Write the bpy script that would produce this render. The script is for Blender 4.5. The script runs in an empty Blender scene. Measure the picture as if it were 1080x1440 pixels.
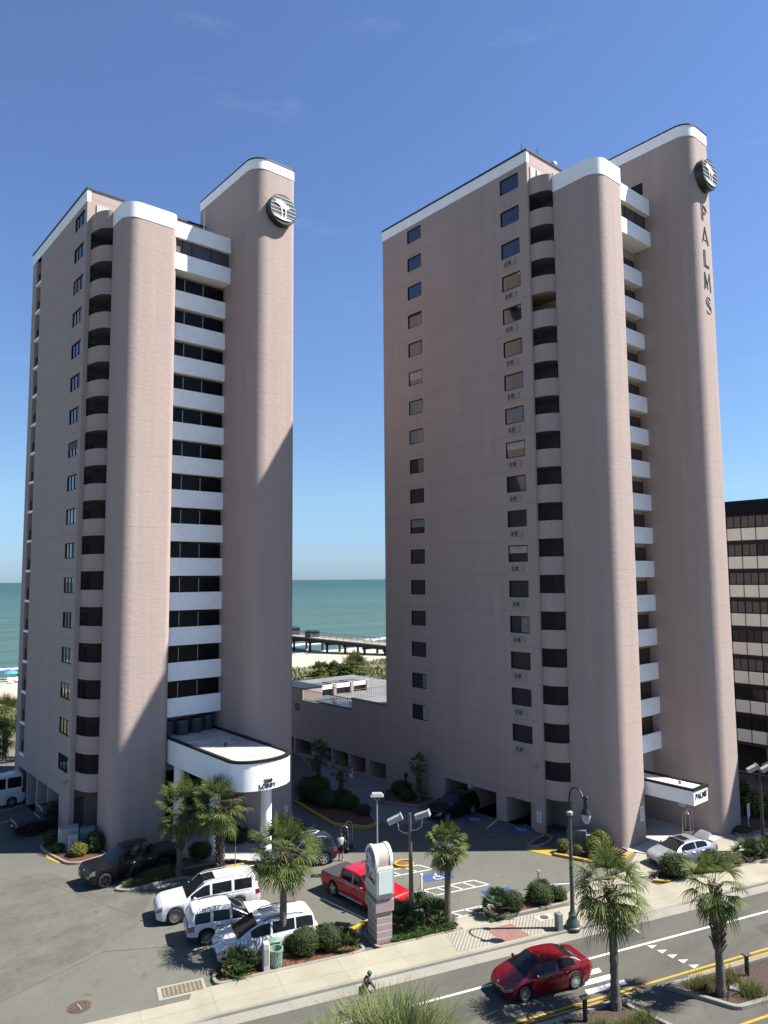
import bpy, math, random
from math import sin, cos, pi, sqrt, radians, atan2
from mathutils import Vector, Matrix, noise
random.seed(7)
SC = bpy.context.scene
COL = SC.collection
H = 18.6
SUN_AZ = (0.768, -0.640); SUN_EL = 52.0
SX = Vector((0.955, -0.297, 0)).normalized()      # along the street, away to the right
SN = Vector((0.297, 0.955, 0)).normalized()       # across the street, towards the sea
def st(s, n, z=0.0): return SX*s + SN*n + Vector((0, 0, z))
ST_ANG = atan2(SX.y, SX.x)

# ------------------------------------------------------------------ materials
MATS = {}
K = .57      # every base colour below is written as sunlit paint and brought to reflectance by this
def kc(c): return tuple(x*K for x in c)
def _nt(name):
    m = bpy.data.materials.new(name); m.use_nodes = True
    nt = m.node_tree; b = nt.nodes['Principled BSDF']
    return m, nt, b
def N(nt, t, **kw):
    n = nt.nodes.new(t)
    for k, v in kw.items():
        if k in ('operation', 'blend_type', 'data_type', 'wave_type', 'bands_direction', 'feature', 'noise_dimensions'): setattr(n, k, v)
        else: n.inputs[k].default_value = v
    return n
def L(nt, a, b): nt.links.new(a, b)
def math_(nt, op, a, b=None, c=None, clamp=False):
    n = nt.nodes.new('ShaderNodeMath'); n.operation = op; n.use_clamp = clamp
    for i, v in enumerate((a, b, c)):
        if v is None: continue
        if isinstance(v, (int, float)): n.inputs[i].default_value = v
        else: L(nt, v, n.inputs[i])
    return n.outputs[0]
def mixc(nt, f, a, b):
    n = nt.nodes.new('ShaderNodeMix'); n.data_type = 'RGBA'
    if isinstance(f, (int, float)): n.inputs[0].default_value = f
    else: L(nt, f, n.inputs[0])
    for i, v in ((6, a), (7, b)):
        if isinstance(v, (tuple, list)): n.inputs[i].default_value = (*v[:3], 1)
        else: L(nt, v, n.inputs[i])
    return n.outputs[2]
def ramp(nt, f, lo, hi):
    n = nt.nodes.new('ShaderNodeMapRange'); n.inputs[1].default_value = lo; n.inputs[2].default_value = hi
    L(nt, f, n.inputs[0]); return n.outputs[0]
def noise_(nt, vec, scale, detail=4, rough=.6):
    n = N(nt, 'ShaderNodeTexNoise', Scale=scale, Detail=detail, Roughness=rough)
    L(nt, vec, n.inputs['Vector']); return n.outputs[0]
def objco(nt): return nt.nodes.new('ShaderNodeTexCoord').outputs['Object']
def bump(nt, b, h, strength, dist=.02):
    n = N(nt, 'ShaderNodeBump', Strength=strength, Distance=dist)
    L(nt, h, n.inputs['Height']); L(nt, n.outputs[0], b.inputs['Normal'])

def mat(name, col, rough=.7, metal=0, var=.12, scale=3.0, bmp=0, bscale=40, spec=.5, coat=0, emit=None, bdist=.01):
    if name in MATS: return MATS[name]
    col = tuple(x*.60 for x in col) if name == 'white_car_paint' else col if (name == 'white_wall_paint' or 'car_' in name) else kc(col) if max(col) < .7 and metal < .2 else tuple(x*.80 for x in col)
    m, nt, b = _nt(name)
    b.inputs['Roughness'].default_value = rough; b.inputs['Metallic'].default_value = metal
    b.inputs['Specular IOR Level'].default_value = spec
    b.inputs['Coat Weight'].default_value = coat; b.inputs['Coat Roughness'].default_value = .04
    oc = objco(nt)
    if var:
        f = noise_(nt, oc, scale)
        f = ramp(nt, f, .3, .7)
        L(nt, mixc(nt, f, [c*(1-var) for c in col], [min(1, c*(1+var)) for c in col]), b.inputs['Base Color'])
    else: b.inputs['Base Color'].default_value = (*col, 1)
    if bmp: bump(nt, b, noise_(nt, oc, bscale), bmp, bdist)
    if emit: b.inputs['Emission Color'].default_value = (*emit[0], 1); b.inputs['Emission Strength'].default_value = emit[1]
    MATS[name] = m; return m

def stucco(name, col, z0, pitch, ripple=.5, jdark=.42, vx=None):
    col = kc(col)
    """painted stucco with horizontal joints every storey (z0, pitch) and an uneven trowelled surface"""
    m, nt, b = _nt(name); MATS[name] = m
    b.inputs['Roughness'].default_value = .85; b.inputs['Specular IOR Level'].default_value = .25
    oc = objco(nt); sp = nt.nodes.new('ShaderNodeSeparateXYZ'); L(nt, oc, sp.inputs[0])
    z = math_(nt, 'DIVIDE', math_(nt, 'SUBTRACT', sp.outputs[2], z0), pitch)
    fr = math_(nt, 'FRACT', math_(nt, 'ADD', z, 100.5))
    d = math_(nt, 'ABSOLUTE', math_(nt, 'SUBTRACT', fr, .5))
    jw = .018/pitch
    j = math_(nt, 'LESS_THAN', d, jw)
    # stains: streaks stretched down the wall
    mp = N(nt, 'ShaderNodeMapping', Scale=(1.6, 1.6, .07)); L(nt, oc, mp.inputs[0])
    streak = ramp(nt, noise_(nt, mp.outputs[0], 1.0, 6, .65), .35, .75)
    blot = ramp(nt, noise_(nt, oc, .35, 5), .3, .7)
    c1 = mixc(nt, streak, [c*.89 for c in col], [min(1, c*1.05) for c in col])
    c2 = mixc(nt, math_(nt, 'MULTIPLY', blot, .45), c1, [c*.87 for c in col])
    # repainted panels between the joints differ a little
    cell = nt.nodes.new('ShaderNodeCombineXYZ'); cxy = math_(nt, 'FLOOR', math_(nt, 'DIVIDE', math_(nt, 'ADD', sp.outputs[0], sp.outputs[1]), 4.3))
    L(nt, cxy, cell.inputs[0]); L(nt, math_(nt, 'FLOOR', math_(nt, 'ADD', z, .5)), cell.inputs[1])
    wn = nt.nodes.new('ShaderNodeTexWhiteNoise'); L(nt, cell.outputs[0], wn.inputs['Vector'])
    c2 = mixc(nt, math_(nt, 'MULTIPLY', wn.outputs[0], .12), c2, [c*.75 for c in col])
    if vx is not None:
        vj = math_(nt, 'LESS_THAN', math_(nt, 'ABSOLUTE', math_(nt, 'SUBTRACT', sp.outputs[0], vx)), .014)
        c2 = mixc(nt, math_(nt, 'MULTIPLY', math_(nt, 'MULTIPLY', vj, ramp(nt, noise_(nt, oc, .9, 3), .4, .6)), .30), c2, [c*.45 for c in col])
    c3 = mixc(nt, math_(nt, 'MULTIPLY', j, jdark), c2, [c*.35 for c in col])
    L(nt, c3, b.inputs['Base Color'])
    mp2 = N(nt, 'ShaderNodeMapping', Scale=(1, 1, 1.7)); L(nt, oc, mp2.inputs[0])
    h1 = noise_(nt, mp2.outputs[0], 2.1, 7, .62)
    h2 = noise_(nt, oc, 11, 4, .65)
    big = math_(nt, 'ADD', math_(nt, 'MULTIPLY', h1, ripple), math_(nt, 'MULTIPLY', h2, .16))
    ridge = math_(nt, 'MULTIPLY', math_(nt, 'LESS_THAN', d, jw*1.6), -.12)
    hh = math_(nt, 'ADD', big, ridge)
    bump(nt, b, hh, .52, .06)
    return m

def asphalt(name, col, patch, scale=.18, grain=70, crack=True, lanes=False):
    col, patch = kc(col), kc(patch); m, nt, b = _nt(name); MATS[name] = m
    b.inputs['Roughness'].default_value = .9; b.inputs['Specular IOR Level'].default_value = .2
    oc = objco(nt)
    f1 = ramp(nt, noise_(nt, oc, scale, 7, .62), .38, .66)
    f2 = ramp(nt, noise_(nt, oc, 1.4, 6, .7), .35, .75)
    f3 = ramp(nt, noise_(nt, oc, grain*.22, 3, .7), .3, .75)
    c = mixc(nt, f1, col, patch)
    c = mixc(nt, math_(nt, 'MULTIPLY', f2, .4), c, [x*.72 for x in col])
    c = mixc(nt, math_(nt, 'MULTIPLY', f3, .5), c, [min(1, x*1.6) for x in col])
    if lanes:
        mpl = N(nt, 'ShaderNodeMapping', Scale=(.035, .8, 1)); mpl.inputs['Rotation'].default_value = (0, 0, -ST_ANG); L(nt, oc, mpl.inputs[0])
        c = mixc(nt, math_(nt, 'MULTIPLY', ramp(nt, noise_(nt, mpl.outputs[0], 1.0, 5, .6), .38, .68), .5), c, [x*.62 for x in col])
    oil = math_(nt, 'GREATER_THAN', noise_(nt, oc, .85, 3, .5), .685)
    c = mixc(nt, math_(nt, 'MULTIPLY', oil, .28), c, [x*.4 for x in col])
    spk = math_(nt, 'GREATER_THAN', noise_(nt, oc, 5.5, 2, .5), .73)
    c = mixc(nt, math_(nt, 'MULTIPLY', spk, .4), c, [x*.35 for x in col])
    if crack:
        mp = N(nt, 'ShaderNodeTexVoronoi', Scale=.23, feature='DISTANCE_TO_EDGE')
        wob = N(nt, 'ShaderNodeTexNoise', Scale=.7, Detail=5)
        L(nt, oc, wob.inputs['Vector'])
        add = nt.nodes.new('ShaderNodeVectorMath'); add.operation = 'MULTIPLY_ADD'
        L(nt, wob.outputs[1], add.inputs[0]); add.inputs[1].default_value = (2.2, 2.2, 0); L(nt, oc, add.inputs[2])
        L(nt, add.outputs[0], mp.inputs['Vector'])
        ck = math_(nt, 'LESS_THAN', mp.outputs[0], .006)
        c = mixc(nt, math_(nt, 'MULTIPLY', ck, .13), c, [x*.35 for x in col])
    L(nt, c, b.inputs['Base Color'])
    bump(nt, b, noise_(nt, oc, grain, 3, .7), .35, .01)
    return m

def glass(name, base=(.012, .015, .018), curtain=(.30, .22, .16), share=.5, ior=1.9, rough=.05):
    """window pane: dark tinted glass, behind some of which a drawn curtain shows"""
    m, nt, b = _nt(name); MATS[name] = m
    b.inputs['Roughness'].default_value = rough; b.inputs['IOR'].default_value = ior
    oi = nt.nodes.new('ShaderNodeObjectInfo'); oc = objco(nt)
    sp = nt.nodes.new('ShaderNodeSeparateXYZ'); L(nt, oc, sp.inputs[0])
    u = math_(nt, 'ADD', sp.outputs[0], sp.outputs[1])
    fold = math_(nt, 'ADD', math_(nt, 'MULTIPLY', math_(nt, 'SINE', math_(nt, 'MULTIPLY', u, 38.0)), .25), .6)
    on = math_(nt, 'LESS_THAN', oi.outputs['Random'], share)
    cc = mixc(nt, fold, [c*.35 for c in curtain], curtain)
    L(nt, mixc(nt, on, base, cc), b.inputs['Base Color'])
    # slightly uneven panes
    bump(nt, b, noise_(nt, oc, .8, 2), .04, .02)
    return m

def leafmat(name, a, b2, c=None, transl=.25):
    a, b2, c = [None if q is None else tuple(x*.68 for x in q) for q in (a, b2, c)]
    m, nt, b = _nt(name); MATS[name] = m
    g = nt.nodes.new('ShaderNodeNewGeometry')
    col = mixc(nt, g.outputs['Random Per Island'], a, b2)
    if c is not None:
        pick = math_(nt, 'GREATER_THAN', math_(nt, 'FRACT', math_(nt, 'MULTIPLY', g.outputs['Random Per Island'], 17.3)), .72)
        col = mixc(nt, pick, col, c)
    L(nt, col, b.inputs['Base Color'])
    b.inputs['Roughness'].default_value = .68; b.inputs['Specular IOR Level'].default_value = .16
    out = nt.nodes['Material Output']
    tr = nt.nodes.new('ShaderNodeBsdfTranslucent'); L(nt, col, tr.inputs[0])
    mx = nt.nodes.new('ShaderNodeMixShader'); mx.inputs[0].default_value = transl
    L(nt, b.outputs[0], mx.inputs[1]); L(nt, tr.outputs[0], mx.inputs[2]); L(nt, mx.outputs[0], out.inputs[0])
    return m

def mulch(name, a, b2):
    a, b2 = kc(a), kc(b2)
    m, nt, b = _nt(name); MATS[name] = m
    b.inputs['Roughness'].default_value = .95
    oc = objco(nt)
    v = N(nt, 'ShaderNodeTexVoronoi', Scale=11.0); L(nt, oc, v.inputs['Vector'])
    f = ramp(nt, noise_(nt, oc, 9, 5, .7), .3, .7)
    c = mixc(nt, f, a, b2)
    c = mixc(nt, math_(nt, 'MULTIPLY', v.outputs[0], .6), c, [x*.3 for x in a])
    L(nt, c, b.inputs['Base Color']); bump(nt, b, v.outputs[0], .8, .05)
    return m

def concrete(name, col, slab=None, dirs=None, rib=None):
    """concrete with optional slab joints every `slab` metres along the street"""
    col = kc(col)
    m, nt, b = _nt(name); MATS[name] = m
    b.inputs['Roughness'].default_value = .9; b.inputs['Specular IOR Level'].default_value = .2
    oc = objco(nt)
    f1 = ramp(nt, noise_(nt, oc, .5, 7, .65), .35, .7); f2 = ramp(nt, noise_(nt, oc, 9, 4, .7), .35, .7)
    c = mixc(nt, f1, [x*.86 for x in col], [min(1, x*1.1) for x in col])
    c = mixc(nt, math_(nt, 'MULTIPLY', f2, .25), c, [x*.7 for x in col])
    h = None
    if slab:
        dp = nt.nodes.new('ShaderNodeVectorMath'); dp.operation = 'DOT_PRODUCT'
        L(nt, oc, dp.inputs[0]); dp.inputs[1].default_value = SX
        q = math_(nt, 'DIVIDE', dp.outputs['Value'], slab)
        fr = math_(nt, 'FRACT', math_(nt, 'ADD', q, 100))
        jn = math_(nt, 'LESS_THAN', fr, .018/slab)
        idn = nt.nodes.new('ShaderNodeTexWhiteNoise'); idn.noise_dimensions = '1D'
        L(nt, math_(nt, 'FLOOR', q), idn.inputs['W'])
        c = mixc(nt, math_(nt, 'MULTIPLY', idn.outputs[0], .22), c, [x*.72 for x in col])
        dn = nt.nodes.new('ShaderNodeVectorMath'); dn.operation = 'DOT_PRODUCT'
        L(nt, oc, dn.inputs[0]); dn.inputs[1].default_value = SN
        jn2 = math_(nt, 'LESS_THAN', math_(nt, 'ABSOLUTE', math_(nt, 'SUBTRACT', dn.outputs['Value'], 33.75)), .012)
        c = mixc(nt, math_(nt, 'MULTIPLY', math_(nt, 'MAXIMUM', jn, jn2), .6), c, [x*.3 for x in col])
    if rib:
        dp = nt.nodes.new('ShaderNodeVectorMath'); dp.operation = 'DOT_PRODUCT'
        L(nt, oc, dp.inputs[0]); dp.inputs[1].default_value = rib[0]
        fr = math_(nt, 'FRACT', math_(nt, 'ADD', math_(nt, 'DIVIDE', dp.outputs['Value'], rib[1]), 100))
        jn = math_(nt, 'LESS_THAN', fr, .3)
        c = mixc(nt, math_(nt, 'MULTIPLY', jn, .7), c, [x*.28 for x in col])
    L(nt, c, b.inputs['Base Color']); bump(nt, b, noise_(nt, oc, 35, 3, .7), .25, .01)
    return m

def paint_marking(name, col, wear=.45):
    col = tuple(x*(.72 if min(col) > .5 else K) for x in col); m, nt, b = _nt(name); MATS[name] = m
    b.inputs['Roughness'].default_value = .75
    oc = objco(nt)
    f = math_(nt, 'GREATER_THAN', noise_(nt, oc, 7, 8, .75), .64)
    f2 = ramp(nt, noise_(nt, oc, 1.2, 5), .3, .7)
    c = mixc(nt, math_(nt, 'MULTIPLY', f2, .25), col, [x*.7 for x in col])
    c = mixc(nt, math_(nt, 'MULTIPLY', f, wear), c, (.12, .12, .11))
    L(nt, c, b.inputs['Base Color']); return m

# ------------------------------------------------------------------ mesh builder
class MB:
    def __init__(s): s.v = []; s.f = []; s.m = []; s.mi = 0
    def add(s, vs, fs):
        o = len(s.v); s.v += [tuple(p) for p in vs]
        for f in fs: s.f.append(tuple(i+o for i in f)); s.m.append(s.mi)
        return s
    def quad(s, a, b, c, d): return s.add([a, b, c, d], [(0, 1, 2, 3)])
    def box(s, x0, x1, y0, y1, z0, z1):
        vs = [(x, y, z) for z in (z0, z1) for y in (y0, y1) for x in (x0, x1)]
        return s.add(vs, [(0, 2, 3, 1), (4, 5, 7, 6), (0, 1, 5, 4), (2, 6, 7, 3), (0, 4, 6, 2), (1, 3, 7, 5)])
    def bbox(s, x0, x1, y0, y1, z0, z1, r=.02):
        """box with its upright and upper edges chamfered"""
        r = min(r, (x1-x0)*.45, (y1-y0)*.45, (z1-z0)*.45)
        o = [(x0+r, y0), (x1-r, y0), (x1, y0+r), (x1, y1-r), (x1-r, y1), (x0+r, y1), (x0, y1-r), (x0, y0+r)]
        i = [(min(max(x, x0+r), x1-r), min(max(y, y0+r), y1-r)) for x, y in o]
        s.loft([[(*p, z0) for p in o], [(*p, z1-r) for p in o], [(*p, z1) for p in i]], cap=True)
        return s
    def obox(s, c, ax, ay, az, hx, hy, hz):
        c, ax, ay, az = Vector(c), Vector(ax).normalized(), Vector(ay).normalized(), Vector(az).normalized()
        vs = [c+ax*hx*i+ay*hy*j+az*hz*k for k in (-1, 1) for j in (-1, 1) for i in (-1, 1)]
        return s.add(vs, [(0, 2, 3, 1), (4, 5, 7, 6), (0, 1, 5, 4), (2, 6, 7, 3), (0, 4, 6, 2), (1, 3, 7, 5)])
    def sbox(s, s0, s1, n0, n1, z0, z1):
        """box in street axes"""
        P = [st(a, b, z) for z in (z0, z1) for b in (n0, n1) for a in (s0, s1)]
        return s.add(P, [(0, 2, 3, 1), (4, 5, 7, 6), (0, 1, 5, 4), (2, 6, 7, 3), (0, 4, 6, 2), (1, 3, 7, 5)])
    def loft(s, rings, cap=False, closed=True):
        n = len(rings[0]); o = len(s.v)
        for r in rings: s.v += [tuple(p) for p in r]
        for i in range(len(rings)-1):
            for j in range(n if closed else n-1):
                k = (j+1) % n
                s.f.append((o+i*n+j, o+i*n+k, o+(i+1)*n+k, o+(i+1)*n+j)); s.m.append(s.mi)
        if cap:
            s.f.append(tuple(o+j for j in reversed(range(n)))); s.m.append(s.mi)
            s.f.append(tuple(o+(len(rings)-1)*n+j for j in range(n))); s.m.append(s.mi)
        return s
    def prism(s, poly, z0, z1): return s.loft([[(x, y, z0) for x, y in poly], [(x, y, z1) for x, y in poly]], cap=True)
    def lathe(s, prof, c=(0, 0, 0), n=20, axis='z', cap=True):
        R = []
        for r, h in prof:
            ring = []
            for k in range(n):
                a = 2*pi*k/n
                if axis == 'z': p = (c[0]+r*cos(a), c[1]+r*sin(a), c[2]+h)
                elif axis == 'y': p = (c[0]+r*sin(a), c[1]+h, c[2]+r*cos(a))
                else: p = (c[0]+h, c[1]+r*cos(a), c[2]+r*sin(a))
                ring.append(p)
            R.append(ring)
        return s.loft(R, cap=cap)
    def tube(s, pts, r, n=8, cap=True):
        pts = [Vector(p) for p in pts]; R = []
        rs = r if isinstance(r, (list, tuple)) else [r]*len(pts)
        up = Vector((0, 0, 1))
        for i, p in enumerate(pts):
            t = (pts[min(i+1, len(pts)-1)]-pts[max(i-1, 0)]).normalized()
            a = t.cross(up)
            if a.length < .05: a = t.cross(Vector((1, 0, 0)))
            a.normalize(); b = t.cross(a).normalized()
            R.append([p+a*rs[i]*cos(2*pi*k/n)+b*rs[i]*sin(2*pi*k/n) for k in range(n)])
        return s.loft(R, cap=cap)
    def ball(s, c, rx, ry=None, rz=None, n=12, m=8, jit=0):
        ry = ry or rx; rz = rz or rx; R = []
        for i in range(m+1):
            t = pi*i/m; ring = []
            for k in range(n):
                a = 2*pi*k/n
                d = Vector((sin(t)*cos(a), sin(t)*sin(a), -cos(t)))
                q = 1+jit*noise.noise(d*2.3+Vector(c))
                ring.append((c[0]+rx*d.x*q, c[1]+ry*d.y*q, c[2]+rz*d.z*q))
            R.append(ring)
        return s.loft(R)
    def build(s, name, mats, parent=None, smooth=None, world=True):
        me = bpy.data.meshes.new(name)
        off = Vector((0, 0, 0))
        if parent is not None and world:
            q = parent
            while q is not None: off += Vector(q.location); q = q.parent
        me.from_pydata([(p[0]-off.x, p[1]-off.y, p[2]-off.z) for p in s.v], [], s.f)
        if not isinstance(mats, (list, tuple)): mats = [mats]
        for m in mats: me.materials.append(m)
        me.polygons.foreach_set('material_index', s.m)
        if smooth is not None:
            me.polygons.foreach_set('use_smooth', [True]*len(me.polygons))
            if smooth < 179: me.set_sharp_from_angle(angle=radians(smooth))
        me.update()
        o = bpy.data.objects.new(name, me); COL.objects.link(o)
        if parent is not None: o.parent = parent
        return o
def meshobj(name, me, parent=None, loc=(0, 0, 0), rz=0, sc=1):
    o = bpy.data.objects.new(name, me); COL.objects.link(o); o.location = loc; o.rotation_euler = (0, 0, rz)
    o.scale = (sc,)*3 if isinstance(sc, (int, float)) else sc
    if parent is not None: o.parent = parent
    return o
def tag(o, label=None, cat=None, group=None, kind=None):
    if label: o['label'] = label
    if cat: o['category'] = cat
    if group: o['group'] = group
    if kind: o['kind'] = kind
    return o
def thing(name, label, cat, loc=(0, 0, 0), rz=0, group=None):
    o = bpy.data.objects.new(name, None); COL.objects.link(o); o.empty_display_size = .3
    o.location = loc; o.rotation_euler = (0, 0, rz)
    return tag(o, label, cat, group)
def copy_tree(o, parent=None):
    c = o.copy(); COL.objects.link(c); c.parent = parent
    for ch in o.children: copy_tree(ch, c)
    return c
def place(root, loc, rz=0, label=None, group=None, sc=None):
    c = copy_tree(root); c.location = loc; c.rotation_euler = (0, 0, rz)
    if sc: c.scale = (sc,)*3
    if label: c['label'] = label
    if group: c['group'] = group
    return c
_txt = {}
def text_mesh(txt, size, depth, shear=0, spacing=1, offset=0):
    key = (txt, size, depth, shear, spacing, offset)
    if key in _txt: return _txt[key]
    cu = bpy.data.curves.new('lettering', 'FONT'); cu.body = txt; cu.size = size; cu.extrude = depth
    cu.shear = shear; cu.space_character = spacing; cu.offset = offset
    cu.align_x = 'CENTER'; cu.align_y = 'CENTER'; cu.resolution_u = 3
    o = bpy.data.objects.new('lettering', cu); COL.objects.link(o)
    dg = bpy.context.evaluated_depsgraph_get()
    me = bpy.data.meshes.new_from_object(o.evaluated_get(dg))
    bpy.data.objects.remove(o); _txt[key] = me
    return me
def text_on(name, txt, size, pos, right, up, m, parent, depth=.015, shear=0, spacing=1, offset=0):
    """lettering fixed to a surface at pos (world), reading along `right`"""
    me = text_mesh(txt, size, depth, shear, spacing, offset).copy(); me.materials.clear(); me.materials.append(m)
    r, u = Vector(right).normalized(), Vector(up).normalized(); n = r.cross(u)
    o = bpy.data.objects.new(name, me); COL.objects.link(o)
    M = Matrix(((r.x, u.x, n.x), (r.y, u.y, n.y), (r.z, u.z, n.z)))
    me.transform(M.to_4x4())
    if parent is not None:
        o.parent = parent
        off = Vector((0, 0, 0)); q = parent
        while q is not None: off += Vector(q.location); q = q.parent
        o.location = Vector(pos)-off
    else: o.location = pos
    return o

def wall_grid(mb, O, U, V, Nn, usz, vsz, ops):
    """wall sheet O + u*U + v*V seen from -Nn side, with openings (u0,u1,v0,v1,depth,back) going in along Nn"""
    O, U, V, Nn = Vector(O), Vector(U), Vector(V), Vector(Nn)
    us = sorted({0, usz, *[o[0] for o in ops], *[o[1] for o in ops]}); vs = sorted({0, vsz, *[o[2] for o in ops], *[o[3] for o in ops]})
    P = lambda u, v, d=0: O+U*u+V*v+Nn*d
    idx = {}; base = len(mb.v)
    for i, u in enumerate(us):
        for j, v in enumerate(vs): idx[i, j] = len(mb.v); mb.v.append(tuple(P(u, v)))
    for i in range(len(us)-1):
        for j in range(len(vs)-1):
            cu, cv = (us[i]+us[i+1])/2, (vs[j]+vs[j+1])/2
            if any(o[0] < cu < o[1] and o[2] < cv < o[3] for o in ops): continue
            mb.f.append((idx[i, j], idx[i+1, j], idx[i+1, j+1], idx[i, j+1])); mb.m.append(mb.mi)
    for (a, b, c, d, dep, back) in ops:
        mb.quad(P(a, c), P(a, d), P(a, d, dep), P(a, c, dep)); mb.quad(P(b, d), P(b, c), P(b, c, dep), P(b, d, dep))
        mb.quad(P(a, d), P(b, d), P(b, d, dep), P(a, d, dep)); mb.quad(P(b, c), P(a, c), P(a, c, dep), P(b, c, dep))
        if back: mb.quad(P(a, c, dep), P(b, c, dep), P(b, d, dep), P(a, d, dep))
def rounded(xa, xb, ya, yb, rl, rr, n=8):
    """outline of a fin: front (ya) corners rounded by rl (left) and rr (right), square at the back"""
    p = [(xa, yb)]
    for k in range(n+1):
        a = pi/2*k/n; p.append((xa+rl-rl*cos(a), ya+rl-rl*sin(a)))
    for k in range(n+1):
        a = pi/2*k/n; p.append((xb-rr+rr*sin(a), ya+rr-rr*cos(a)))
    p.append((xb, yb)); return p[::-1][::-1]
def grow(poly, d):
    cx = sum(p[0] for p in poly)/len(poly); cy = sum(p[1] for p in poly)/len(poly); out = []
    n = len(poly)
    for i in range(n):
        a, b, c = Vector(poly[i-1]), Vector(poly[i]), Vector(poly[(i+1) % n])
        t = ((b-a).normalized() if (b-a).length > 1e-6 else Vector((0, 0)))+((c-b).normalized() if (c-b).length > 1e-6 else Vector((0, 0)))
        t.normalize(); nn = Vector((t.y, -t.x)); out.append((b.x+nn.x*d, b.y+nn.y*d))
    return out

# common materials
M_white = mat('white_wall_paint', (.87, .87, .85), .7, var=.05, scale=1.5, bmp=.15, bscale=6)
M_black = mat('black_metal', (.012, .012, .014), .45, var=.2)
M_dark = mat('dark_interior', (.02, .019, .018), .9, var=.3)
M_darkbronze = mat('bronze_frame', (.022, .020, .020), .6, var=.1, spec=.25)
M_grey = mat('galvanised_grey', (.33, .34, .34), .5, metal=.3)
M_ltgrey = mat('light_grey_panel', (.42, .42, .40), .7)
def screen_mat():
    m, nt, b = _nt('insect_screen'); b.inputs['Base Color'].default_value = (.022, .021, .021, 1); b.inputs['Roughness'].default_value = .9
    b.inputs['Specular IOR Level'].default_value = .1
    tr = nt.nodes.new('ShaderNodeBsdfTransparent'); mx = nt.nodes.new('ShaderNodeMixShader'); mx.inputs[0].default_value = .5
    L(nt, tr.outputs[0], mx.inputs[1]); L(nt, b.outputs[0], mx.inputs[2]); L(nt, mx.outputs[0], nt.nodes['Material Output'].inputs[0]); return m
M_screen = screen_mat()
M_green_metal = mat('green_grey_lamp_paint', (.10, .125, .11), .45, var=.15)
M_conc = concrete('pale_concrete', (.47, .44, .37))
M_kerb = concrete('kerb_concrete', (.38, .36, .31))
M_yellow = paint_marking('yellow_paint', (.62, .40, .03), .35)
M_whitepaint = paint_marking('white_paint', (.66, .66, .62), .6)
M_bluepaint = paint_marking('blue_paint', (.045, .12, .30), .3)
M_glass = glass('window_glass', base=(.007, .008, .010), curtain=(.15, .10, .075), share=.4, ior=1.95)
M_glass_bare = glass('bare_window_glass', base=(.006, .007, .010), share=.0, ior=2.0)
M_gallery_glass = mat('gallery_glass', (.012, .012, .013), .25, var=.5, scale=.6, spec=.12)
M_mulch_red = mulch('red_mulch', (.16, .055, .03), (.24, .10, .055))
M_mulch_brown = mulch('brown_mulch', (.085, .05, .035), (.15, .095, .065))
M_steel = mat('brushed_steel', (.6, .6, .58), .3, metal=.9, var=.08)
M_ac = mat('ac_casing', (.46, .44, .41), .6, var=.1)
M_curtain = [mat('curtain_cream', (.62, .55, .45), .9, var=.15), mat('curtain_grey', (.30, .31, .32), .9, var=.15), mat('blind_brown', (.30, .20, .14), .9, var=.15)]
M_signwhite = mat('sign_white', (.78, .78, .76), .5, var=.04)
M_tan = mat('beige_panel', (.46, .43, .36), .7, var=.08, scale=1)
PINK = (.67, .525, .465)
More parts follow.
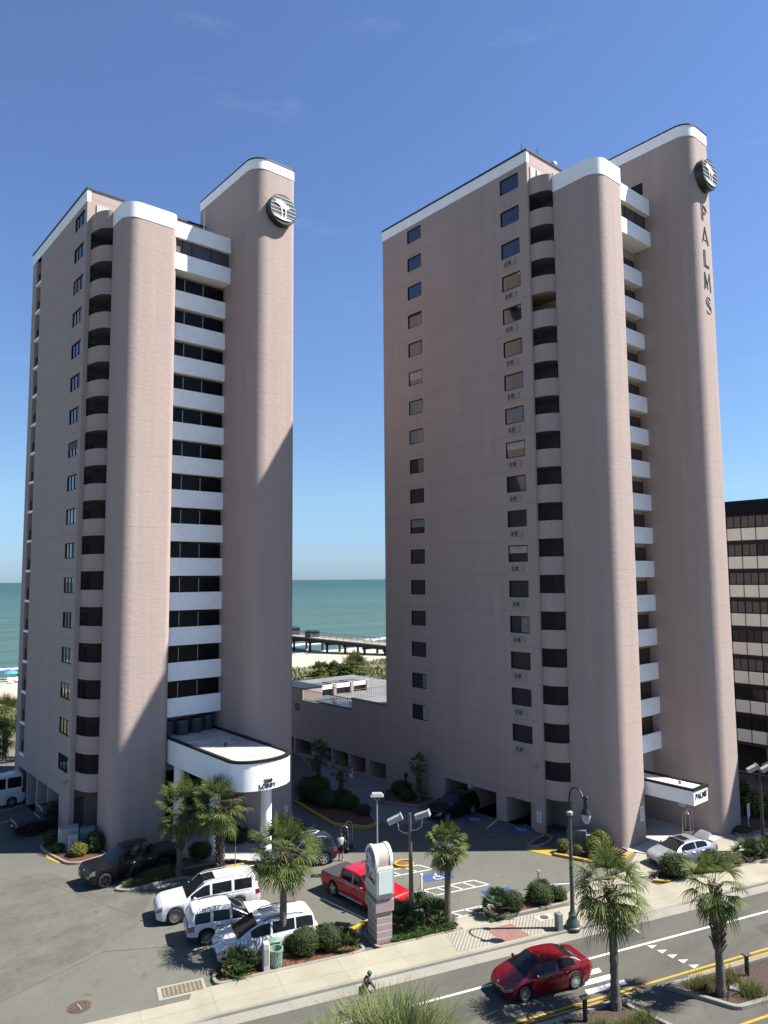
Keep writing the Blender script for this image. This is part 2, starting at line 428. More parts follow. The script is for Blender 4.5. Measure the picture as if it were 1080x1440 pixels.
# ------------------------------------------------------------------ the two hotel towers
def emblem(root, cx, yf, cz, r):
    """round palm-tree roundel on a fin front: black drum, white ruled lines, two palms and a beach line"""
    mb = MB(); mb.lathe([(r, 0), (r, -.55), (r*.96, -.6), (0.001, -.6)], (cx, yf, cz), 40, 'y', cap=False)
    e = mb.build('palm_emblem', mat('emblem_black', (.03, .036, .034), .4, var=.1), root, 40)
    mb = MB(); y0, y1 = yf-.63, yf-.6
    for k, zz in enumerate((.72, .5, .26, .02, -.22, -.45)):
        hw = sqrt(max(0, (r*.93)**2-(zz*r)**2)); mb.box(cx-hw, cx+hw, y0, y1, cz+zz*r-.018, cz+zz*r+.018)
    mb.build('ruled_lines', M_signwhite, e)
    mb = MB(); yp = y1-.045
    for bx, tx, tz, sc in ((-.12, -.26, .30, 1.0), (.12, .10, .12, .9)):
        a, b = (bx*r, -.55*r), (tx*r, tz*r)
        for q in range(6):
            t0, t1 = q/6, (q+1)/6; f = lambda t: (a[0]+(b[0]-a[0])*t+.06*r*sin(pi*t), a[1]+(b[1]-a[1])*t)
            p, q2 = f(t0), f(t1); w = .032*r
            mb.box(cx+min(p[0], q2[0])-w, cx+max(p[0], q2[0])+w, yp-.01, yp+.05, cz+p[1]-.01, cz+q2[1]+.01)
        for k in range(22):
            an = 2*pi*k/22; ln = r*sc*(.44 if k % 2 else .32)*(1.0 if sin(an) > -.2 else .5); wd = .055*r
            d = (cos(an), sin(an)*.72); n_ = (-d[1], d[0])
            P = lambda u, v: (cx+b[0]+d[0]*u+n_[0]*v, yp-.012-.0006*k, cz+b[1]+d[1]*u+n_[1]*v)
            mb.add([P(0, -wd*.7), P(ln*.6, -wd), P(ln, -wd*.1), P(ln, wd*.1), P(ln*.6, wd), P(0, wd*.7)], [(0, 1, 2, 3, 4, 5)])
    n_ = 14; top = [(-.80+1.45*k/n_, -.50-.10*k/n_) for k in range(n_+1)]; low = [(-.66+1.2*k/n_, -.58-.15*sin(pi*k/n_)*.8-.06*k/n_) for k in range(n_+1)]
    for k in range(n_): mb.add([(cx+r*top[k][0], yp-.03, cz+r*top[k][1]), (cx+r*low[k][0], yp-.03, cz+r*low[k][1]), (cx+r*low[k+1][0], yp-.03, cz+r*low[k+1][1]), (cx+r*top[k+1][0], yp-.03, cz+r*top[k+1][1])], [(0, 1, 2, 3)])
    mb.build('palm_silhouette', M_signwhite, e)
    return e

def make_window(w, h, mull, m_glass, parent, loc, first=None):
    """window in a -X facing wall: frame ring with mullions, one pane behind; returns the frame (pane is its child)"""
    if first is None:
        mb = MB(); t = .07
        for a, b, c, d in ((-w/2, w/2, -h/2, -h/2+t), (-w/2, w/2, h/2-t, h/2), (-w/2, -w/2+t, -h/2+t, h/2-t), (w/2-t, w/2, -h/2+t, h/2-t)): mb.box(-.03, .06, a, b, c, d)
        for k in range(1, mull+1):
            y = -w/2+w*k/(mull+1); mb.box(-.015, .05, y-.025, y+.025, -h/2+t, h/2-t)
        f = mb.build('window', M_darkbronze, None)
        f.parent = parent; f.location = loc
        mb = MB(); mb.box(.03, .045, -w/2+t*.5, w/2-t*.5, -h/2+t*.5, h/2-t*.5)
        p = mb.build('pane', m_glass, None); p.parent = f
        return f
    f = first.copy(); COL.objects.link(f); f.parent = parent; f.location = loc
    for ch in first.children:
        c = ch.copy(); COL.objects.link(c); c.parent = f
    return f

def tower(T):
    X0, Y0, YF, X1 = T['X0'], T['Y0'], T['YF'], T['X1']
    zt, zc = T['zt'], T['zc']; pitch = T['pitch']
    root = thing('hotel_tower', T['label'], 'tower', (X0, Y0, 0), 0, None)
    m_wall = stucco('stucco_'+T['key'], PINK, T['joint'], pitch, .35)
    m_fin = stucco('fin_stucco_'+T['key'], [c*1.0 for c in PINK], T['joint']+.3, pitch, .62, .14, T['vj'])
    # main slab
    mb = MB(); ops = []
    for (ya, yb, z0, ww) in T['wincols']:
        for k in range(T['nwin']): ops.append((ya-Y0, yb-Y0, z0-pitch*k-T['winh'], z0-pitch*k, .12, True))
    for g in T['garage']: ops.append((g[0]-Y0, g[1]-Y0, 0, g[2], g[3], True))
    if T.get('seabal'):
        a, b, c, d = T['seabal']; ops.append((a-Y0, b-Y0, c, d, 1.6, True))
    wall_grid(mb, (X0, Y0, 0), (0, 1, 0), (0, 0, 1), (1, 0, 0), YF-Y0, zt, ops)
    xa_, yj_, zb_ = T['fin1'][0], T['balj'], T['bal0']; xl, xi, yb_ = X0+T['strip'], xa_+T['inx'], Y0+T['dep']; fcz = T['fin1'][5]
    mb.quad((X0, Y0, 0), (xl, Y0, 0), (xl, Y0, zb_), (X0, Y0, zb_)); mb.quad((X0, Y0, zb_), (X1, Y0, zb_), (X1, Y0, zt), (X0, Y0, zt)); mb.quad((xi, Y0, 0), (X1, Y0, 0), (X1, Y0, zb_), (xi, Y0, zb_))
    mb.quad((xl, Y0, 0), (xl, yb_, 0), (xl, yb_, zb_), (xl, Y0, zb_)); mb.quad((xl, yb_, 0), (xi, yb_, 0), (xi, yb_, zb_), (xl, yb_, zb_)); mb.quad((xi, yb_, 0), (xi, yj_+.1, 0), (xi, yj_+.1, zb_), (xi, yb_, zb_)); mb.quad((xl, Y0, zb_), (xl, yb_, zb_), (xi, yb_, zb_), (xi, Y0, zb_))
    mb.box(xi+.02, T['fin1'][1]-.02, yj_-.02, Y0-.02, 0, fcz-.02)
    mb.quad((X1, Y0, 0), (X1, YF, 0), (X1, YF, zt), (X1, Y0, zt))
    mb.quad((X0, YF, 0), (X0, YF, zt), (X1, YF, zt), (X1, YF, 0)); mb.quad((X0, Y0, zt), (X1, Y0, zt), (X1, YF, zt), (X0, YF, zt))
    mb.build('facade_wall', m_wall, root)
    mb = MB(); mb.box(X0-.035, X0+.25, Y0-.012, YF+.03, zc, zt-.003); mb.build('roof_band', M_white, root)
    mb = MB(); mb.box(X0-.10, X0+.35, Y0-.08, YF+.06, zt, zt+.14); mb.box(X0+.35, X1+.1, Y0-.08, Y0+.3, zt, zt+.14); mb.box(X0+.35, X1+.1, YF-.3, YF+.06, zt, zt+.14); mb.box(X1-.3, X1+.1, Y0+.3, YF-.3, zt, zt+.14)
    mb.build('roof_coping', M_black, root)
    # windows
    for (ya, yb, z0, mull) in T['wincols']:
        first = None
        for k in range(T['nwin']):
            w = make_window(yb-ya, T['winh'], mull, M_glass, root, (.06, (ya+yb)/2-Y0, z0-pitch*k-T['winh']/2), first)
            first = first or w
            rr_ = random.random()
            if T['key'] == 'right' and (k < (5 if z0 < 50.9 else 3) or k > 12):
                for ch in w.children: ch.data = ch.data.copy(); ch.data.materials[0] = M_glass_bare
                rr_ = rr_+.25 if k > 12 else 1
            if rr_ < .5:
                ww_ = yb-ya; hh_ = T['winh']; a_, b_ = ((-ww_/2+.06, ww_/2-.06) if rr_ < .16 else (-ww_/2+.06, -ww_/2+.06+ww_*random.uniform(.12, .45)) if rr_ < .42 else (ww_/2-.06-ww_*random.uniform(.15, .5), ww_/2-.06))
                lo_ = -hh_/2+.06 if rr_ > .1 else random.uniform(-.2, .2)
                mb = MB(); n_ = max(2, int((b_-a_)/.09)); pts_ = [(.022+.004*(q % 2), a_+(b_-a_)*q/n_) for q in range(n_+1)]
                mb.loft([[(x_, y_, z_) for x_, y_ in pts_] for z_ in (lo_, hh_/2-.06)], closed=False)
                cu_ = mb.build('curtain', random.choice(M_curtain), None); cu_.parent = w
    # through-wall air conditioners
    if T.get('ac'):
        a, b, z0 = T['ac']; first = None
        for k in range(2, T['nwin']):
            if first is None:
                mb = MB(); w, h = b-a, .42
                mb.bbox(-.10, .02, -w/2, w/2, -h/2, h/2, .02)
                ao = mb.build('air_conditioner', M_ac, None); ao.parent = root
                mb = MB()
                for u0, u1 in ((-.16, .12), (.22, .38)):
                    for q in range(5): mb.box(-.112, -.1, w*u0*.95, w*u1*.95, -h*.36+q*.065, -h*.36+q*.065+.038)
                gr = mb.build('grille', M_darkbronze, None); gr.parent = ao
                first = ao
            else:
                ao = first.copy(); COL.objects.link(ao); ao.parent = root
                for ch in first.children:
                    c = ch.copy(); COL.objects.link(c); c.parent = ao
            ao.location = (0, (a+b)/2-Y0, z0-pitch*k-T['winh']-.52)
    # fins
    for key, nm in (('fin1', 'low'), ('fin2', 'high')):
        xa, xb, yf, yb, fz, fc, rl, rr = T[key]
        o = rounded(xa, xb, yf, yb, rl, rr)
        mb = MB(); mb.prism(o, 0, fc); f = mb.build('curved_fin', m_fin, root, 35)
        mb = MB(); mb.prism(grow(o, .03), fc, fz); mb.build('fin_cap', M_white, f, 35)
        if key == 'fin2':
            mb = MB(); mb.prism(grow(o, .07), fz, fz+.1); mb.build('fin_coping', M_black, f, 35)
    # rounded balconies in the notch beside the lower fin
    xa = T['fin1'][0]; yj = T['balj']; bx0 = X0+T['strip']; n = 9
    def arc(r):
        return [(xa-(xa-bx0)*r*cos(pi/2*k/n) if True else 0, Y0-(Y0-yj)*r*sin(pi/2*k/n)) for k in range(n+1)]
    first = None; ph = T['balh']
    def balcony(z0, h):
        mb = MB(); o = arc(1.0); i = arc(.90)
        mb.prism([(xi-.005, yb_-.005), (bx0+.005, yb_-.005)]+o+[(xi-.005, yj+.0)], z0, z0+.18)
        R = [[(*p, z0+.18) for p in o], [(*p, z0+h) for p in o], [(*p, z0+h) for p in i], [(*p, z0+.18) for p in i]]
        mb.loft(R, closed=False)
        b = mb.build('balcony', m_wall, root, 40)
        return b
    balcony(T['bal0'], T['balterr'])
    m_door = mat('white_door_frame', (.62, .62, .60), .5)
    for k in range(T['nbal']):
        zb = T['bal0']-pitch*(k+1)
        if first is None:
            first = balcony(zb, ph)
            mb = MB(); x0, x1 = bx0+.15, bx0+1.15; zf = zb+.18
            for a, b2, c, d in ((x0, x0+.07, zf, zf+2.05), (x1-.07, x1, zf, zf+2.05), (x0+.07, x1-.07, zf+1.98, zf+2.05), ((x0+x1)/2-.02, (x0+x1)/2+.02, zf, zf+1.98)): mb.box(a, b2, yb_-.05, yb_-.005, c, d)
            d = mb.build('balcony_door', m_door, first)
            so_ = arc(.955); sm = MB(); sm.loft([[(*p, z_) for p in so_] for z_ in (zb+ph, zb+pitch+.01)], closed=False); sm.build('screen', M_screen, first, 60)
            for q in (0, 4, 9): sm = MB(); sm.tube([(*so_[q], zb+ph), (*so_[q], zb+pitch)], .022, 6); sm.build('screen_post', M_darkbronze, first, 60)
            mb2 = MB(); zc_ = zb+.18; mb2.bbox(xi-.95, xi-.45, yj+.35, yj+.8, zc_+.35, zc_+.42, .02); mb2.bbox(xi-.50, xi-.44, yj+.35, yj+.8, zc_+.42, zc_+1.0, .02)
            for q1 in (xi-.92, xi-.50):
                for q2 in (yj+.38, yj+.77): mb2.tube([(q1, q2, zc_), (q1, q2, zc_+.38)], .02, 5)
            mb2.build('balcony_chair', M_ltgrey, first)
            mb = MB(); mb.box(x0+.05, x1-.05, yb_-.025, yb_-.004, zf, zf+1.99); mb.build('pane', M_glass, d)
        else:
            b = first.copy(); COL.objects.link(b); b.parent = root; b.location = (0, 0, -pitch*k)
            for ch in first.children:
                if T['key'] == 'right' and k == 3 and ch.name.startswith('screen'): continue
                if ch.name.startswith('balcony_chair') and random.random() < .5: continue
                c = ch.copy(); COL.objects.link(c); c.parent = b
                for g in ch.children:
                    e = g.copy(); COL.objects.link(e); e.parent = c
    # service door under the balconies
    mb = MB(); mb.box(bx0+.15, bx0+1.1, yb_-.04, yb_-.004, 0.02, 2.0 if T['key'] == 'right' else 2.6); mb.build('service_door', mat('service_door_paint', (.27, .185, .17), .6), root)
    # open galleries between the fins
    g0, g1 = T['fin1'][1]-.05, T['fin2'][0]+.02; yb, yg = T['yband'], T['yg']
    mb = MB(); mb.box(g0-.3, g1+.3, yg, Y0+.05, T['corez'][0], T['corez'][1]); mb.build('gallery_wall', m_wall, root)
    first = None
    for i, (top, bot) in enumerate(T['bands']):
        up = i < 2; y = T['yup'] if up else yb
        x0, x1 = g0-(.45 if up else 0), g1
        if first is None or i == 2:
            mb = MB(); mb.box(x0, x1, y, y+.16, bot, top); mb.box(x0, x1, y+.16, yg+.02, bot, bot+.16)
            b = mb.build('gallery_parapet', M_white, root); b['zb'] = bot; first = b; fb = bot
            if i == 0:
                zb1 = T['bands'][1][0]; mb = MB(); mb.box(x0-.3, x1+.3, y+T['pan'], y+T['pan']+.05, zb1-1.2, bot+.1); pn_ = mb.build('gallery_panel', mat('plum_panel', (.11, .085, .09), .45, var=.15), b)
                for q in (.2, .36, .68): mb = MB(); mb.box(x0+(x1-x0)*q-.02, x0+(x1-x0)*q+.02, y+T['pan']-.03, y+T['pan'], zb1-1.0, bot+.1); mb.build('mullion', M_darkbronze, pn_)
            if T['key'] == 'right' and i >= 2:
                mb = MB(); wd = x1-x0-.1
                mb.box(x0+.25, x0+.1+wd*.58, yg-.05, yg-.003, bot+.17, bot+.17+2.0); mb.build('gallery_door', M_ltgrey, b)
                mb = MB(); mb.box(x0+.14+wd*.6, x1-.03, yg-.04, yg-.003, bot+.17, bot+.17+2.15); mb.box(x0+.14+wd*.66, x0+.14+wd*.78, yg-.09, yg-.04, bot+.17, bot+2.0)
                mb.build('gallery_screen', mat('brown_screen', (.10, .06, .05), .6), b)
            elif T['key'] == 'left':
                if i >= 2:
                    mb = MB(); mb.box(x0, x1, yb+.35, yb+.4, bot+.17, bot+2.45); gl = mb.build('gallery_window', M_gallery_glass, b)
                    for q in (.26, .6): mb = MB(); mb.box(x0+(x1-x0)*q-.03, x0+(x1-x0)*q+.03, yb+.3, yb+.36, bot+.17, bot+2.45); mb.build('mullion', M_grey, gl)
        elif i == 1:
            mb = MB(); mb.box(x0, x1, y, y+.16, bot, top); mb.box(x0, x1, y+.16, yg+.02, bot, bot+.16); b = mb.build('gallery_parapet', M_white, root)
        else:
            b = first.copy(); COL.objects.link(b); b.parent = root; b.location = (0, 0, bot-fb)
            for ch in first.children:
                c = ch.copy(); COL.objects.link(c); c.parent = b
                for g in ch.children:
                    e = g.copy(); COL.objects.link(e); e.parent = c
    # lobby front at ground level between the fins
    mb = MB(); mb.box(g0, g1, T['yg']+1.3, T['yg']+1.35, .05, T['corez'][0]-.05); ld = mb.build('lobby_doors', M_gallery_glass, root)
    mb = MB()
    for q in (0.02, .33, .66, .96): mb.box(g0+(g1-g0)*q, g0+(g1-g0)*q+.08, T['yg']+1.12, T['yg']+1.2, .05, T['corez'][0]-.05)
    mb.build('door_frames', M_darkbronze, ld)
    emblem(root, *T['emblem'])
    # cameras on the corner
    mb = MB(); y = Y0+.5; z = T['camz']
    mb.bbox(X0-.16, X0, y-.08, y+.08, z, z+.12); mb.tube([(X0-.1, y, z), (X0-.35, y-.15, z-.12)], .05, 8); mb.tube([(X0-.1, y+.1, z), (X0-.3, y+.35, z-.12)], .05, 8)
    mb.build('security_cameras', M_ltgrey, root)
    return root

RT = dict(key='right', vj=3.1, label='right-hand pink stucco tower with five dark letters running down its taller fin', X0=43.8, Y0=33.75, YF=51.35, X1=57.5, zt=52.2, zc=51.28,
    pitch=2.711, joint=48.56, nwin=17, winh=1.29, wincols=[(34.65, 36.55, 50.86, 0), (45.97, 47.83, 50.94, 0)],
    ac=(35.05, 36.28, 50.86), garage=[(34.68, 37.27, 1.95, 6.5), (38.32, 40.91, 1.96, 6.5), (41.34, 43.92, 1.97, 6.5), (45.95, 47.18, 1.6, .5)],
    fin1=(44.9, 48.3, 28.2, 32.15, 49.75, 48.45, 1.1, .4), fin2=(52.6, 55.75, 24.9, 36.0, 53.85, 52.98, 1.15, .3),
    dep=1.4, inx=1.3, balj=32.15, strip=.22, bal0=48.55, balterr=1.35, balh=1.36, nbal=17, yband=29.3, yup=28.42, pan=.4, yg=29.98, corez=(3.4, 47.6),
    bands=[(48.9, 47.55), (46.16, 44.95)]+[(43.15-2.6*k, 41.9-2.6*k) for k in range(15)], emblem=(54.6, 24.9, 50.0, 1.26), camz=4.75)
LT = dict(key='left', vj=3.9, label='left-hand pink stucco tower with a curved white LOBBY canopy at its foot', X0=17.25, Y0=55.55, YF=70.7, X1=32.5, zt=48.95, zc=48.0,
    pitch=2.617, joint=6.39, nwin=17, winh=1.2, wincols=[(56.08, 58.42, 47.63, 2)],
    garage=[(57.9, 60.6, 2.72, 6), (60.85, 63.5, 2.72, 6), (63.9, 66.5, 2.7, 6), (66.75, 69.2, 2.68, 6)], seabal=(67.95, 69.4, 3.75, 48.0),
    fin1=(18.6, 22.65, 50.9, 53.6, 46.75, 45.55, 1.15, .5), fin2=(27.2, 30.95, 47.2, 56.6, 51.7, 50.9, 1.25, .35), dep=1.3, inx=1.3,
    balj=53.6, strip=.35, bal0=45.45, balterr=1.4, balh=1.24, nbal=16, yband=51.8, yup=51.0, pan=.3, yg=53.4, corez=(4.2, 45.2),
    bands=[(46.3, 45.05), (43.79, 42.49)]+[(41.15-2.612*k, 39.8-2.612*k) for k in range(13)], emblem=(29.45, 47.2, 47.75, 1.25), camz=4.05)
rt = tower(RT); lt = tower(LT)
rt_o = Vector(rt.location)
# sea-side balcony slabs and rails of the left tower
first = None
for k in range(17):
    z = 3.76+2.617*k
    if first is None:
        mb = MB(); mb.box(17.24, 18.6, 67.93, 69.42, z-.1, z+.1); s_ = mb.build('sea_balcony', M_white, lt)
        mb = MB(); mb.box(17.4, 17.44, 67.96, 69.39, z+1.02, z+1.08); mb.box(17.4, 17.44, 67.96, 69.39, z+.16, z+.2)
        for q in range(13): mb.box(17.4, 17.43, 68.0+q*.112, 68.03+q*.112, z+.1, z+1.04)
        r_ = mb.build('railing', M_black, s_); first = s_
        mb = MB(); mb.bbox(17.6, 18.3, 68.1, 68.7, z+.12, z+.95, .1); mb.bbox(17.7, 18.2, 68.85, 69.3, z+.12, z+.8, .1); mb.build('balcony_chairs', M_black, s_)
    else:
        b = first.copy(); COL.objects.link(b); b.parent = lt; b.location = (0, 0, 2.617*k)
        for ch in first.children:
            c = ch.copy(); COL.objects.link(c); c.parent = b

# PALMS down the right fin: thin and thick strokes, art-deco style
def stroke_letter(name, x, z0, z1, w, strokes, root):
    mb = MB(); yf = 24.9
    for (a, b, t) in strokes:
        p, q = Vector((x+a[0]*w, 0, z0+a[1]*(z1-z0))), Vector((x+b[0]*w, 0, z0+b[1]*(z1-z0)))
        d = (q-p); l = d.length; d.normalize(); s = Vector((-d.z, 0, d.x))*t/2
        e = d*t*.3
        vs = [p-s-e, q-s+e, q+s+e, p+s-e]
        mb.loft([[(v.x, yf-.035, v.z) for v in vs], [(v.x, yf+.01, v.z) for v in vs]], cap=True)
    return mb.build(name, mat('letter_black', (.03, .036, .038), .5, var=.1), root)
def arcs(cx, cz, rx, rz, a0, a1, t, n=9):
    P = [(cx+rx*cos(radians(a0+(a1-a0)*k/n)), cz+rz*sin(radians(a0+(a1-a0)*k/n))) for k in range(n+1)]
    return [(P[i], P[i+1], t) for i in range(n)]
th, tn = .105, .048
lets = [('P', 47.6, 46.35, [((.05, 0), (.05, 1), tn), ((.3, 0), (.3, 1), th)]+arcs(.3, .72, .62, .28, 90, -90, tn)+arcs(.3, .72, .42, .2, 90, -90, tn)),
        ('A', 45.85, 44.5, [((0, 0), (.45, 1), tn), ((.2, .18), (.52, .86), tn), ((.5, 1), (1, 0), th), ((.62, 1-.35), (.86, 0.02), tn), ((.12, .2), (.75, .2), tn)]),
        ('L', 43.9, 42.55, [((.1, 0), (.1, 1), tn), ((.33, .02), (.33, 1), th), ((.3, .03), (.95, .03), tn), ((.33, .13), (.95, .13), tn)]),
        ('M', 42.1, 40.7, [((.0, 0), (.08, 1), tn), ((.2, 0.1), (.24, .8), tn), ((.1, 1), (.52, .3), th), ((.52, .3), (.86, 1), tn), ((.86, 1), (1, 0), th), ((.4, .28), (.62, .1), tn)]),
        ('S', 40.15, 38.85, arcs(.52, .74, .4, .26, 30, 270, tn)+arcs(.52, .25, .4, .26, 90, -150, tn)+[((.2, .62), (.82, .3), th), ((.36, .86), (.7, .62), tn)])]
for ch, zt_, zb_, s_ in lets: stroke_letter('wall_letter', 54.0, zb_, zt_, .98, s_, rt)

# wall signs
def wall_sign(root, x0, x1, y0, y1, z0, z1, axis):
    mb = MB(); mb.box(x0, x1, y0, y1, z0, z1); s = mb.build('wall_sign', M_signwhite, root)
    mb = MB()
    for k in range(4):
        zz = z1-(z1-z0)*(.2+.18*k)
        if axis == 'y': mb.box(x0+(x1-x0)*.2, x1-(x1-x0)*.2, y0-.004, y0, zz-.025, zz+.025)
        else: mb.box(x0-.004, x0, y0+(y1-y0)*.2, y1-(y1-y0)*.2, zz-.025, zz+.025)
    mb.build('sign_lines', M_ltgrey, s)
wall_sign(rt, 47.3, 47.8, 28.16, 28.2, 1.45, 2.5, 'y')
wall_sign(rt, 52.55, 52.6, 27.6, 28.1, 1.5, 2.5, 'x')
wall_sign(rt, 43.75, 43.8, 41.02, 41.26, .9, 1.6, 'x')
wall_sign(rt, 43.75, 43.8, 34.0, 34.4, .7, 1.5, 'x')
wall_sign(lt, 30.1, 30.45, 47.16, 47.2, .9, 1.7, 'y')

# roof bits on the right tower
mb = MB(); mb.tube([(44.3, 34.6, 52.3), (44.3, 34.6, 53.4)], .03, 6); mb.build('lightning_rod', M_black, rt)
mb = MB(); mb.tube([(45.5, 33.95, 52.3), (45.5, 33.95, 53.3)], .025, 6); mb.build('lightning_rod', M_black, rt)
mb = MB(); mb.lathe([(.16, 0), (.16, .5), (.32, .55), (.34, .75), (.2, .92), (.01, .95)], (48.2, 34.4, 52.3), 14, cap=False); mb.build('roof_vent', M_grey, rt, 50)
mb = MB(); mb.box(46.6, 48.9, 33.3, 33.72, 49.0, 51.2); mb.build('roof_bulkhead', MATS['stucco_right'], rt)
mb = MB(); mb.box(44.15, 44.75, 33.68, 33.74, 49.0, 51.0); mb.box(45.0, 45.5, 33.68, 33.74, 50.3, 51.0); mb.build('terrace_opening', mat('white_door_frame', (.62, .62, .6)), rt)
mb = MB(); mb.box(17.95, 18.9, 55.47, 55.54, 46.6, 47.9); mb.build('terrace_opening', mat('white_door_frame', (.62, .62, .6)), lt)
mb = MB(); mb.tube([(26.7, 54.8, 50.0), (26.7, 54.8, 47.2), (26.7, 54.6, 46.6)], .06, 8); mb.build('drain_pipe', M_signwhite, lt)
# duct grille at the fin beside the galleries
mb = MB(); mb.box(52.56, 52.6, 28.9, 30.2, 49.6, 50.6); mb.build('louvre_grille', M_darkbronze, rt)

# LOBBY canopy of the left tower
M_membrane = mat('roof_membrane', (.62, .60, .54), .8, var=.4, scale=.7)
co = [(22.68, 52.9), (22.68, 42.0)]+[(24.87-2.19*cos(pi*k/16), 42.0-1.45*sin(pi*k/16)) for k in range(1, 16)]+[(27.06, 42.0), (27.06, 47.1), (27.08, 47.3), (27.08, 52.9)]
cp = MB(); cp.prism(co, 5.35, 7.05); canopy = cp.build('entrance_canopy', M_white, lt, 35)
ci = grow(co, -.22); co2 = grow(co, .05)
n = len(co); mb = MB(); mb.loft([[(*p, 7.05) for p in co2], [(*p, 7.2) for p in co2], [(*p, 7.2) for p in ci], [(*p, 7.06) for p in ci]]); mb.build('canopy_coping', M_darkbronze, canopy, 35)
mb = MB(); mb.prism(ci, 7.05, 7.09); mb.build('roof_membrane', M_membrane, canopy)
mb = MB(); mb.lathe([(.07, 0), (.07, .12), (.12, .13), (.1, .25), (.01, .27)], (24.6, 46.0, 7.09), 10, cap=False); mb.build('roof_drain', M_black, canopy, 40)
for (x, y) in ((25.8, 42.6), (24.0, 46.3), (23.2, 50.3)):
    mb = MB(); mb.lathe([(.42, 0), (.42, .06), (.36, .1), (.36, 5.36)], (x, y, .06), 20, cap=False); mb.build('column', M_white, canopy, 40)
def curved_text(txt, size, z, a0, da):
    for i, chx in enumerate(txt):
        a = a0+da*i; th_ = pi*a/16
        x, y = 24.87-2.19*cos(th_), 42.0-1.45*sin(th_)
        t = Vector((2.19*sin(th_), -1.45*cos(th_), 0)).normalized(); nn = Vector((t.y, -t.x, 0))
        text_on('canopy_letter', chx, size, Vector((x, y, z))+nn*.02, t, (0, 0, 1), mat('letter_black', (.03, .036, .038)), canopy, .012, 0, 1, size*.045)
curved_text('2500', .32, 5.88, 7.05, .36)
curved_text('LOBBY', .36, 5.58, 6.35, .58)
# canopy of the right tower
mb = MB(); mb.box(48.34, 50.3, 24.75, 30.55, 3.1, 4.05); cr = mb.build('entrance_canopy', M_white, rt)
mb = MB()
for a in ((48.28, 48.5, 24.69, 30.5), (50.14, 50.36, 24.69, 30.5), (48.5, 50.14, 24.69, 24.91)): mb.box(*a, 4.05, 4.2)
mb.build('canopy_coping', M_darkbronze, cr)
mb = MB(); mb.box(48.5, 50.14, 24.91, 30.5, 4.04, 4.08); mb.build('roof_membrane', mat('bright_membrane', (.74, .72, .66), .8, var=.1), cr)
mb = MB(); mb.lathe([(.08, 0), (.08, .12), (.14, .13), (.1, .24), (.01, .26)], (49.3, 26.2, 4.08), 10, cap=False); mb.build('roof_drain', M_ltgrey, cr, 40)
text_on('canopy_lettering', 'PALMS', .56, (49.32, 24.74, 3.62), (1, 0, 0), (0, 0, 1), mat('letter_black', (.03, .036, .038)), cr, .02, .12, 1.0, .014)
# rooftop condensers resting on the lobby canopy
for i, (x, y, r, h, lab) in enumerate(((23.15, 52.3, .42, 1.0, 'dark round condenser tucked against the fin on the lobby canopy roof'), (24.1, 51.9, .5, 1.05, 'dark ribbed condenser, second from the fin on the lobby canopy roof'), (25.3, 52.0, .5, 1.05, 'dark ribbed condenser, third from the fin on the lobby canopy roof'), (26.35, 52.3, .45, 1.1, 'grey condenser at the inner end of the row on the lobby canopy'))):
    t = thing('air_conditioner', lab, 'air conditioner', (x, y, 7.09), 0, 'condensers on the lobby canopy')
    mb = MB(); pr = []
    for k in range(9): pr += [(r, .08+h*.09*k), (r*.95, .08+h*.09*k+.04)]
    mb.lathe([(r*.9, 0)]+pr+[(r*.9, h), (.01, h)], (x, y, 7.09), 18, cap=False); mb.build('casing', mat('condenser_grey', (.07, .075, .08), .6), t, 30)
    mb = MB(); mb.lathe([(r*.7, h+.005), (r*.7, h+.05), (r*.6, h+.05), (r*.6, h+.005)], (x, y, 7.09), 18, cap=False); mb.obox((x, y, 7.09+h+.03), (1, 0, 0), (0, 1, 0), (0, 0, 1), r*.65, .03, .01); mb.obox((x, y, 7.09+h+.03), (0, 1, 0), (1, 0, 0), (0, 0, 1), r*.65, .03, .01); mb.build('fan_guard', M_black, t)
# ------------------------------------------------------------------ ground, street, markings
M_lot = asphalt('lot_asphalt', (.158, .153, .126), (.212, .204, .168), .11, 60)
M_road = asphalt('road_asphalt', (.135, .13, .108), (.165, .158, .132), .16, 70, True, True)
M_side = concrete('sidewalk_concrete', (.50, .46, .345), slab=3.05)
M_gut = concrete('gutter_concrete', (.42, .395, .33), slab=3.05)
M_drive = concrete('driveway_concrete', (.50, .46, .36), slab=4.2)
M_walk = concrete('pale_walk_concrete', (.60, .60, .57))
def struct(name, mb, m, smooth=None):
    o = mb.build(name, m, None, smooth); o['kind'] = 'structure'; return o
mb = MB(); mb.add([(-4000, -4000, -.03), (4000, -4000, -.03), (4000, 100, -.03), (-4000, 100, -.03)], [(0, 1, 2, 3)])
struct('ground', mb, mat('coastal_ground', (.20, .19, .13), .95, var=.3, scale=.05))
mb = MB(); mb.add([st(-70, 34, 0), st(90, 34, 0), (118, 84, 0), (-20, 84, 0), (-45, 60, 0)], [(0, 1, 2, 3, 4)]); struct('parking_lot', mb, M_lot)
mb = MB(); mb.add([st(-120, 4, 0), st(200, 4, 0), st(200, 34.1, 0), st(-120, 34.1, 0)], [(0, 1, 2, 3)])
for v in range(len(mb.v)): mb.v[v] = (mb.v[v][0], mb.v[v][1], .004)
struct('road', mb, M_road)
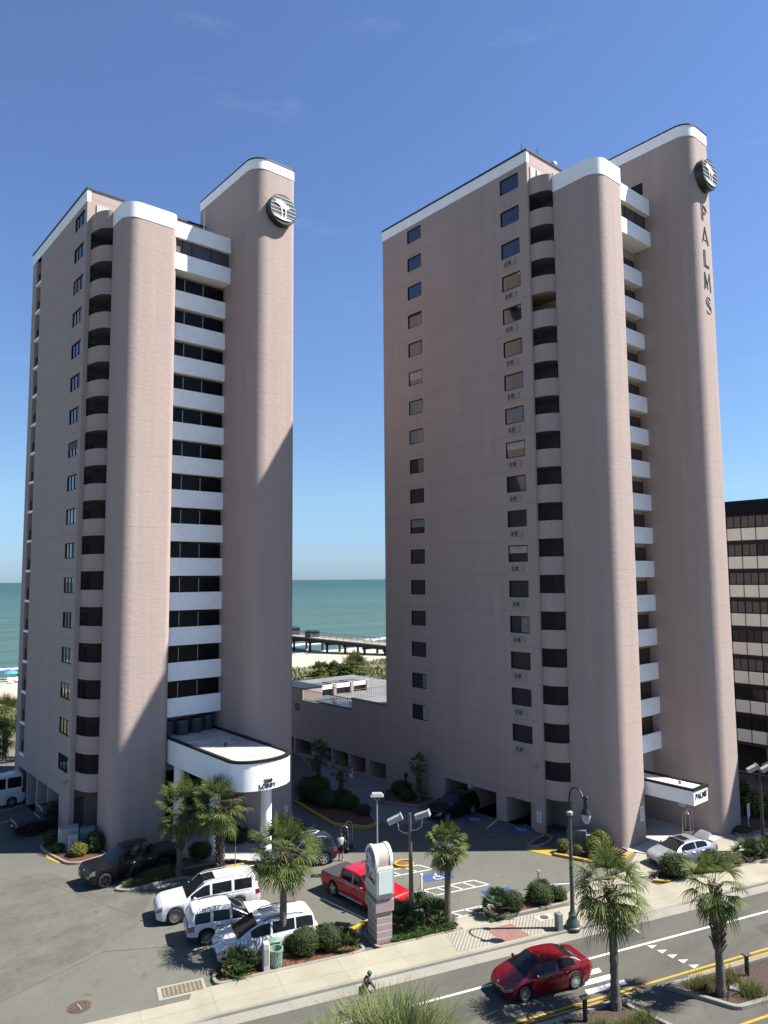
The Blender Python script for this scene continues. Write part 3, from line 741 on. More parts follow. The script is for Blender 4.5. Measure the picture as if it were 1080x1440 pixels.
# gutter strip, sidewalk with kerb, dropped where the driveways cross
mb = MB(); mb.add([st(-120, 31.95, .009), st(200, 31.95, .009), st(200, 32.72, .012), st(-120, 32.72, .012)], [(0, 1, 2, 3)]); struct('gutter', mb, M_gut)
def hk(s):
    def sm(a, b, x): t = max(0, min(1, (x-a)/(b-a))); return t*t*(3-2*t)
    return .018+.107*(sm(5.0, 6.3, s)*(1-sm(25.6, 27.0, s))+sm(31.6, 33.0, s))
ss = [-120, -60, -20, 0, 4.9]+[5.0+.15*k for k in range(11)]+[8+k*1.0 for k in range(18)]+[25.5+.15*k for k in range(12)]+[28, 30, 31.5]+[31.6+.15*k for k in range(11)]+[35, 40, 60, 200]
R = [[st(s, 32.70, .0), st(s, 32.72, hk(s)), st(s, 32.86, hk(s)+.002), st(s, 33.0, hk(s)+.002), st(s, 34.55 if s < 5.2 else 35.02, hk(s)+.004), st(s, 34.6 if s < 5.2 else 35.03, -.01)] for s in ss]
mb = MB(); mb.loft(R, closed=False); struct('sidewalk', mb, M_side)
mb = MB(); mb.loft([[st(s, 32.66, .0), st(s, 32.67, hk(s)+.004), st(s, 32.85, hk(s)+.006)] for s in ss if 5 <= s <= 27 or s >= 31.6][:0] or [[st(s, 32.66, .0), st(s, 32.67, hk(s)+.004), st(s, 32.85, hk(s)+.006)] for s in ss], closed=False); struct('kerb', mb, M_kerb)
mb = MB(); mb.add([st(26.7, 35.0, .016), st(32.8, 35.0, .016), st(32.6, 36.6, .014), st(60, 36.3, .014), st(70, 40.6, .014), st(36.2, 40.4, .014), st(32.9, 38.0, .014), st(27.0, 36.6, .014)], [(0, 1, 2, 3, 4, 5, 6, 7)]); struct('driveway', mb, M_drive)
mb = MB(); mb.add([st(19.4, 35.03, .016), st(21.6, 35.03, .016), st(21.2, 36.35, .014), st(19.5, 36.55, .014)], [(0, 1, 2, 3)]); struct('path', mb, M_drive)
# entrance slab of the right tower and walk of the left one
mb = MB(); mb.prism([(45.3, 28.0), (45.9, 26.6), (48.2, 25.2), (52.6, 24.9), (53.4, 24.6), (53.4, 25.1), (52.7, 26.4), (52.7, 31.7), (48.2, 31.7), (48.2, 28.45), (45.9, 28.45)], -.02, .06); struct('path', mb, M_walk)
mb = MB(); mb.prism([(22.0, 53.4), (22.0, 47.3), (24.7, 42.7), (29.8, 42.0), (30.6, 45.9), (26.75, 46.1), (26.75, 53.4)], -.02, .05); struct('path', mb, M_walk)
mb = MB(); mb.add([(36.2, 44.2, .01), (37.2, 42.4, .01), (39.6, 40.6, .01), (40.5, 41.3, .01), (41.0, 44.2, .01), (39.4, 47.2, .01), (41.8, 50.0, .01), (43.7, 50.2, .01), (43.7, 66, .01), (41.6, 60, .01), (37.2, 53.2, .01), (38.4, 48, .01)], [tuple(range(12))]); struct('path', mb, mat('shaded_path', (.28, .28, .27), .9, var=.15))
# old asphalt patch, drain grate, manhole
mb = MB(); mb.add([(2, 36.4, .004), (7.5, 36.2, .004), (16.0, 39.6, .004), (19.0, 44.0, .004), (15.6, 46.8, .004), (14.7, 50.4, .004), (12, 51.8, .004), (0, 53, .004), (-8, 45, .004)], [tuple(range(9))]); struct('asphalt_patch', mb, asphalt('old_asphalt', (.135, .13, .108), (.215, .205, .17), .5, 26))
mb = MB(); mb.add([st(s, n, .006) for s, n in ((5.9, 38.85), (6.75, 38.95), (6.75, 39.07), (5.9, 38.97))], [(0, 1, 2, 3)])
mb.add([(25.46, 35.84, .006), (25.60, 35.85, .006), (25.92, 32.04, .006), (25.78, 32.03, .006)], [(0, 1, 2, 3)])
def line(p, q, w, z=.008):
    p, q = Vector((*p, z)), Vector((*q, z)); d = (q-p).normalized(); s = Vector((-d.y, d.x, 0))*w/2
    mb.add([p-s, q-s, q+s, p+s], [(0, 1, 2, 3)])
def stl(a, b, w=.11): line(st(*a)[:2], st(*b)[:2], w)
# hatched access aisles of the bays beside the red pickup
def aisle(s0, s1, n0, n1, k, tip=True):
    stl((s0, n1), (s1, n1)); stl((s0-.3, n0), (s1+.55, n0))
    stl((s1, n1), (s1+.55, n0))
    for i in range(k):
        a = s0+(s1-s0)*(i+.1)/k; stl((a, n1), (a+.5, n0), .1)
aisle(18.6, 23.05, 39.5, 40.43, 5); aisle(17.6, 21.0, 42.98, 43.95, 3); aisle(19.6, 22.3, 36.55, 37.2, 3)
stl((22.6, 37.15), (25.2, 37.05)); stl((26.9, 38.0), (28.2, 37.6)); stl((26.5, 38.9), (26.6, 38.3), .2)
# garage bay lines
line((43.8, 41.2), (40.6, 40.6), .12); line((43.6, 38.1), (41.6, 37.4), .12); line((47, 37.8), (43.8, 37.8), .1)
line((13.0, 62.6), (17.2, 63.7), .1); line((11.0, 65.2), (17, 66.6), .1)
tag(mb.build('parking_lines', M_whitepaint), kind='structure')
# tar seams
mb = MB()
for P_ in (((13.2, 51.0), (14.9, 46.2), (16.2, 41.6), (17.6, 38.4)), ((2, 44), (6.5, 40.2), (12.4, 39.6), (16.2, 41.6)), ((8.5, 36.8), (13.8, 38.2), (17.0, 36.2))):
    for p_, q_ in zip(P_, P_[1:]): line(p_, q_, .045, .0065)
tag(mb.build('tar_seam', mat('tar', (.10, .095, .085), .9, var=.5, scale=2)), kind='structure')
# blue squares with the wheelchair mark
def bluemark(c, rz, w=.95, h=1.05):
    r = thing('accessible_bay_marking', '', 'road marking', (*c, .008), rz, 'blue accessible bay squares')
    mb = MB(); mb.add([(-w, -h/2, 0), (w, -h/2, 0), (w, h/2, 0), (-w, h/2, 0)], [(0, 1, 2, 3)]); mb.build('square', M_bluepaint, r, world=False)
    mb = MB()
    def sg(p, q, t=.085):
        p, q = Vector((*p, .004)), Vector((*q, .004)); d = (q-p).normalized(); s = Vector((-d.y, d.x, 0))*t/2; mb.add([p-s, q-s, q+s, p+s], [(0, 1, 2, 3)])
    P = [(-.02+.27*cos(a), -.12+.27*sin(a)) for a in [radians(110+i*24) for i in range(11)]]
    for a, b in zip(P, P[1:]): sg(a, b)
    for a, b in (((-.02, .3), (-.02, -.02)), ((-.02, .1), (.22, .1)), ((-.02, -.03), (.22, -.03)), ((.2, -.03), (.32, -.3)), ((.32, -.3), (.42, -.27))): sg(a, b, .1)
    mb.add([(-.02+.085*cos(2*pi*k/10), .4+.085*sin(2*pi*k/10), .004) for k in range(10)], [tuple(range(10))])
    mb.build('wheelchair_symbol', M_whitepaint, r, world=False); return r
b1 = bluemark((32.75, 33.6), ST_ANG-.15); b1['label'] = 'sunlit blue wheelchair square between the two white hatched aisles behind the palm'
b2 = bluemark((33.85, 29.6), ST_ANG-.1); b2['label'] = 'sunlit blue wheelchair square beside the clipped bushes by the sidewalk'
b3 = bluemark((42.4, 39.4), ST_ANG+.3, 1.1, 1.2); b3['label'] = 'blue wheelchair square in shade by the dark car in the garage bay'
b4 = bluemark((43.3, 35.6), ST_ANG+.3, 1.2, 1.3); b4['label'] = 'worn blue wheelchair square in shade under the garage bay nearest the street'
# street markings
mb = MB()
def sline(s0, s1, n0, w, z=.009): mb.add([st(s0, n0-w/2, z), st(s1, n0-w/2, z), st(s1, n0+w/2, z), st(s0, n0+w/2, z)], [(0, 1, 2, 3)])
sline(-120, 200, 30.15, .14)
for k, n0 in enumerate((29.65, 29.12, 28.6, 28.08, 27.62)): pass
for k in range(5):
    s0, n0 = 27.06+.118*k, 30.0-.56*k
    mb.add([st(s0, n0, .009), st(s0+.02, n0-.34, .009), st(s0+.48, n0-.18, .009)], [(0, 1, 2)])
for (s0, n0) in ((21.15, 29.0), (21.25, 28.35), (21.55, 27.72)): mb.add([st(s0, n0, .009), st(s0+2.2, n0-.05, .009), st(s0+2.3, n0+.3, .009), st(s0+.1, n0+.35, .009)], [(0, 1, 2, 3)])
sline(-120, 16, 23.0, .13); tag(mb.build('street_markings', paint_marking('road_white_paint', (.80, .80, .76), .4)), kind='structure')
mb = MB(); sline(-120, 200, 27.32, .13); sline(-120, 23.5, 27.07, .11); sline(26.8, 200, 27.03, .11); sline(-120, 200, 23.4, .14)
tag(mb.build('centre_lines', M_yellow), kind='structure')
mb = MB()
for (s0, s1, n0, n1) in ((26.0, 27.6, 30.5, 31.5), (33.5, 37.0, 28.3, 29.2), (14.5, 16.2, 28.2, 29.3)): mb.add([st(s0, n0, .0065), st(s1, n0+.1, .0065), st(s1-.1, n1, .0065), st(s0+.1, n1-.05, .0065)], [(0, 1, 2, 3)])
struct('asphalt_patch', mb, asphalt('patch_asphalt', (.095, .092, .08), (.115, .11, .096), .4, 50, False))
# small storm drain stub of curved white paint by the driveway
mb = MB()
for k in range(7):
    a0, a1 = radians(-40+k*22), radians(-18+k*22); c = st(26.9, 31.4)
    mb.add([(c.x+r*cos(a), c.y+r*sin(a)*.8, .014) for r, a in ((.75, a0), (.87, a0), (.87, a1), (.75, a1))], [(0, 1, 2, 3)])
tag(mb.build('paint_arc', M_whitepaint), kind='structure')
# ribbed and brick ramps in the sidewalk
def slabxy(name, pts, m, z):
    mb = MB(); mb.prism(pts, z-.05, z); return struct(name, mb, m)
RB = concrete('ribbed_concrete', (.50, .46, .37), rib=(Vector((.55, -.83, 0)).normalized(), .17))
def stp(*q): return [tuple(st(a, b)[:2]) for a, b in q]
slabxy('ribbed_paving', stp((17.9, 33.1), (20.4, 33.05), (20.4, 34.9), (18.2, 34.9)), RB, .134)
slabxy('ribbed_paving', stp((22.1, 33.05), (25.0, 33.0), (24.2, 34.9), (21.9, 34.9)), RB, .134)
slabxy('brick_paving', stp((20.42, 33.0), (22.08, 33.0), (21.9, 34.5), (20.42, 34.5)), mat('red_pavers', (.33, .16, .13), .9, var=.35, scale=9), .136)

def bed(name, pts, m, kerb_m=None, kh=.15, kw=.16, lift=.06):
    """planting bed: raised kerb ring and a mulch surface inside"""
    n = len(pts); c = Vector((sum(p[0] for p in pts)/n, sum(p[1] for p in pts)/n))
    # round the outline
    q = []
    for i in range(n):
        a, b, d = Vector(pts[i-1]), Vector(pts[i]), Vector(pts[(i+1) % n])
        r = min(.35, (a-b).length*.4, (d-b).length*.4); p0 = b+(a-b).normalized()*r; p1 = b+(d-b).normalized()*r
        for t in (0, .25, .5, .75, 1): q.append(tuple(p0*(1-t)**2+b*2*t*(1-t)+p1*t*t))
    area = sum(q[i-1][0]*q[i][1]-q[i][0]*q[i-1][1] for i in range(len(q)))
    if area < 0: q = q[::-1]
    i_ = grow(q, -kw)
    mb = MB(); mb.loft([[(*p, -.01) for p in q], [(*p, kh-.02) for p in grow(q, -.005)], [(*p, kh) for p in grow(q, -.025)], [(*p, kh) for p in i_], [(*p, lift-.03) for p in i_]])
    struct('kerb', mb, kerb_m or M_kerb)
    # mulch: fan with bumps
    mb = MB(); cc = sum((Vector(p) for p in i_), Vector((0, 0)))/len(i_)
    rings = []
    for f, h in ((1.0, 0), (.8, .05), (.5, .08), (.2, .09)):
        rings.append([(*(cc+(Vector(p)-cc)*f), lift+h+.02*noise.noise(Vector((p[0]*3*f, p[1]*3, 0)))) for p in i_])
    mb.loft(rings, cap=True); struct(name, mb, m, 60)
bed('mulch_bed', stp((6.4, 35.05), (13.5, 35.05), (13.9, 35.3), (13.8, 36.4), (7.0, 36.45), (6.3, 35.9)), M_mulch_red)
bed('mulch_bed', stp((14.4, 35.05), (19.0, 35.05), (19.5, 35.5), (19.3, 36.4), (18.4, 37.5), (15.1, 37.9), (14.3, 36.8)), M_mulch_red)
bed('mulch_bed', stp((21.5, 35.3), (22.1, 35.06), (26.2, 35.06), (26.6, 35.5), (26.4, 36.9), (22., 36.7), (21.4, 36.1)), M_mulch_red, kh=.3, lift=.2)
bed('mulch_bed', stp((33.0, 35.7), (34.0, 35.06), (60, 35.0), (60, 36.3), (34, 36.6)), M_mulch_brown)
bed('mulch_bed', [(15.4, 53.5), (15.8, 51.1), (16.5, 50.5), (18.4, 50.8), (18.55, 53.5), (17.2, 55.5), (16.2, 56.9), (15.3, 55.4)], M_mulch_red)
bed('mulch_bed', [(16.7, 44.95), (17.2, 44.25), (20.6, 43.9), (21.7, 42.2), (22.8, 41.9), (24.3, 43.1), (24.8, 43.6), (24.4, 44.6), (20.6, 45.3), (17.2, 45.35)], M_mulch_red)
bed('mulch_bed', [(41.0, 31.0), (41.8, 28.5), (43.2, 27.5), (45.2, 27.7), (45.5, 28.4), (44.85, 29.6), (44.85, 31.9), (43.5, 32.6), (42.9, 31.4)], M_mulch_red)
bed('mulch_bed', [(40.7, 33.1), (41.3, 32.4), (42.9, 32.5), (43.6, 32.9), (43.7, 33.6), (42.4, 33.5)], M_mulch_red)
bed('mulch_bed', [(34.4, 52.3), (33.5, 45.6), (35.0, 43.3), (36.2, 43.6), (38.0, 47.5), (38.0, 51.5), (36.8, 53.6)], M_mulch_red)
bed('mulch_bed', [(39.7, 47.2), (41.2, 44.4), (43.7, 44.6), (43.7, 49.6), (42.0, 49.6)], M_mulch_red)
bed('mulch_bed', [(53.6, 24.2), (56.2, 23.4), (64, 21.2), (64, 26), (60, 29), (55.85, 28.5), (55.85, 24.85), (53.9, 24.75)], M_mulch_red, kw=.2)
bed('mulch_bed', [tuple(st(20.15+.72*cos(pi*k/4), 44.4+.62*sin(pi*k/4))[:2]) for k in range(8)], mulch('orange_mulch', (.30, .13, .05), (.38, .19, .09)), M_yellow)
# median islands
bed('median_bed', stp((24.9, 26.82), (28.1, 26.75), (60, 26.6), (60, 23.8), (28.6, 24.0), (26.6, 24.1)), M_mulch_brown, kh=.17, kw=.2)
bed('median_bed', stp((22.4, 26.78), (19, 26.7), (0, 26.6), (-60, 26.6), (-60, 23.8), (23.4, 23.8)), M_mulch_brown, kh=.17, kw=.2)
# yellow kerbs and ramps
mb = MB()
def kerbrun(pts, z0, z1, w):
    for a, b in zip(pts, pts[1:]):
        a, b = Vector((*a, 0)), Vector((*b, 0)); d = (b-a).normalized(); s = Vector((-d.y, d.x, 0))
        mb.obox((a+b)/2+Vector((0, 0, (z0+z1)/2)), d, s, (0, 0, 1), (b-a).length/2, w/2, (z1-z0)/2)
kerbrun([(34.38, 52.2), (33.46, 45.5)], .0, .165, .3); kerbrun([(33.46, 45.5), (34.9, 43.25)], .0, .168, .3); kerbrun([(34.9, 43.25), (36.2, 43.4)], 0, .166, .22)
kerbrun([(22.0, 43.75), (24.2, 43.25)], 0, .165, .34); kerbrun([(24.3, 43.2), (24.85, 43.6)], 0, .168, .3)
kerbrun([(41.0, 30.9), (41.78, 28.5)], 0, .165, .2); kerbrun([(41.85, 28.45), (43.2, 27.42)], 0, .166, .2); kerbrun([(43.3, 27.4), (45.2, 27.6)], 0, .167, .2)
kerbrun([st(32.9, 35.7)[:2], st(33.7, 35.12)[:2]], 0, .165, .22)
kerbrun([(24.45, 31.62), (25.95, 31.78)], .02, .16, .26)
mb.add([(40.3, 32.9, .02), (40.75, 31.0, .02), (41.9, 31.3, .06), (41.3, 32.5, .06)], [(0, 1, 2, 3)])
mb.add([(16.7, 52.6, .02), (15.5, 51.7, .02), (15.15, 53.2, .02), (15.3, 53.9, .05)], [(0, 1, 2, 3)])
tag(mb.build('yellow_kerb', M_yellow), kind='structure')

# ------------------------------------------------------------------ dune, beach, sea
mb = MB(); xs = [-900, -300, -120, -40]+[10*k for k in range(30)]+[400, 1000]; ys = [96, 100, 104, 110, 118, 124, 130, 138, 150, 160, 172, 186]
def bz(x, y):
    d = max(0, 1-abs(y-112)/16)*.9*(.6+.4*noise.noise(Vector((x*.05, y*.08, 0))))
    return (0 if y < 128 else -(y-128)/44*2.2)+d*.4-.02
mb.loft([[(x, y, bz(x, y)) for x in xs] for y in ys], closed=False)
m, nt, b = _nt('sand'); MATS['sand'] = m; oc = objco(nt); b.inputs['Roughness'].default_value = .95
f = ramp(nt, noise_(nt, oc, .08, 6), .35, .7); f2 = ramp(nt, noise_(nt, oc, .6, 6, .7), .4, .7)
sp = nt.nodes.new('ShaderNodeSeparateXYZ'); L(nt, oc, sp.inputs[0])
wet = ramp(nt, math_(nt, 'ADD', sp.outputs[1], math_(nt, 'MULTIPLY', f, 4.0)), 165, 170)
c = mixc(nt, f, (.36, .31, .235), (.40, .355, .28)); c = mixc(nt, math_(nt, 'MULTIPLY', f2, .3), c, (.27, .23, .165)); c = mixc(nt, wet, c, (.15, .135, .105))
grn = ramp(nt, math_(nt, 'ADD', sp.outputs[1], math_(nt, 'MULTIPLY', math_(nt, 'ADD', f2, f), 4.0)), 132.5, 130.5); c = mixc(nt, grn, c, mixc(nt, f2, (.10, .105, .04), (.17, .165, .075)))
L(nt, c, b.inputs['Base Color']); bump(nt, b, noise_(nt, oc, 1.5, 5), .5, .15)
struct('beach', mb, m, 60)
mb = MB(); mb.add([(-9000, 152, -2.0), (9000, 152, -2.0), (9000, 9200, -2.0), (-9000, 9200, -2.0)], [(0, 1, 2, 3)])
m, nt, b = _nt('sea_water'); MATS['sea_water'] = m; oc = objco(nt)
sp = nt.nodes.new('ShaderNodeSeparateXYZ'); L(nt, oc, sp.inputs[0]); Yc = sp.outputs[1]
mp = N(nt, 'ShaderNodeMapping', Scale=(.35, 1.0, 1)); L(nt, oc, mp.inputs[0])
w1 = noise_(nt, mp.outputs[0], .22, 6, .6); w0 = noise_(nt, mp.outputs[0], .012, 6, .6); w2 = noise_(nt, mp.outputs[0], .06, 8, .7)
deep = mixc(nt, ramp(nt, Yc, 180, 1600), (.060, .105, .088), (.018, .056, .060))
deep = mixc(nt, math_(nt, 'MULTIPLY', ramp(nt, w0, .35, .7), .5), deep, (.028, .075, .072))
deep = mixc(nt, math_(nt, 'MULTIPLY', ramp(nt, w1, .45, .75), .45), deep, (.085, .14, .122))
mps = N(nt, 'ShaderNodeMapping', Scale=(.05, 1.0, 1)); L(nt, oc, mps.inputs[0]); ws = noise_(nt, mps.outputs[0], .12, 6, .62)
deep = mixc(nt, math_(nt, 'MULTIPLY', ramp(nt, ws, .42, .66), .5), deep, (.022, .060, .058))
caps = math_(nt, 'MULTIPLY', math_(nt, 'GREATER_THAN', w1, .70), math_(nt, 'GREATER_THAN', w2, .53))
# breaking lines near the shore
ph = math_(nt, 'ADD', math_(nt, 'MULTIPLY', Yc, .28), math_(nt, 'MULTIPLY', w2, 9.0))
br = math_(nt, 'GREATER_THAN', math_(nt, 'SINE', ph), .62)
near = math_(nt, 'SUBTRACT', 1.0, ramp(nt, Yc, 178, 214)); nb = math_(nt, 'MULTIPLY', br, math_(nt, 'GREATER_THAN', math_(nt, 'ADD', near, math_(nt, 'MULTIPLY', math_(nt, 'SUBTRACT', w1, .5), 1.6)), .45))
foam = math_(nt, 'MAXIMUM', caps, nb)
L(nt, mixc(nt, math_(nt, 'MULTIPLY', foam, .85), deep, (.5, .53, .53)), b.inputs['Base Color'])
b.inputs['Roughness'].default_value = .5; b.inputs['Specular IOR Level'].default_value = .13
bump(nt, b, math_(nt, 'ADD', w1, math_(nt, 'MULTIPLY', w2, 2)), .6, 1.0)
struct('sea', mb, m)
# dune grass
mb = MB(); rnd = random.Random(3)
for k in range(15000):
    x = rnd.uniform(60, 150) if k % 3 else rnd.uniform(10, 60); y = rnd.uniform(98, 127)
    if noise.noise(Vector((x*.16, y*.16, 4))) < -.22: continue
    z = bz(x, y); a = rnd.uniform(0, 2*pi); h = rnd.uniform(.35, .95); w = .07; d = Vector((cos(a), sin(a), 0)); s = Vector((-d.y, d.x, 0))*w
    p = Vector((x, y, z-.05)); mb.add([p-s, p+s, p+d*h*.25+Vector((0, 0, h*.7))+s*.6, p+d*h*.6+Vector((0, 0, h))], [(0, 1, 2, 3)])
tag(mb.build('dune_grass', leafmat('dune_grass_green', (.055, .072, .02), (.10, .105, .035), None, .05)), kind='stuff')

# ------------------------------------------------------------------ low wing between the towers
pw = thing('low_wing_building', 'low pink wing with a dark arcade and a pool deck between the two towers', 'building', (43.8, 51.36, 0))
mw = MATS['stucco_right']
mb = MB(); O = []
for a, b_ in ((51.5, 53.94), (54.47, 56.83), (57.15, 59.68), (59.95, 63.03), (63.4, 66.4), (66.8, 69.8)): O.append((a-51.36, b_-51.36, 0.02, 1.62, 5, False))
wall_grid(mb, (43.8, 51.36, 0), (0, 1, 0), (0, 0, 1), (1, 0, 0), 26, 5.75, O)
mb.quad((43.8, 77.36, 0), (43.8, 77.36, 5.75), (60, 77.36, 5.75), (60, 77.36, 0)); mb.quad((60, 51.36, 0), (60, 77.36, 0), (60, 77.36, 5.75), (60, 51.36, 5.75))
mb.box(43.8, 44.0, 51.37, 56.6, 5.75, 6.93); mb.box(43.8, 46.4, 65.1, 77, 5.75, 6.9)
mb.build('wall', mw, pw)
mb = MB(); mb.box(48.7, 48.75, 51.4, 77, .01, 5.6); mb.build('arcade_back', M_dark, pw)  # near-black sheet stands in for the deep shade inside the arcade
mb = MB(); mb.box(43.74, 44.06, 51.38, 56.66, 6.93, 7.0); mb.box(43.74, 46.45, 65.04, 77, 6.9, 6.98); mb.build('coping', M_black, pw)
mb = MB(); mb.add([(43.8, 51.36, 5.76), (60, 51.36, 5.76), (60, 77.36, 5.76), (43.8, 77.36, 5.76)], [(0, 1, 2, 3)]); mb.build('deck', mat('grey_deck', (.24, .24, .235), .9, var=.2, scale=.8), pw)
mb = MB(); mb.box(44.4, 47.0, 52.2, 63.6, 5.77, 5.82); mb.build('pool', mat('pool_blue', (.03, .06, .16), .2, var=.2), pw)
def railing(mb, a, b, z0, z1, gap=.14):
    a, b = Vector(a), Vector(b); d = b-a; n_ = max(1, int(d.length/gap)); t = .02
    mb.tube([(a.x, a.y, z1), (b.x, b.y, z1)], .03, 6); mb.tube([(a.x, a.y, z0+.1), (b.x, b.y, z0+.1)], .02, 5)
    for k in range(n_+1):
        p = a+d*k/n_; mb.box(p.x-t/2, p.x+t/2, p.y-t/2, p.y+t/2, z0, z1)
mb = MB(); railing(mb, (43.92, 56.7), (43.92, 65.0), 5.76, 6.85); mb.build('railing', M_black, pw)
mb = MB(); railing(mb, (47.4, 61.6), (58, 61.6), 5.76, 6.75, .3); railing(mb, (47.4, 61.6), (47.4, 65.2), 5.76, 6.75, .3); mb.build('railing', M_black, pw)
for i, (x0, x1) in enumerate(((46.6, 48.2), (48.7, 50.6), (51.05, 52.9))):
    mb = MB(); mb.box(x0-.02, x1+.02, 65.6, 65.85, 6.46, 6.86); p = mb.build('cabana_fascia', M_white, pw); mb = MB(); mb.box(x0-.02, x1+.02, 65.86, 68.4, 6.72, 6.84); mb.build('cabana_roof', mat('tar_roof', (.12, .115, .11), .9), p)
    mb = MB(); mb.box(x0, x1, 66.0, 66.06, 5.77, 6.5); mb.build('cabana_front', mat('cabana_screen', (.14, .15, .13), .5), p)
mb = MB()
for x in (48.22, 50.62, 52.92): mb.box(x, x+.42, 65.5, 66.1, 5.77, 6.95); mb.box(x, x+.42, 66.1, 68.4, 5.77, 6.6)
mb.box(46.15, 46.55, 65.45, 68.4, 5.77, 6.95); mb.build('cabana_piers', MATS['stucco_right'], pw)
mb = MB()
for k in range(5): mb.box(43.77, 43.8, 65.6, 66.5, 4.55+.16*k, 4.63+.16*k)
mb.build('wall_vent', M_darkbronze, pw)

# ------------------------------------------------------------------ neighbouring block on the right
nb_ = thing('neighbouring_block', 'eight-storey block with beige panels and dark window bands at the right edge', 'building', (68, 7, 0))
m_beige = mat('beige_spandrel', (.93, .92, .80), .7, var=.06, scale=.8)
mb = MB(); mb.box(68.06, 85, 7, 33.05, 3.3, 25.3); mb.box(70.5, 84, 8, 32, 0, 3.3); mb.build('block_wall', mat('block_dark_wall', (.05, .047, .045), .8), nb_)
mb = MB(); mb.box(67.8, 85.2, 6.8, 33.2, 24.15, 25.45); mb.build('roof_fascia', mat('navy_fascia', (.014, .019, .034), .8, var=.1, spec=.1), nb_)
for k in range(8):
    z = 22.9-2.6*k; mb = MB(); mb.box(67.98, 68.06, 7.0, 33.0, z-1.1, z); mb.build('spandrel_band', m_beige, nb_)
M_nbglass = glass('block_glass', (.02, .02, .021), (.12, .12, .118), .7, 1.38)
first = None
for k in range(8):
    zt_ = 24.12-2.6*k; zb_ = 22.96-2.6*k
    for j in range(10):
        y = 7+2.6*j
        if first is None:
            mb = MB(); z0, z1 = zb_, zt_
            mb.box(67.95, 68.03, y+.0, y+.05, z0-1.2, z1); mb.box(67.95, 68.03, y+1.3, y+1.35, z0-1.2, z1); mb.box(67.97, 68.05, y, y+2.6, z0-.06, z0+.04); mb.box(67.97, 68.05, y, y+2.6, z1-.12, z1+.1)
            for q in (.66, 1.98): mb.box(67.99, 68.04, y+q, y+q+.035, z0+.04, z1-.12)
            first = mb.build('window', M_darkbronze, nb_); mb = MB(); mb.box(68.035, 68.055, y+.04, y+2.58, z0, z1-.1); mb.build('pane', M_nbglass, first); f0 = (y, zb_)
        else:
            w = first.copy(); COL.objects.link(w); w.parent = nb_; w.location = (0, y-f0[0], zb_-f0[1])
            for ch in first.children:
                c = ch.copy(); COL.objects.link(c); c.parent = w
for j in range(6):
    mb = MB(); mb.box(68.1, 68.7, 7.4+5.0*j, 8.0+5.0*j, 0, 3.3); mb.build('column', mat('column_grey', (.25, .235, .21), .8), nb_)
mb = MB(); mb.box(63.6, 68.05, 20.5, 26.6, 2.75, 2.95); mb.build('entrance_slab', M_tan, nb_)
fr = thing('railing_fence', 'dark picket railing in the shade below the neighbouring block', 'fence', (66.5, 18, 0))
mb = MB(); railing(mb, (66.5, 18), (66.5, 30), .1, 1.3, .16); mb.build('pickets', M_grey, fr)

# ------------------------------------------------------------------ pier
pr = thing('pier', 'long wooden fishing pier on piles running from the beach out to sea', 'pier', (118, 160, 0))
M_wood = mat('grey_timber', (.46, .40, .33), .9, var=.2, scale=.6); M_pile = mat('dark_pile', (.045, .035, .03), .9, var=.3)
mb = MB(); mb.box(117.2, 122.4, 128, 330, 1.75, 2.0); mb.build('deck', M_wood, pr)
mb = MB()
mb.box(117.3, 117.7, 128, 330, .75, 1.75); mb.box(121.9, 122.3, 128, 330, .75, 1.75)
mb.build('beam', M_pile, pr)
for k in range(24):
    y = 130+8.2*k; mb = MB()
    for x in (117.6, 121.9): mb.tube([(x, y, 1.2), (x, y, -3.2)], .33, 8)
    mb.box(117.0, 122.6, y-.3, y+.3, .3, .75); mb.build('pile_bent', M_pile, pr)
mb = MB()
for x in (117.3, 122.3):
    for z in (2.4, 2.75, 3.05): mb.box(x-.04, x+.04, 128, 330, z-.05, z+.05)
    for k in range(68): mb.box(x-.05, x+.05, 128+3*k, 128.1+3*k, 2.0, 3.1)
mb.build('handrail', mat('pier_rail', (.36, .33, .28), .9, var=.1), pr)
for (x, y, l, w, h, lab, cm) in ((119, 172, 2.6, 3.2, 1.9, 'dark green kiosk standing on the pier deck', (.05, .065, .04)), (119.5, 183, 2.6, 3.6, 2.4, 'dark shelter on the pier, beside the left tower edge', (.05, .05, .05))):
    t = thing('kiosk', lab, 'kiosk', (x, y, 2.0)); mb = MB(); mb.box(x-w/2, x+w/2, y-l/2, y+l/2, 2.0, 2.0+h*.8); mb.build('cabin', mat('kiosk_'+lab[:6], cm, .8, var=.2), t)
    mb = MB(); mb.loft([[(x+sx*(w/2+.3), y+sy*(l/2+.3), 2.0+h*.8) for sx, sy in ((-1, -1), (1, -1), (1, 1), (-1, 1))], [(x+sx*w*.3, y+sy*l*.3, 2+h) for sx, sy in ((-1, -1), (1, -1), (1, 1), (-1, 1))]], cap=True); mb.build('roof', M_black, t)
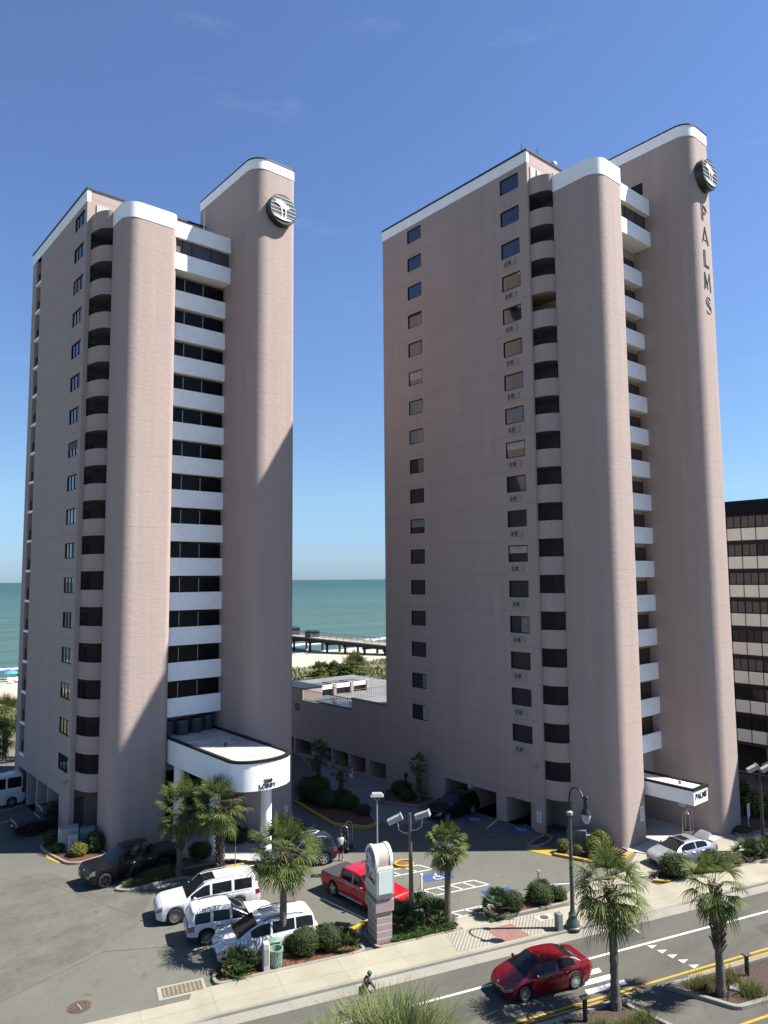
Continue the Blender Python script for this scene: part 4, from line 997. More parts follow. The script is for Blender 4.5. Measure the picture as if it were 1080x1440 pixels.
# beach umbrellas and chairs
def umbrella(x, y, z, col, lab, nm):
    t = thing('beach_umbrella', lab, 'beach umbrella', (x, y, z), 0, 'umbrellas on the beach')
    mb = MB(); mb.tube([(x, y, z), (x, y, z+2.1)], .04, 6); mb.build('pole', M_signwhite, t)
    mb = MB(); mb.lathe([(1.5, 1.65), (1.2, 1.85), (.6, 2.1), (.02, 2.2), (.6, 2.06), (1.2, 1.8), (1.5, 1.62)], (x, y, z), 8, cap=False); mb.build('canopy', mat('umbrella_'+nm, col, .8), t)
for a in ((39.2, 168.5, (.05, .16, .50), 'blue beach umbrella at the left edge nearest the surf', 'blue'), (40.8, 160.5, (.05, .15, .46), 'blue beach umbrella beside the row of white chairs', 'blue'), (38.4, 163, (.10, .42, .40), 'green beach umbrella between the two blue ones', 'green'), (42.6, 164.5, (.06, .17, .5), 'blue beach umbrella close to the tower edge', 'blue')):
    umbrella(a[0], a[1], bz(a[0], a[1]), *a[2:])
def chair(x, y, rz, lab):
    t = thing('beach_chair', lab, 'beach chair', (x, y, bz(x, y)), rz, 'white chairs on the sand')
    mb = MB(); mb.box(-.4, .4, -.6, .35, .3, .36); mb.build('seat', M_signwhite, t, world=False)
    mb = MB(); mb.obox((0, .6, .68), (1, 0, 0), (0, .5, .85), (0, -.85, .5), .4, .45, .03); mb.build('backrest', M_signwhite, t, world=False)
    for sx in (-.36, .36):
        mb = MB(); mb.tube([(sx, -.5, 0), (sx, -.5, .5), (sx, .5, .5), (sx, .6, 0)], .03, 5); mb.build('frame', M_black, t, world=False)
for i, (x, y) in enumerate(((37.2, 157.5), (38.8, 157.8), (40.4, 158.0), (41.8, 158.3))): chair(x, y, .2, ['white beach chair first in the row at the left edge', 'white beach chair second in the row on the sand', 'white beach chair third in the row on the sand', 'white beach chair last in the row beside the tower'][i])
# ------------------------------------------------------------------ vehicles
def car_paint(name, col, metal=.0, rough=.25): return mat(name, col, rough, metal, var=0, coat=.45 if max(col) > .03 else .12, spec=.35 if max(col) > .03 else .18)
M_carglass = mat('car_glass', (.008, .009, .010), .06, var=0, spec=.25)
M_tyre = mat('tyre_rubber', (.018, .018, .018), .85, var=.2, scale=8)
M_trim = mat('black_trim', (.02, .02, .021), .55, var=.15)
M_gap = mat('panel_gap', (.008, .008, .008), .8, var=0)
M_lamp = mat('lamp_lens', (.17, .18, .19), .12, var=0, spec=.8, coat=.5)
M_tail = mat('tail_lens', (.28, .012, .014), .2, var=0, coat=.5)
M_alloy = mat('alloy_wheel', (.62, .63, .64), .3, metal=.8, var=.05)
M_alloydark = mat('dark_wheel', (.03, .03, .032), .35, metal=.5, var=.1)
def itp(tab, x):
    if x <= tab[0][0]: return tab[0][1]
    for (a, p), (b, q) in zip(tab, tab[1:]):
        if x <= b:
            t = (x-a)/(b-a); return p+(q-p)*t
    return tab[-1][1]
def smooth_tab(tab, x, w=.05): return (itp(tab, x-w)+2*itp(tab, x)+itp(tab, x+w))/4
_wheels = {}
def wheel(r, w, spokes, m_rim, parent, loc, side, name='wheel'):
    """tyre with rim child; faces outwards along side*y"""
    key = (r, w, spokes, m_rim.name)
    if key not in _wheels:
        mb = MB(); mb.lathe([(r*.62, -w/2), (r*.9, -w/2), (r*.98, -w*.38), (r, -w*.2), (r, w*.2), (r*.98, w*.38), (r*.92, w/2), (r*.68, w/2), (r*.66, w*.35)], (0, 0, 0), 28, 'y', cap=False)
        a = mb.build('wheel', M_tyre, None, 50)
        mb = MB(); mb.mi = 0
        mb.lathe([(r*.665, w*.36), (r*.69, w*.47), (r*.64, w*.46), (r*.60, w*.25), (r*.60, -w*.1)], (0, 0, 0), 28, 'y', cap=False)
        mb.lathe([(r*.16, w*.2), (r*.16, w*.42), (r*.1, w*.44), (.001, w*.44)], (0, 0, 0), 14, 'y', cap=False)
        for k in range(spokes):
            an = 2*pi*k/spokes; d = Vector((cos(an), 0, sin(an))); t = Vector((-d.z, 0, d.x)); hw = r*(.62/spokes)
            p0, p1 = d*r*.12, d*r*.63
            vs = [p0-t*hw*.8+Vector((0, w*.42, 0)), p1-t*hw*1.1+Vector((0, w*.44, 0)), p1+t*hw*1.1+Vector((0, w*.44, 0)), p0+t*hw*.8+Vector((0, w*.42, 0))]
            vb = [v-Vector((0, w*.22, 0)) for v in vs]; mb.loft([vb, vs], cap=True)
        mb.mi = 1; mb.lathe([(r*.6, -w*.05), (.001, -w*.05)], (0, 0, 0), 24, 'y', cap=False)
        b = mb.build('rim', [m_rim, M_trim], None, 40); b.parent = a
        _wheels[key] = (a.data, b.data); bpy.data.objects.remove(b); bpy.data.objects.remove(a)
    a = bpy.data.objects.new('wheel', _wheels[key][0]); COL.objects.link(a); a.parent = parent; a.location = loc
    a.rotation_euler = (0, 0, 0 if side > 0 else pi)
    b = bpy.data.objects.new('rim', _wheels[key][1]); COL.objects.link(b); b.parent = a

def make_car(name, label, cat, S, paint, loc, rz, group=None):
    """body lofted from cross-sections; S holds the side profile, plan and glazing ranges. +x is forward"""
    root = thing(name, label, cat, (0, 0, 0), 0, group)
    Lh = S['L']/2; W = S['W']/2; clr = S.get('clr', .22); R = S['R']; wx = S['wx']; roof = S.get('tumble', .74)
    top, belt, plan = S['top'], S['belt'], S['plan']
    brk = [Lh, -Lh]
    for a, b in S['wind']+S['rear']+S['side']: brk += [a, b]
    for g in S.get('gaps', []): brk += [g-.008, g+.008]
    if 'sunroof' in S: brk += list(S['sunroof'])
    if 'bed' in S: brk += [S['bed'], -Lh+.06]
    xs = sorted({round(v, 4) for v in brk+[-Lh+S['L']*k/92 for k in range(93)]+[w+R*1.14*cos(pi*j/12) for w in wx for j in range(13)]})
    xs2 = []
    for x in xs:
        if not xs2 or x-xs2[-1] > .004: xs2.append(x)
    xs = xs2
    def ring(x):
        w = W*smooth_tab(plan, x, .04); zt = smooth_tab(top, x, .035 if 'bed' in S else .05); zb = smooth_tab(belt, x)
        zb = min(zb, zt-.02)
        cz = clr
        for e, s in ((Lh, 1), (-Lh, -1)):
            dd = abs(x-e)
            if dd < .5: cz = clr+.10*(1-dd/.5)**1.5
        arch = 0
        for c in wx:
            if abs(x-c) < R*1.14: arch = max(arch, R+sqrt(max(0, (R*1.14)**2-(x-c)**2)))
        zs = max(cz, arch); zs = min(zs, zb-.12)
        g = zt-zb; f = max(0, min(1, g/.42)); f = f*f*(3-2*f)
        bw = w*.955
        wr = bw*(1-f)+w*roof*f
        def gw(t): return bw+(wr-bw)*t
        P = [(0, zs), (w*.62, zs), (w*.965, zs), (w*.998, zs+(zb-zs)*.33), (w*1.0, zs+(zb-zs)*.66), (w*.975, zb-.02 if zb-zs > .1 else zb), (bw, zb+.004),
             (gw(.12), zb+g*(.10)), (gw(.84), zb+g*(.80)), (gw(.98)*.965, zb+g*.935), (wr*.66*(1-.0)+0, zb+g*.985), (0, zt)]
        return P
    def rake(x, z):
        k = 0
        for e, s in ((Lh, 1), (-Lh, -1)):
            dd = abs(x-e)
            if dd < .6:
                t = (1-dd/.6)**2; zm = S.get('nose', .58) if s > 0 else S.get('tailz', .7)
                k -= s*t*S.get('rk', .12)*min(2.2, ((z-zm)/.42)**2)
        return k
    rings = []
    for x in xs:
        P = ring(x); half = [(x+rake(x, z), y, z) for y, z in P]
        rings.append(half)
    cls = {}
    def put(c, vs): cls.setdefault(c, []).append(vs)
    def inr(x, rs): return any(a < x < b for a, b in rs)
    nP = len(rings[0])
    for i in range(len(xs)-1):
        xm = (xs[i]+xs[i+1])/2
        gap = any(abs(xm-g) < .007 for g in S.get('gaps', []))
        zt, zb = smooth_tab(top, xm), smooth_tab(belt, xm)
        for k in range(nP-1):
            c = 'body'
            if k <= 1: c = 'trim'
            if S.get('clad') and k == 2: c = 'trim'
            if gap and 2 <= k <= 5: c = 'gap'
            if k == 7 and inr(xm, S['side']): c = 'side_window'
            if k in (8, 9, 10) and inr(xm, S['wind']) and zt-zb > .05: c = 'windscreen' if not (k == 8) else 'body'
            if k in (9, 10) and inr(xm, S['rear']): c = 'rear_window'
            if 'sunroof' in S and k == 10 and S['sunroof'][0] < xm < S['sunroof'][1]: c = 'sunroof'
            if 'bed' in S and xm < S['bed'] and xm > -Lh+.06 and k in (8, 9, 10): c = 'tonneau_cover'
            if xm > Lh-S.get('hl', .38) and k == 4 and xm < Lh: c = 'headlight'
            if xm < -Lh+S.get('tl', .3) and k in S.get('tk', (4,)): c = 'tail_light'
            if k == 1 and False: pass
            for s in (1, -1):
                q = [rings[i][k], rings[i+1][k], rings[i+1][k+1], rings[i][k+1]]
                q = [(a, b*s, z) for a, b, z in q]
                put(c, q if s < 0 else q[::-1])
    # end caps in three columns
    for end, i in (('f', len(xs)-1), ('r', 0)):
        for k in range(1, nP-1):
            a, b = rings[i][k], rings[i][k+1]
            for j, (u, v) in enumerate(((-1, -.6), (-.6, .6), (.6, 1))):
                c = 'body'; mid = j == 1
                if end == 'f':
                    if k == 2 and mid: c = 'trim'
                    if k == 3 and mid: c = 'grille'
                    if k == 4: c = 'grille' if (mid and S.get('grille2')) else ('body' if mid else 'headlight')
                    if k == 1: c = 'trim'
                else:
                    if k in (1, 2): c = 'trim'
                    if k in S.get('tk', (4,)) and not mid: c = 'tail_light'
                    if k in (7, 8) and S.get('hatch'): c = 'rear_window' if k == 7 else 'body'
                q = [(a[0], a[1]*u, a[2]), (a[0], a[1]*v, a[2]), (b[0], b[1]*v, b[2]), (b[0], b[1]*u, b[2])]
                put(c, q)
    mats = dict(windscreen=M_carglass, side_window=M_carglass, rear_window=M_carglass, sunroof=M_carglass, headlight=M_lamp, tail_light=M_tail, grille=S.get('m_grille', M_trim), tonneau_cover=mat('tonneau_vinyl', (.045, .048, .05), .7, var=.1))
    def mesh(c, qs, m, nm):
        me = bpy.data.meshes.new(nm); vd = {}; vv = []; ff = []; mm = []
        for qi, (q, mi) in enumerate(qs):
            f = []
            for p in q:
                key = (round(p[0], 4), round(p[1], 4), round(p[2], 4))
                if key not in vd: vd[key] = len(vv); vv.append(p)
                if vd[key] not in f: f.append(vd[key])
            if len(f) > 2: ff.append(f); mm.append(mi)
        me.from_pydata(vv, [], ff)
        for x in m: me.materials.append(x)
        me.polygons.foreach_set('material_index', mm); me.polygons.foreach_set('use_smooth', [True]*len(ff))
        me.update()
        import bmesh
        bm = bmesh.new(); bm.from_mesh(me); bmesh.ops.recalc_face_normals(bm, faces=bm.faces); bm.to_mesh(me); bm.free()
        me.set_sharp_from_angle(angle=radians(38))
        o = bpy.data.objects.new(nm, me); COL.objects.link(o); o.parent = root; return o
    body = mesh('body', [(q, 0) for q in cls['body']]+[(q, 1) for q in cls['trim']]+[(q, 2) for q in cls.get('gap', [])], [paint, M_trim, M_gap], 'body')
    for c in mats:
        if c not in cls: continue
        if c in ('headlight', 'tail_light', 'side_window'):
            for s in (1, -1):
                qs = [(q, 0) for q in cls[c] if sum(p[1] for p in q)*s > 0]
                if qs: mesh(c, qs, [mats[c]], c)
        else: mesh(c, [(q, 0) for q in cls[c]], [mats[c]], c)
    # wheels
    for x in wx:
        for s in (1, -1): wheel(R, S.get('ww', .24), S.get('spokes', 10), S.get('m_rim', M_alloy), root, (x, s*(W-.13), R), s)
    mb = MB()  # wheel wells close the arches
    pass
    for x in wx:
        mb = MB(); mb.lathe([(R*1.12, -W*.86), (R*1.12, W*.86)], (x, 0, R), 20, 'y'); mb.build('wheel_well', M_gap, root)
    # mirrors
    mx = S['mirror']
    for s in (1, -1):
        z = itp(belt, mx)+.06; y = W*itp(plan, mx)
        mb = MB(); mb.ball((mx-.02, s*(y+.10), z+.05), .09, .115, .085, 10, 6); mb.tube([(mx, s*(y-.08), z-.02), (mx, s*(y+.06), z+.02)], .03, 6)
        mb.build('mirror', S.get('m_mirror', paint), root, 60)
    # handles
    mb = MB()
    for hx in S.get('handles', []):
        for s in (1, -1):
            z = itp(belt, hx)-.12; y = W*itp(plan, hx)*.99
            mb.bbox(hx-.11, hx+.11, min(s*(y-.01), s*(y+.03)), max(s*(y-.01), s*(y+.03)), z-.02, z+.02, .008)
    if S.get('handles'): mb.build('door_handles', S.get('m_handle', M_trim), root)
    if S.get('rails'):
        a, b = S['rails']
        for s in (1, -1):
            mb = MB(); ps = []
            for k in range(9):
                x = a+(b-a)*k/8; ps.append((x, s*W*roof*.9, smooth_tab(top, x)-.035+(.075 if 0 < k < 8 else .0)))
            mb.tube(ps, .022, 6); mb.build('roof_rail', S.get('m_rail', M_trim), root, 50)
    # number plates
    mb = MB(); mb.box(-Lh-.02, -Lh+.12, -.16, .16, S.get('plz', .72), S.get('plz', .72)+.14); mb.build('number_plate', M_signwhite, root)
    if S.get('badge'):
        mb = MB(); mb.lathe([(.07, 0), (.06, .03), (.001, .035)], (Lh-.06, 0, S['badge']), 12, 'x', cap=False); mb.build('badge', M_alloy, root, 40)
    if S.get('chrome'):
        mb = MB()
        for s in (1, -1):
            ps = []
            for k in range(13):
                a, b = S['chrome']; x = a+(b-a)*k/12; ps.append((x, s*(W*itp(plan, x)*.965), itp(belt, x)+.015))
            mb.tube(ps, .012, 5)
        mb.build('chrome_strip', M_alloy, root)
    root.location = loc; root.rotation_euler = (0, 0, rz)
    return root
FACE_S = ST_ANG+pi      # nose towards -S (left in the picture)
def suv_spec(L, W, Hh, R, fo, ro, **kw):
    """fo/ro: front and rear overhang"""
    h = L/2; fw, rw = h-fo, -h+ro
    d = dict(L=L, W=W, R=R, wx=[fw, rw], clr=.24)
    cowl = fw-.62*1.0
    d['top'] = [(-h, Hh*.60), (-h+.04, Hh*.80), (-h+.16, Hh*.95), (-h+.45, Hh*.985), (-h+1.6, Hh), (cowl-1.35, Hh*.985), (cowl-.95, Hh*.955), (cowl-.05, Hh*.645), (cowl+.05, Hh*.615), (h-.35, Hh*.56), (h-.06, Hh*.50), (h, Hh*.42)]
    d['belt'] = [(-h, Hh*.58), (-h+.5, Hh*.60), (cowl, Hh*.575), (h-.35, Hh*.525), (h-.06, Hh*.47), (h, Hh*.40)]
    d['plan'] = [(-h, .86), (-h+.12, .94), (-h+.5, .99), (0, 1), (h-.7, .985), (h-.25, .92), (h-.08, .83), (h, .74)]
    d['wind'] = [(cowl-.95, cowl+.0)]; d['rear'] = []; d['hatch'] = True
    d['side'] = [(-h+.42, rw-.12+.25), (rw+.22, rw+1.12), (rw+1.24, cowl-.42)]
    d['gaps'] = [rw+.42, rw+1.18, cowl-.12]; d['mirror'] = cowl-.38; d['handles'] = [rw+.62, rw+1.42]
    d.update(kw); return d
PW = car_paint('white_car_paint', (.80, .80, .79))
PBK = car_paint('black_car_paint', (.008, .008, .009))
# white long SUV, nose left
S = suv_spec(5.7, 2.06, 1.92, .41, .98, 1.32, rails=(-1.9, .75), m_rail=M_alloy, sunroof=(-.35, .62), spokes=12, grille2=True, m_grille=M_alloy, plz=.95, badge=.95, tumble=.78, hl=.3, chrome=(-2.2, 1.1))
S['side'] = [(-2.35, -1.35), (-1.2, -.12), (0.0, 1.05)]; S['gaps'] = [-.05, -1.25, 1.45]; S['handles'] = [-.35, .72-1.6]
c_yuk = make_car('parked_suv', 'long white SUV with a dark sunroof, parked nose-out nearest the two tall palms', 'SUV', S, PW, (0, 0, 0), FACE_S, 'white cars parked side by side')
# white mid SUV, tail left
S = suv_spec(4.75, 1.92, 1.70, .375, .9, .98, rails=(-1.6, .45), spokes=8, clad=True, plz=.8, tl=.36, tk=(4, 5), tumble=.76)
S['side'] = [(-2.0, -1.2), (-1.05, -.2), (-.08, .75)]; S['gaps'] = [-.14, -1.1, 1.05]
c_aca = make_car('parked_suv', 'white SUV parked tail-out with red tail lights, in the middle of the three white cars', 'SUV', S, PW, (0, 0, 0), ST_ANG, 'white cars parked side by side')
# white minivan
S = suv_spec(5.18, 2.02, 1.77, .36, .98, 1.12, rails=(-1.75, .3), spokes=10, plz=.8, tl=.25, tk=(4, 5), tumble=.76, badge=.78, clr=.17, grille2=False)
h_ = 2.59
S['top'] = [(-h_, 1.1), (-h_+.05, 1.35), (-h_+.2, 1.62), (-h_+.6, 1.73), (-.6, 1.77), (.35, 1.70), (.6, 1.64), (1.55, 1.14), (1.7, 1.08), (2.2, .94), (2.5, .78), (h_, .66)]
S['belt'] = [(-h_, 1.05), (-1.8, 1.08), (.9, 1.0), (1.6, .98), (2.2, .86), (2.5, .72), (h_, .6)]
S['wind'] = [(.6, 1.62)]; S['side'] = [(-2.25, -1.32), (-1.25, -.12), (-.02, .95)]; S['gaps'] = [-1.28, -.07, 1.12]; S['mirror'] = 1.0; S['handles'] = [-.3, .2]
c_pac = make_car('parked_minivan', 'white minivan parked nose-out behind the spiky plant and green bin', 'minivan', S, PW, (0, 0, 0), FACE_S, 'white cars parked side by side')
def pickup_spec(L, W, Hh, R, fo, ro, bedx, cowl, cabr, **kw):
    h = L/2; zb = Hh*.60
    d = dict(L=L, W=W, R=R, wx=[h-fo, -h+ro], clr=.32, nose=.75, tailz=.8, rk=.06)
    d['top'] = [(-h, zb*.9), (-h+.05, zb+.05), (bedx, zb+.05), (bedx+.06, zb+.12), (bedx+.16, Hh*.93), (bedx+.32, Hh*.985), ((bedx+cowl)/2, Hh), (cowl-.78, Hh*.965), (cowl-.02, Hh*.66), (cowl+.08, Hh*.635), (h-.3, Hh*.615), (h-.1, Hh*.59), (h-.02, Hh*.50), (h, Hh*.42)]
    d['belt'] = [(-h, zb*.88), (-h+.05, zb+.02), (cowl, Hh*.605), (h-.3, Hh*.585), (h-.1, Hh*.56), (h-.02, Hh*.48), (h, Hh*.40)]
    d['tumble'] = .84; d['plan'] = [(-h, .93), (-h+.1, .97), (0, 1), (h-.5, .99), (h-.15, .95), (h, .88)]
    d['wind'] = [(cowl-.76, cowl)]; d['rear'] = [(bedx+.05, bedx+.2)]; d['bed'] = bedx
    m_ = (bedx+cowl)/2-.05
    d['side'] = [(bedx+.3, m_-.06), (m_+.06, cowl-.45)]; d['gaps'] = [bedx+.2, m_, cowl-.1]; d['mirror'] = cowl-.42; d['handles'] = [bedx+.42, m_+.2]
    d.update(kw); return d
S = pickup_spec(5.95, 2.06, 1.95, .42, .98, 1.2, -1.22, 1.48, 0, spokes=6, m_rim=M_alloydark, m_grille=M_trim, grille2=True, badge=1.0, m_handle=M_alloy)
c_ram = make_car('parked_pickup', 'black crew-cab pickup parked in the drive beside the left tower', 'pickup truck', S, PBK, (0, 0, 0), pi)
S = pickup_spec(5.85, 2.04, 1.88, .41, .98, 1.22, -1.2, 1.42, 0, spokes=5, grille2=True, m_grille=M_trim, m_handle=M_trim, badge=.95)
c_sil = make_car('parked_pickup', 'red crew-cab pickup with a dark tonneau cover, parked behind the tall sign', 'pickup truck', S, car_paint('red_car_paint', (.36, .008, .014)), (0, 0, 0), 0)
mb = MB()
for s in (1, -1): mb.bbox(-1.1, 1.0, min(s*.9, s*1.06), max(s*.9, s*1.06), .36, .42, .02)
sb = mb.build('side_step', M_alloy, None); sb.parent = c_sil
S = pickup_spec(5.6, 1.95, 1.82, .40, .95, 1.2, -1.15, 1.35, 0, spokes=6, m_rim=M_alloydark)
c_dpk = make_car('parked_pickup', 'dark pickup with red tail lights, parked in shade under the left tower', 'pickup truck', S, car_paint('charcoal_car_paint', (.014, .014, .016)), (0, 0, 0), 0)
def sedan_spec(L, W, Hh, R, fo, ro, **kw):
    h = L/2
    d = dict(L=L, W=W, R=R, wx=[h-fo, -h+ro], clr=.16, nose=.48, tailz=.75, rk=.13, tumble=.70)
    d['top'] = [(-h, Hh*.60), (-h+.06, Hh*.70), (-h+.35, Hh*.735), (-h+.62, Hh*.76), (-h+.95, Hh*.87), (-h+1.3, Hh*.96), (-h+1.75, Hh*.998), (-h+2.4, Hh), (-h+2.75, Hh*.97), (-h+3.62, Hh*.69), (-h+3.75, Hh*.66), (h-.35, Hh*.545), (h-.07, Hh*.46), (h, Hh*.40)]
    d['belt'] = [(-h, Hh*.56), (-h+.3, Hh*.69), (-h+1.2, Hh*.665), (-h+3.5, Hh*.61), (h-.35, Hh*.50), (h-.07, Hh*.43), (h, Hh*.37)]
    d['plan'] = [(-h, .80), (-h+.15, .90), (-h+.6, .985), (0, 1), (h-.75, .985), (h-.3, .90), (h-.1, .78), (h, .64)]
    d['wind'] = [(-h+2.72, -h+3.66)]; d['rear'] = [(-h+.62, -h+1.36)]
    d['side'] = [(-h+1.02, -h+1.95), (-h+2.05, -h+3.2)]; d['gaps'] = [-h+1.3, -h+2.0, -h+3.3]; d['mirror'] = -h+3.18; d['handles'] = [-h+1.5, -h+2.3]
    d['tk'] = (4, 5); d['tl'] = .25; d['hl'] = .34
    d.update(kw); return d
c_ela = make_car('moving_sedan', 'dark red sedan driving left along the street', 'sedan', sedan_spec(4.62, 1.82, 1.46, .335, .90, 1.06, spokes=10, badge=.66, m_handle=car_paint('deep_red_paint', (.19, .004, .012))), car_paint('deep_red_paint', (.19, .004, .012), .25), (0, 0, 0), FACE_S)
c_cam = make_car('parked_sedan', 'silver sedan stopped with its boot lid raised beside the right tower entrance', 'sedan', sedan_spec(4.85, 1.84, 1.45, .345, .95, 1.1, spokes=9, sunroof=(-.35, .25), m_handle=M_alloy), car_paint('silver_car_paint', (.42, .43, .45), .6, .25), (0, 0, 0), FACE_S)
# raised boot lid of the silver sedan
mb = MB(); R_ = []
for k in range(6):
    t = k/5; x, z = -1.55-.62*t, 1.12+.50*t-.10*t*t; hw = .58*(1-.15*t)
    R_.append([(x, -hw, z), (x-.05, -hw*.6, z+.05), (x-.05, hw*.6, z+.05), (x, hw, z), (x+.02, hw*.8, z-.05), (x+.02, -hw*.8, z-.05)])
mb.loft(R_, cap=True); q = mb.build('boot_lid', MATS['silver_car_paint'], None, 40); q.parent = c_cam
mb = MB(); mb.box(-2.2, -1.6, -.6, .6, 1.04, 1.075); q = mb.build('boot_opening', M_gap, None); q.parent = c_cam
# van, black SUV and others
S = suv_spec(5.9, 2.0, 2.55, .36, .95, 1.1, spokes=8, clr=.2, tumble=.9, plz=.9)
h_ = 2.95
S['top'] = [(-h_, 2.0), (-h_+.05, 2.4), (-h_+.3, 2.52), (0, 2.55), (1.2, 2.5), (1.5, 2.35), (2.2, 1.45), (2.35, 1.35), (2.75, 1.2), (2.92, .95), (h_, .8)]
S['belt'] = [(-h_, 1.35), (1.5, 1.35), (2.2, 1.3), (2.75, 1.1), (2.92, .9), (h_, .75)]
S['wind'] = [(1.5, 2.2)]; S['side'] = [(-2.6, -1.5), (-1.35, -.1), (.3, 1.45)]; S['gaps'] = [-1.42, .1, 1.7]; S['mirror'] = 1.75; S['handles'] = [-.1, .4]
c_van = make_car('parked_van', 'white high-roof passenger van standing at the garage of the left tower', 'van', S, PW, (0, 0, 0), pi)
S = suv_spec(4.7, 1.9, 1.72, .37, .9, .98, rails=(-1.6, .45), m_rail=M_alloy, spokes=5, tumble=.76)
S['side'] = [(-2.0, -1.2), (-1.05, -.2), (-.08, .75)]; S['gaps'] = [-.14, -1.1, 1.05]
c_dsuv = make_car('parked_suv', 'black SUV with bright roof rails, half hidden by the palm beside the luggage cart', 'SUV', S, car_paint('blueblack_car_paint', (.016, .019, .024), .2), (0, 0, 0), FACE_S)
S = dict(S); S['rails'] = None
c_gar = make_car('parked_suv', 'black SUV parked nose-out in the shaded garage bay of the right tower', 'SUV', S, car_paint('garage_black_paint', (.01, .01, .011)), (0, 0, 0), pi)
def put(c, x, y, rz=None):
    c.location = (x, y, .012)
    if rz is not None: c.rotation_euler = (0, 0, rz)
def wheel_at(p, off, side, rz, W):
    """place so that the wheel at body x=off on the given side touches the ground point p"""
    d = Vector((cos(rz), sin(rz), 0)); s = Vector((-sin(rz), cos(rz), 0))
    return Vector((*p, 0))-d*off-s*side*(W/2-.05)
for c, p, off, side, rz, W in ((c_yuk, (17.46, 38.57), 1.87, 1, FACE_S, 2.06), (c_aca, (18.18, 35.60), -1.395, -1, ST_ANG, 1.92), (c_pac, (21.94, 32.75), -1.47, 1, FACE_S, 2.02),
        (c_ram, (16.35, 45.85), 1.995, 1, pi, 2.06), (c_sil, (26.2, 35.7), -1.705, -1, radians(-88), 2.04), (c_ela, (28.58*.93, 23.36*.93), 1.44, 1, FACE_S-.02, 1.83), (c_cam, (47.48, 23.68), -1.325, 1, FACE_S+.02, 1.84),
        (c_dsuv, (28.48, 39.76), -1.37, 1, FACE_S+.05, 1.9), (c_gar, (40.3, 40.2), 1.45, 1, pi, 1.9)):
    v = wheel_at(p, off, side, rz, W); put(c, v.x, v.y, rz)
for c, x, y, rz in ((c_yuk, 19.75, 38.9, FACE_S), (c_aca, 19.55, 35.8, ST_ANG), (c_pac, 20.05, 33.05, FACE_S), (c_ela, 27.85, 21.9, FACE_S-.02), (c_cam, 46.5, 24.8, FACE_S), (c_ram, 18.45, 46.75, pi)): put(c, x, y, rz)
put(c_van, 14.4, 68.0, pi); put(c_dpk, 17.2, 59.15, 0)
# ------------------------------------------------------------------ plants
M_frond = leafmat('palm_frond', (.065, .10, .024), (.15, .19, .052), (.22, .235, .08), .3)
M_frond_dry = leafmat('dry_frond', (.22, .16, .08), (.30, .23, .12))
M_trunk = mat('palm_trunk_bark', (.185, .150, .115), .95, var=.35, scale=4, bmp=.6, bscale=9, bdist=.05)
M_boot = leafmat('palm_boot', (.10, .075, .05), (.24, .19, .14), None, .0)
def frond(mb, o, az, el, lp, lf, nl, rnd, droop=1.0, wide=1.75, lw=.027):
    d = Vector((cos(az)*cos(el), sin(az)*cos(el), sin(el)))
    s = Vector((-sin(az), cos(az), 0)); up = s.cross(d) if s.cross(d).z > 0 else d.cross(s)
    # petiole bends down slightly
    mid = o+d*lp*.55; tip = o+d*lp-Vector((0, 0, .10*lp*droop))
    w = .016
    mb.add([o-s*w, o+s*w, mid+s*w, mid-s*w], [(0, 1, 2, 3)]); mb.add([mid-s*w, mid+s*w, tip+s*w*.8, tip-s*w*.8], [(0, 1, 2, 3)])
    d2 = (tip-mid).normalized()
    tilt = rnd.uniform(-.35, .35); s2 = (s*cos(tilt)+up*sin(tilt)).normalized(); up2 = d2.cross(s2)
    if up2.z < 0: up2 = -up2
    for k in range(nl):
        t = (k+.5)/nl*2-1
        a = t*wide+rnd.uniform(-.04, .04); l = lf*(1-.32*abs(t)**1.6)*rnd.uniform(.86, 1.08)
        ld = (d2*cos(a)+s2*sin(a)+up2*(.16-.10*abs(t))).normalized()
        b = tip-d2*.18*(1-abs(t))*lp*.5
        ls = ld.cross(up2)
        if ls.length < .01: continue
        ls.normalize()
        p1 = b+ld*l*.55; p2 = b+ld*l*.84-Vector((0, 0, l*.10*droop)); p3 = b+ld*l*.98-Vector((0, 0, l*.34*droop*rnd.uniform(.6, 1.3)))
        i0 = len(mb.v)
        mb.add([b-ls*lw*.35, b+ls*lw*.35, p1+ls*lw, p1-ls*lw, p2+ls*lw*.7, p2-ls*lw*.7, p3], [(0, 1, 2, 3), (3, 2, 4, 5), (5, 4, 6)])
def crown_mesh(seed, nf, lp, lf, lo=-55, hi=88, nl=20, droop=1.0, name='crown', lw=.027):
    rnd = random.Random(seed); mb = MB()
    for k in range(nf):
        t = (k+.5)/nf; el = radians(hi-(hi-lo)*t**.85)+rnd.uniform(-.1, .1); az = k*2.39996+rnd.uniform(-.25, .25)
        f = rnd.uniform(.82, 1.12)*(1-.12*t)
        frond(mb, Vector((cos(az)*.1, sin(az)*.1, .12-.25*t)), az, el, lp*f, lf*f, nl, rnd, droop*(.7+.7*t), lw=lw)
    return mb
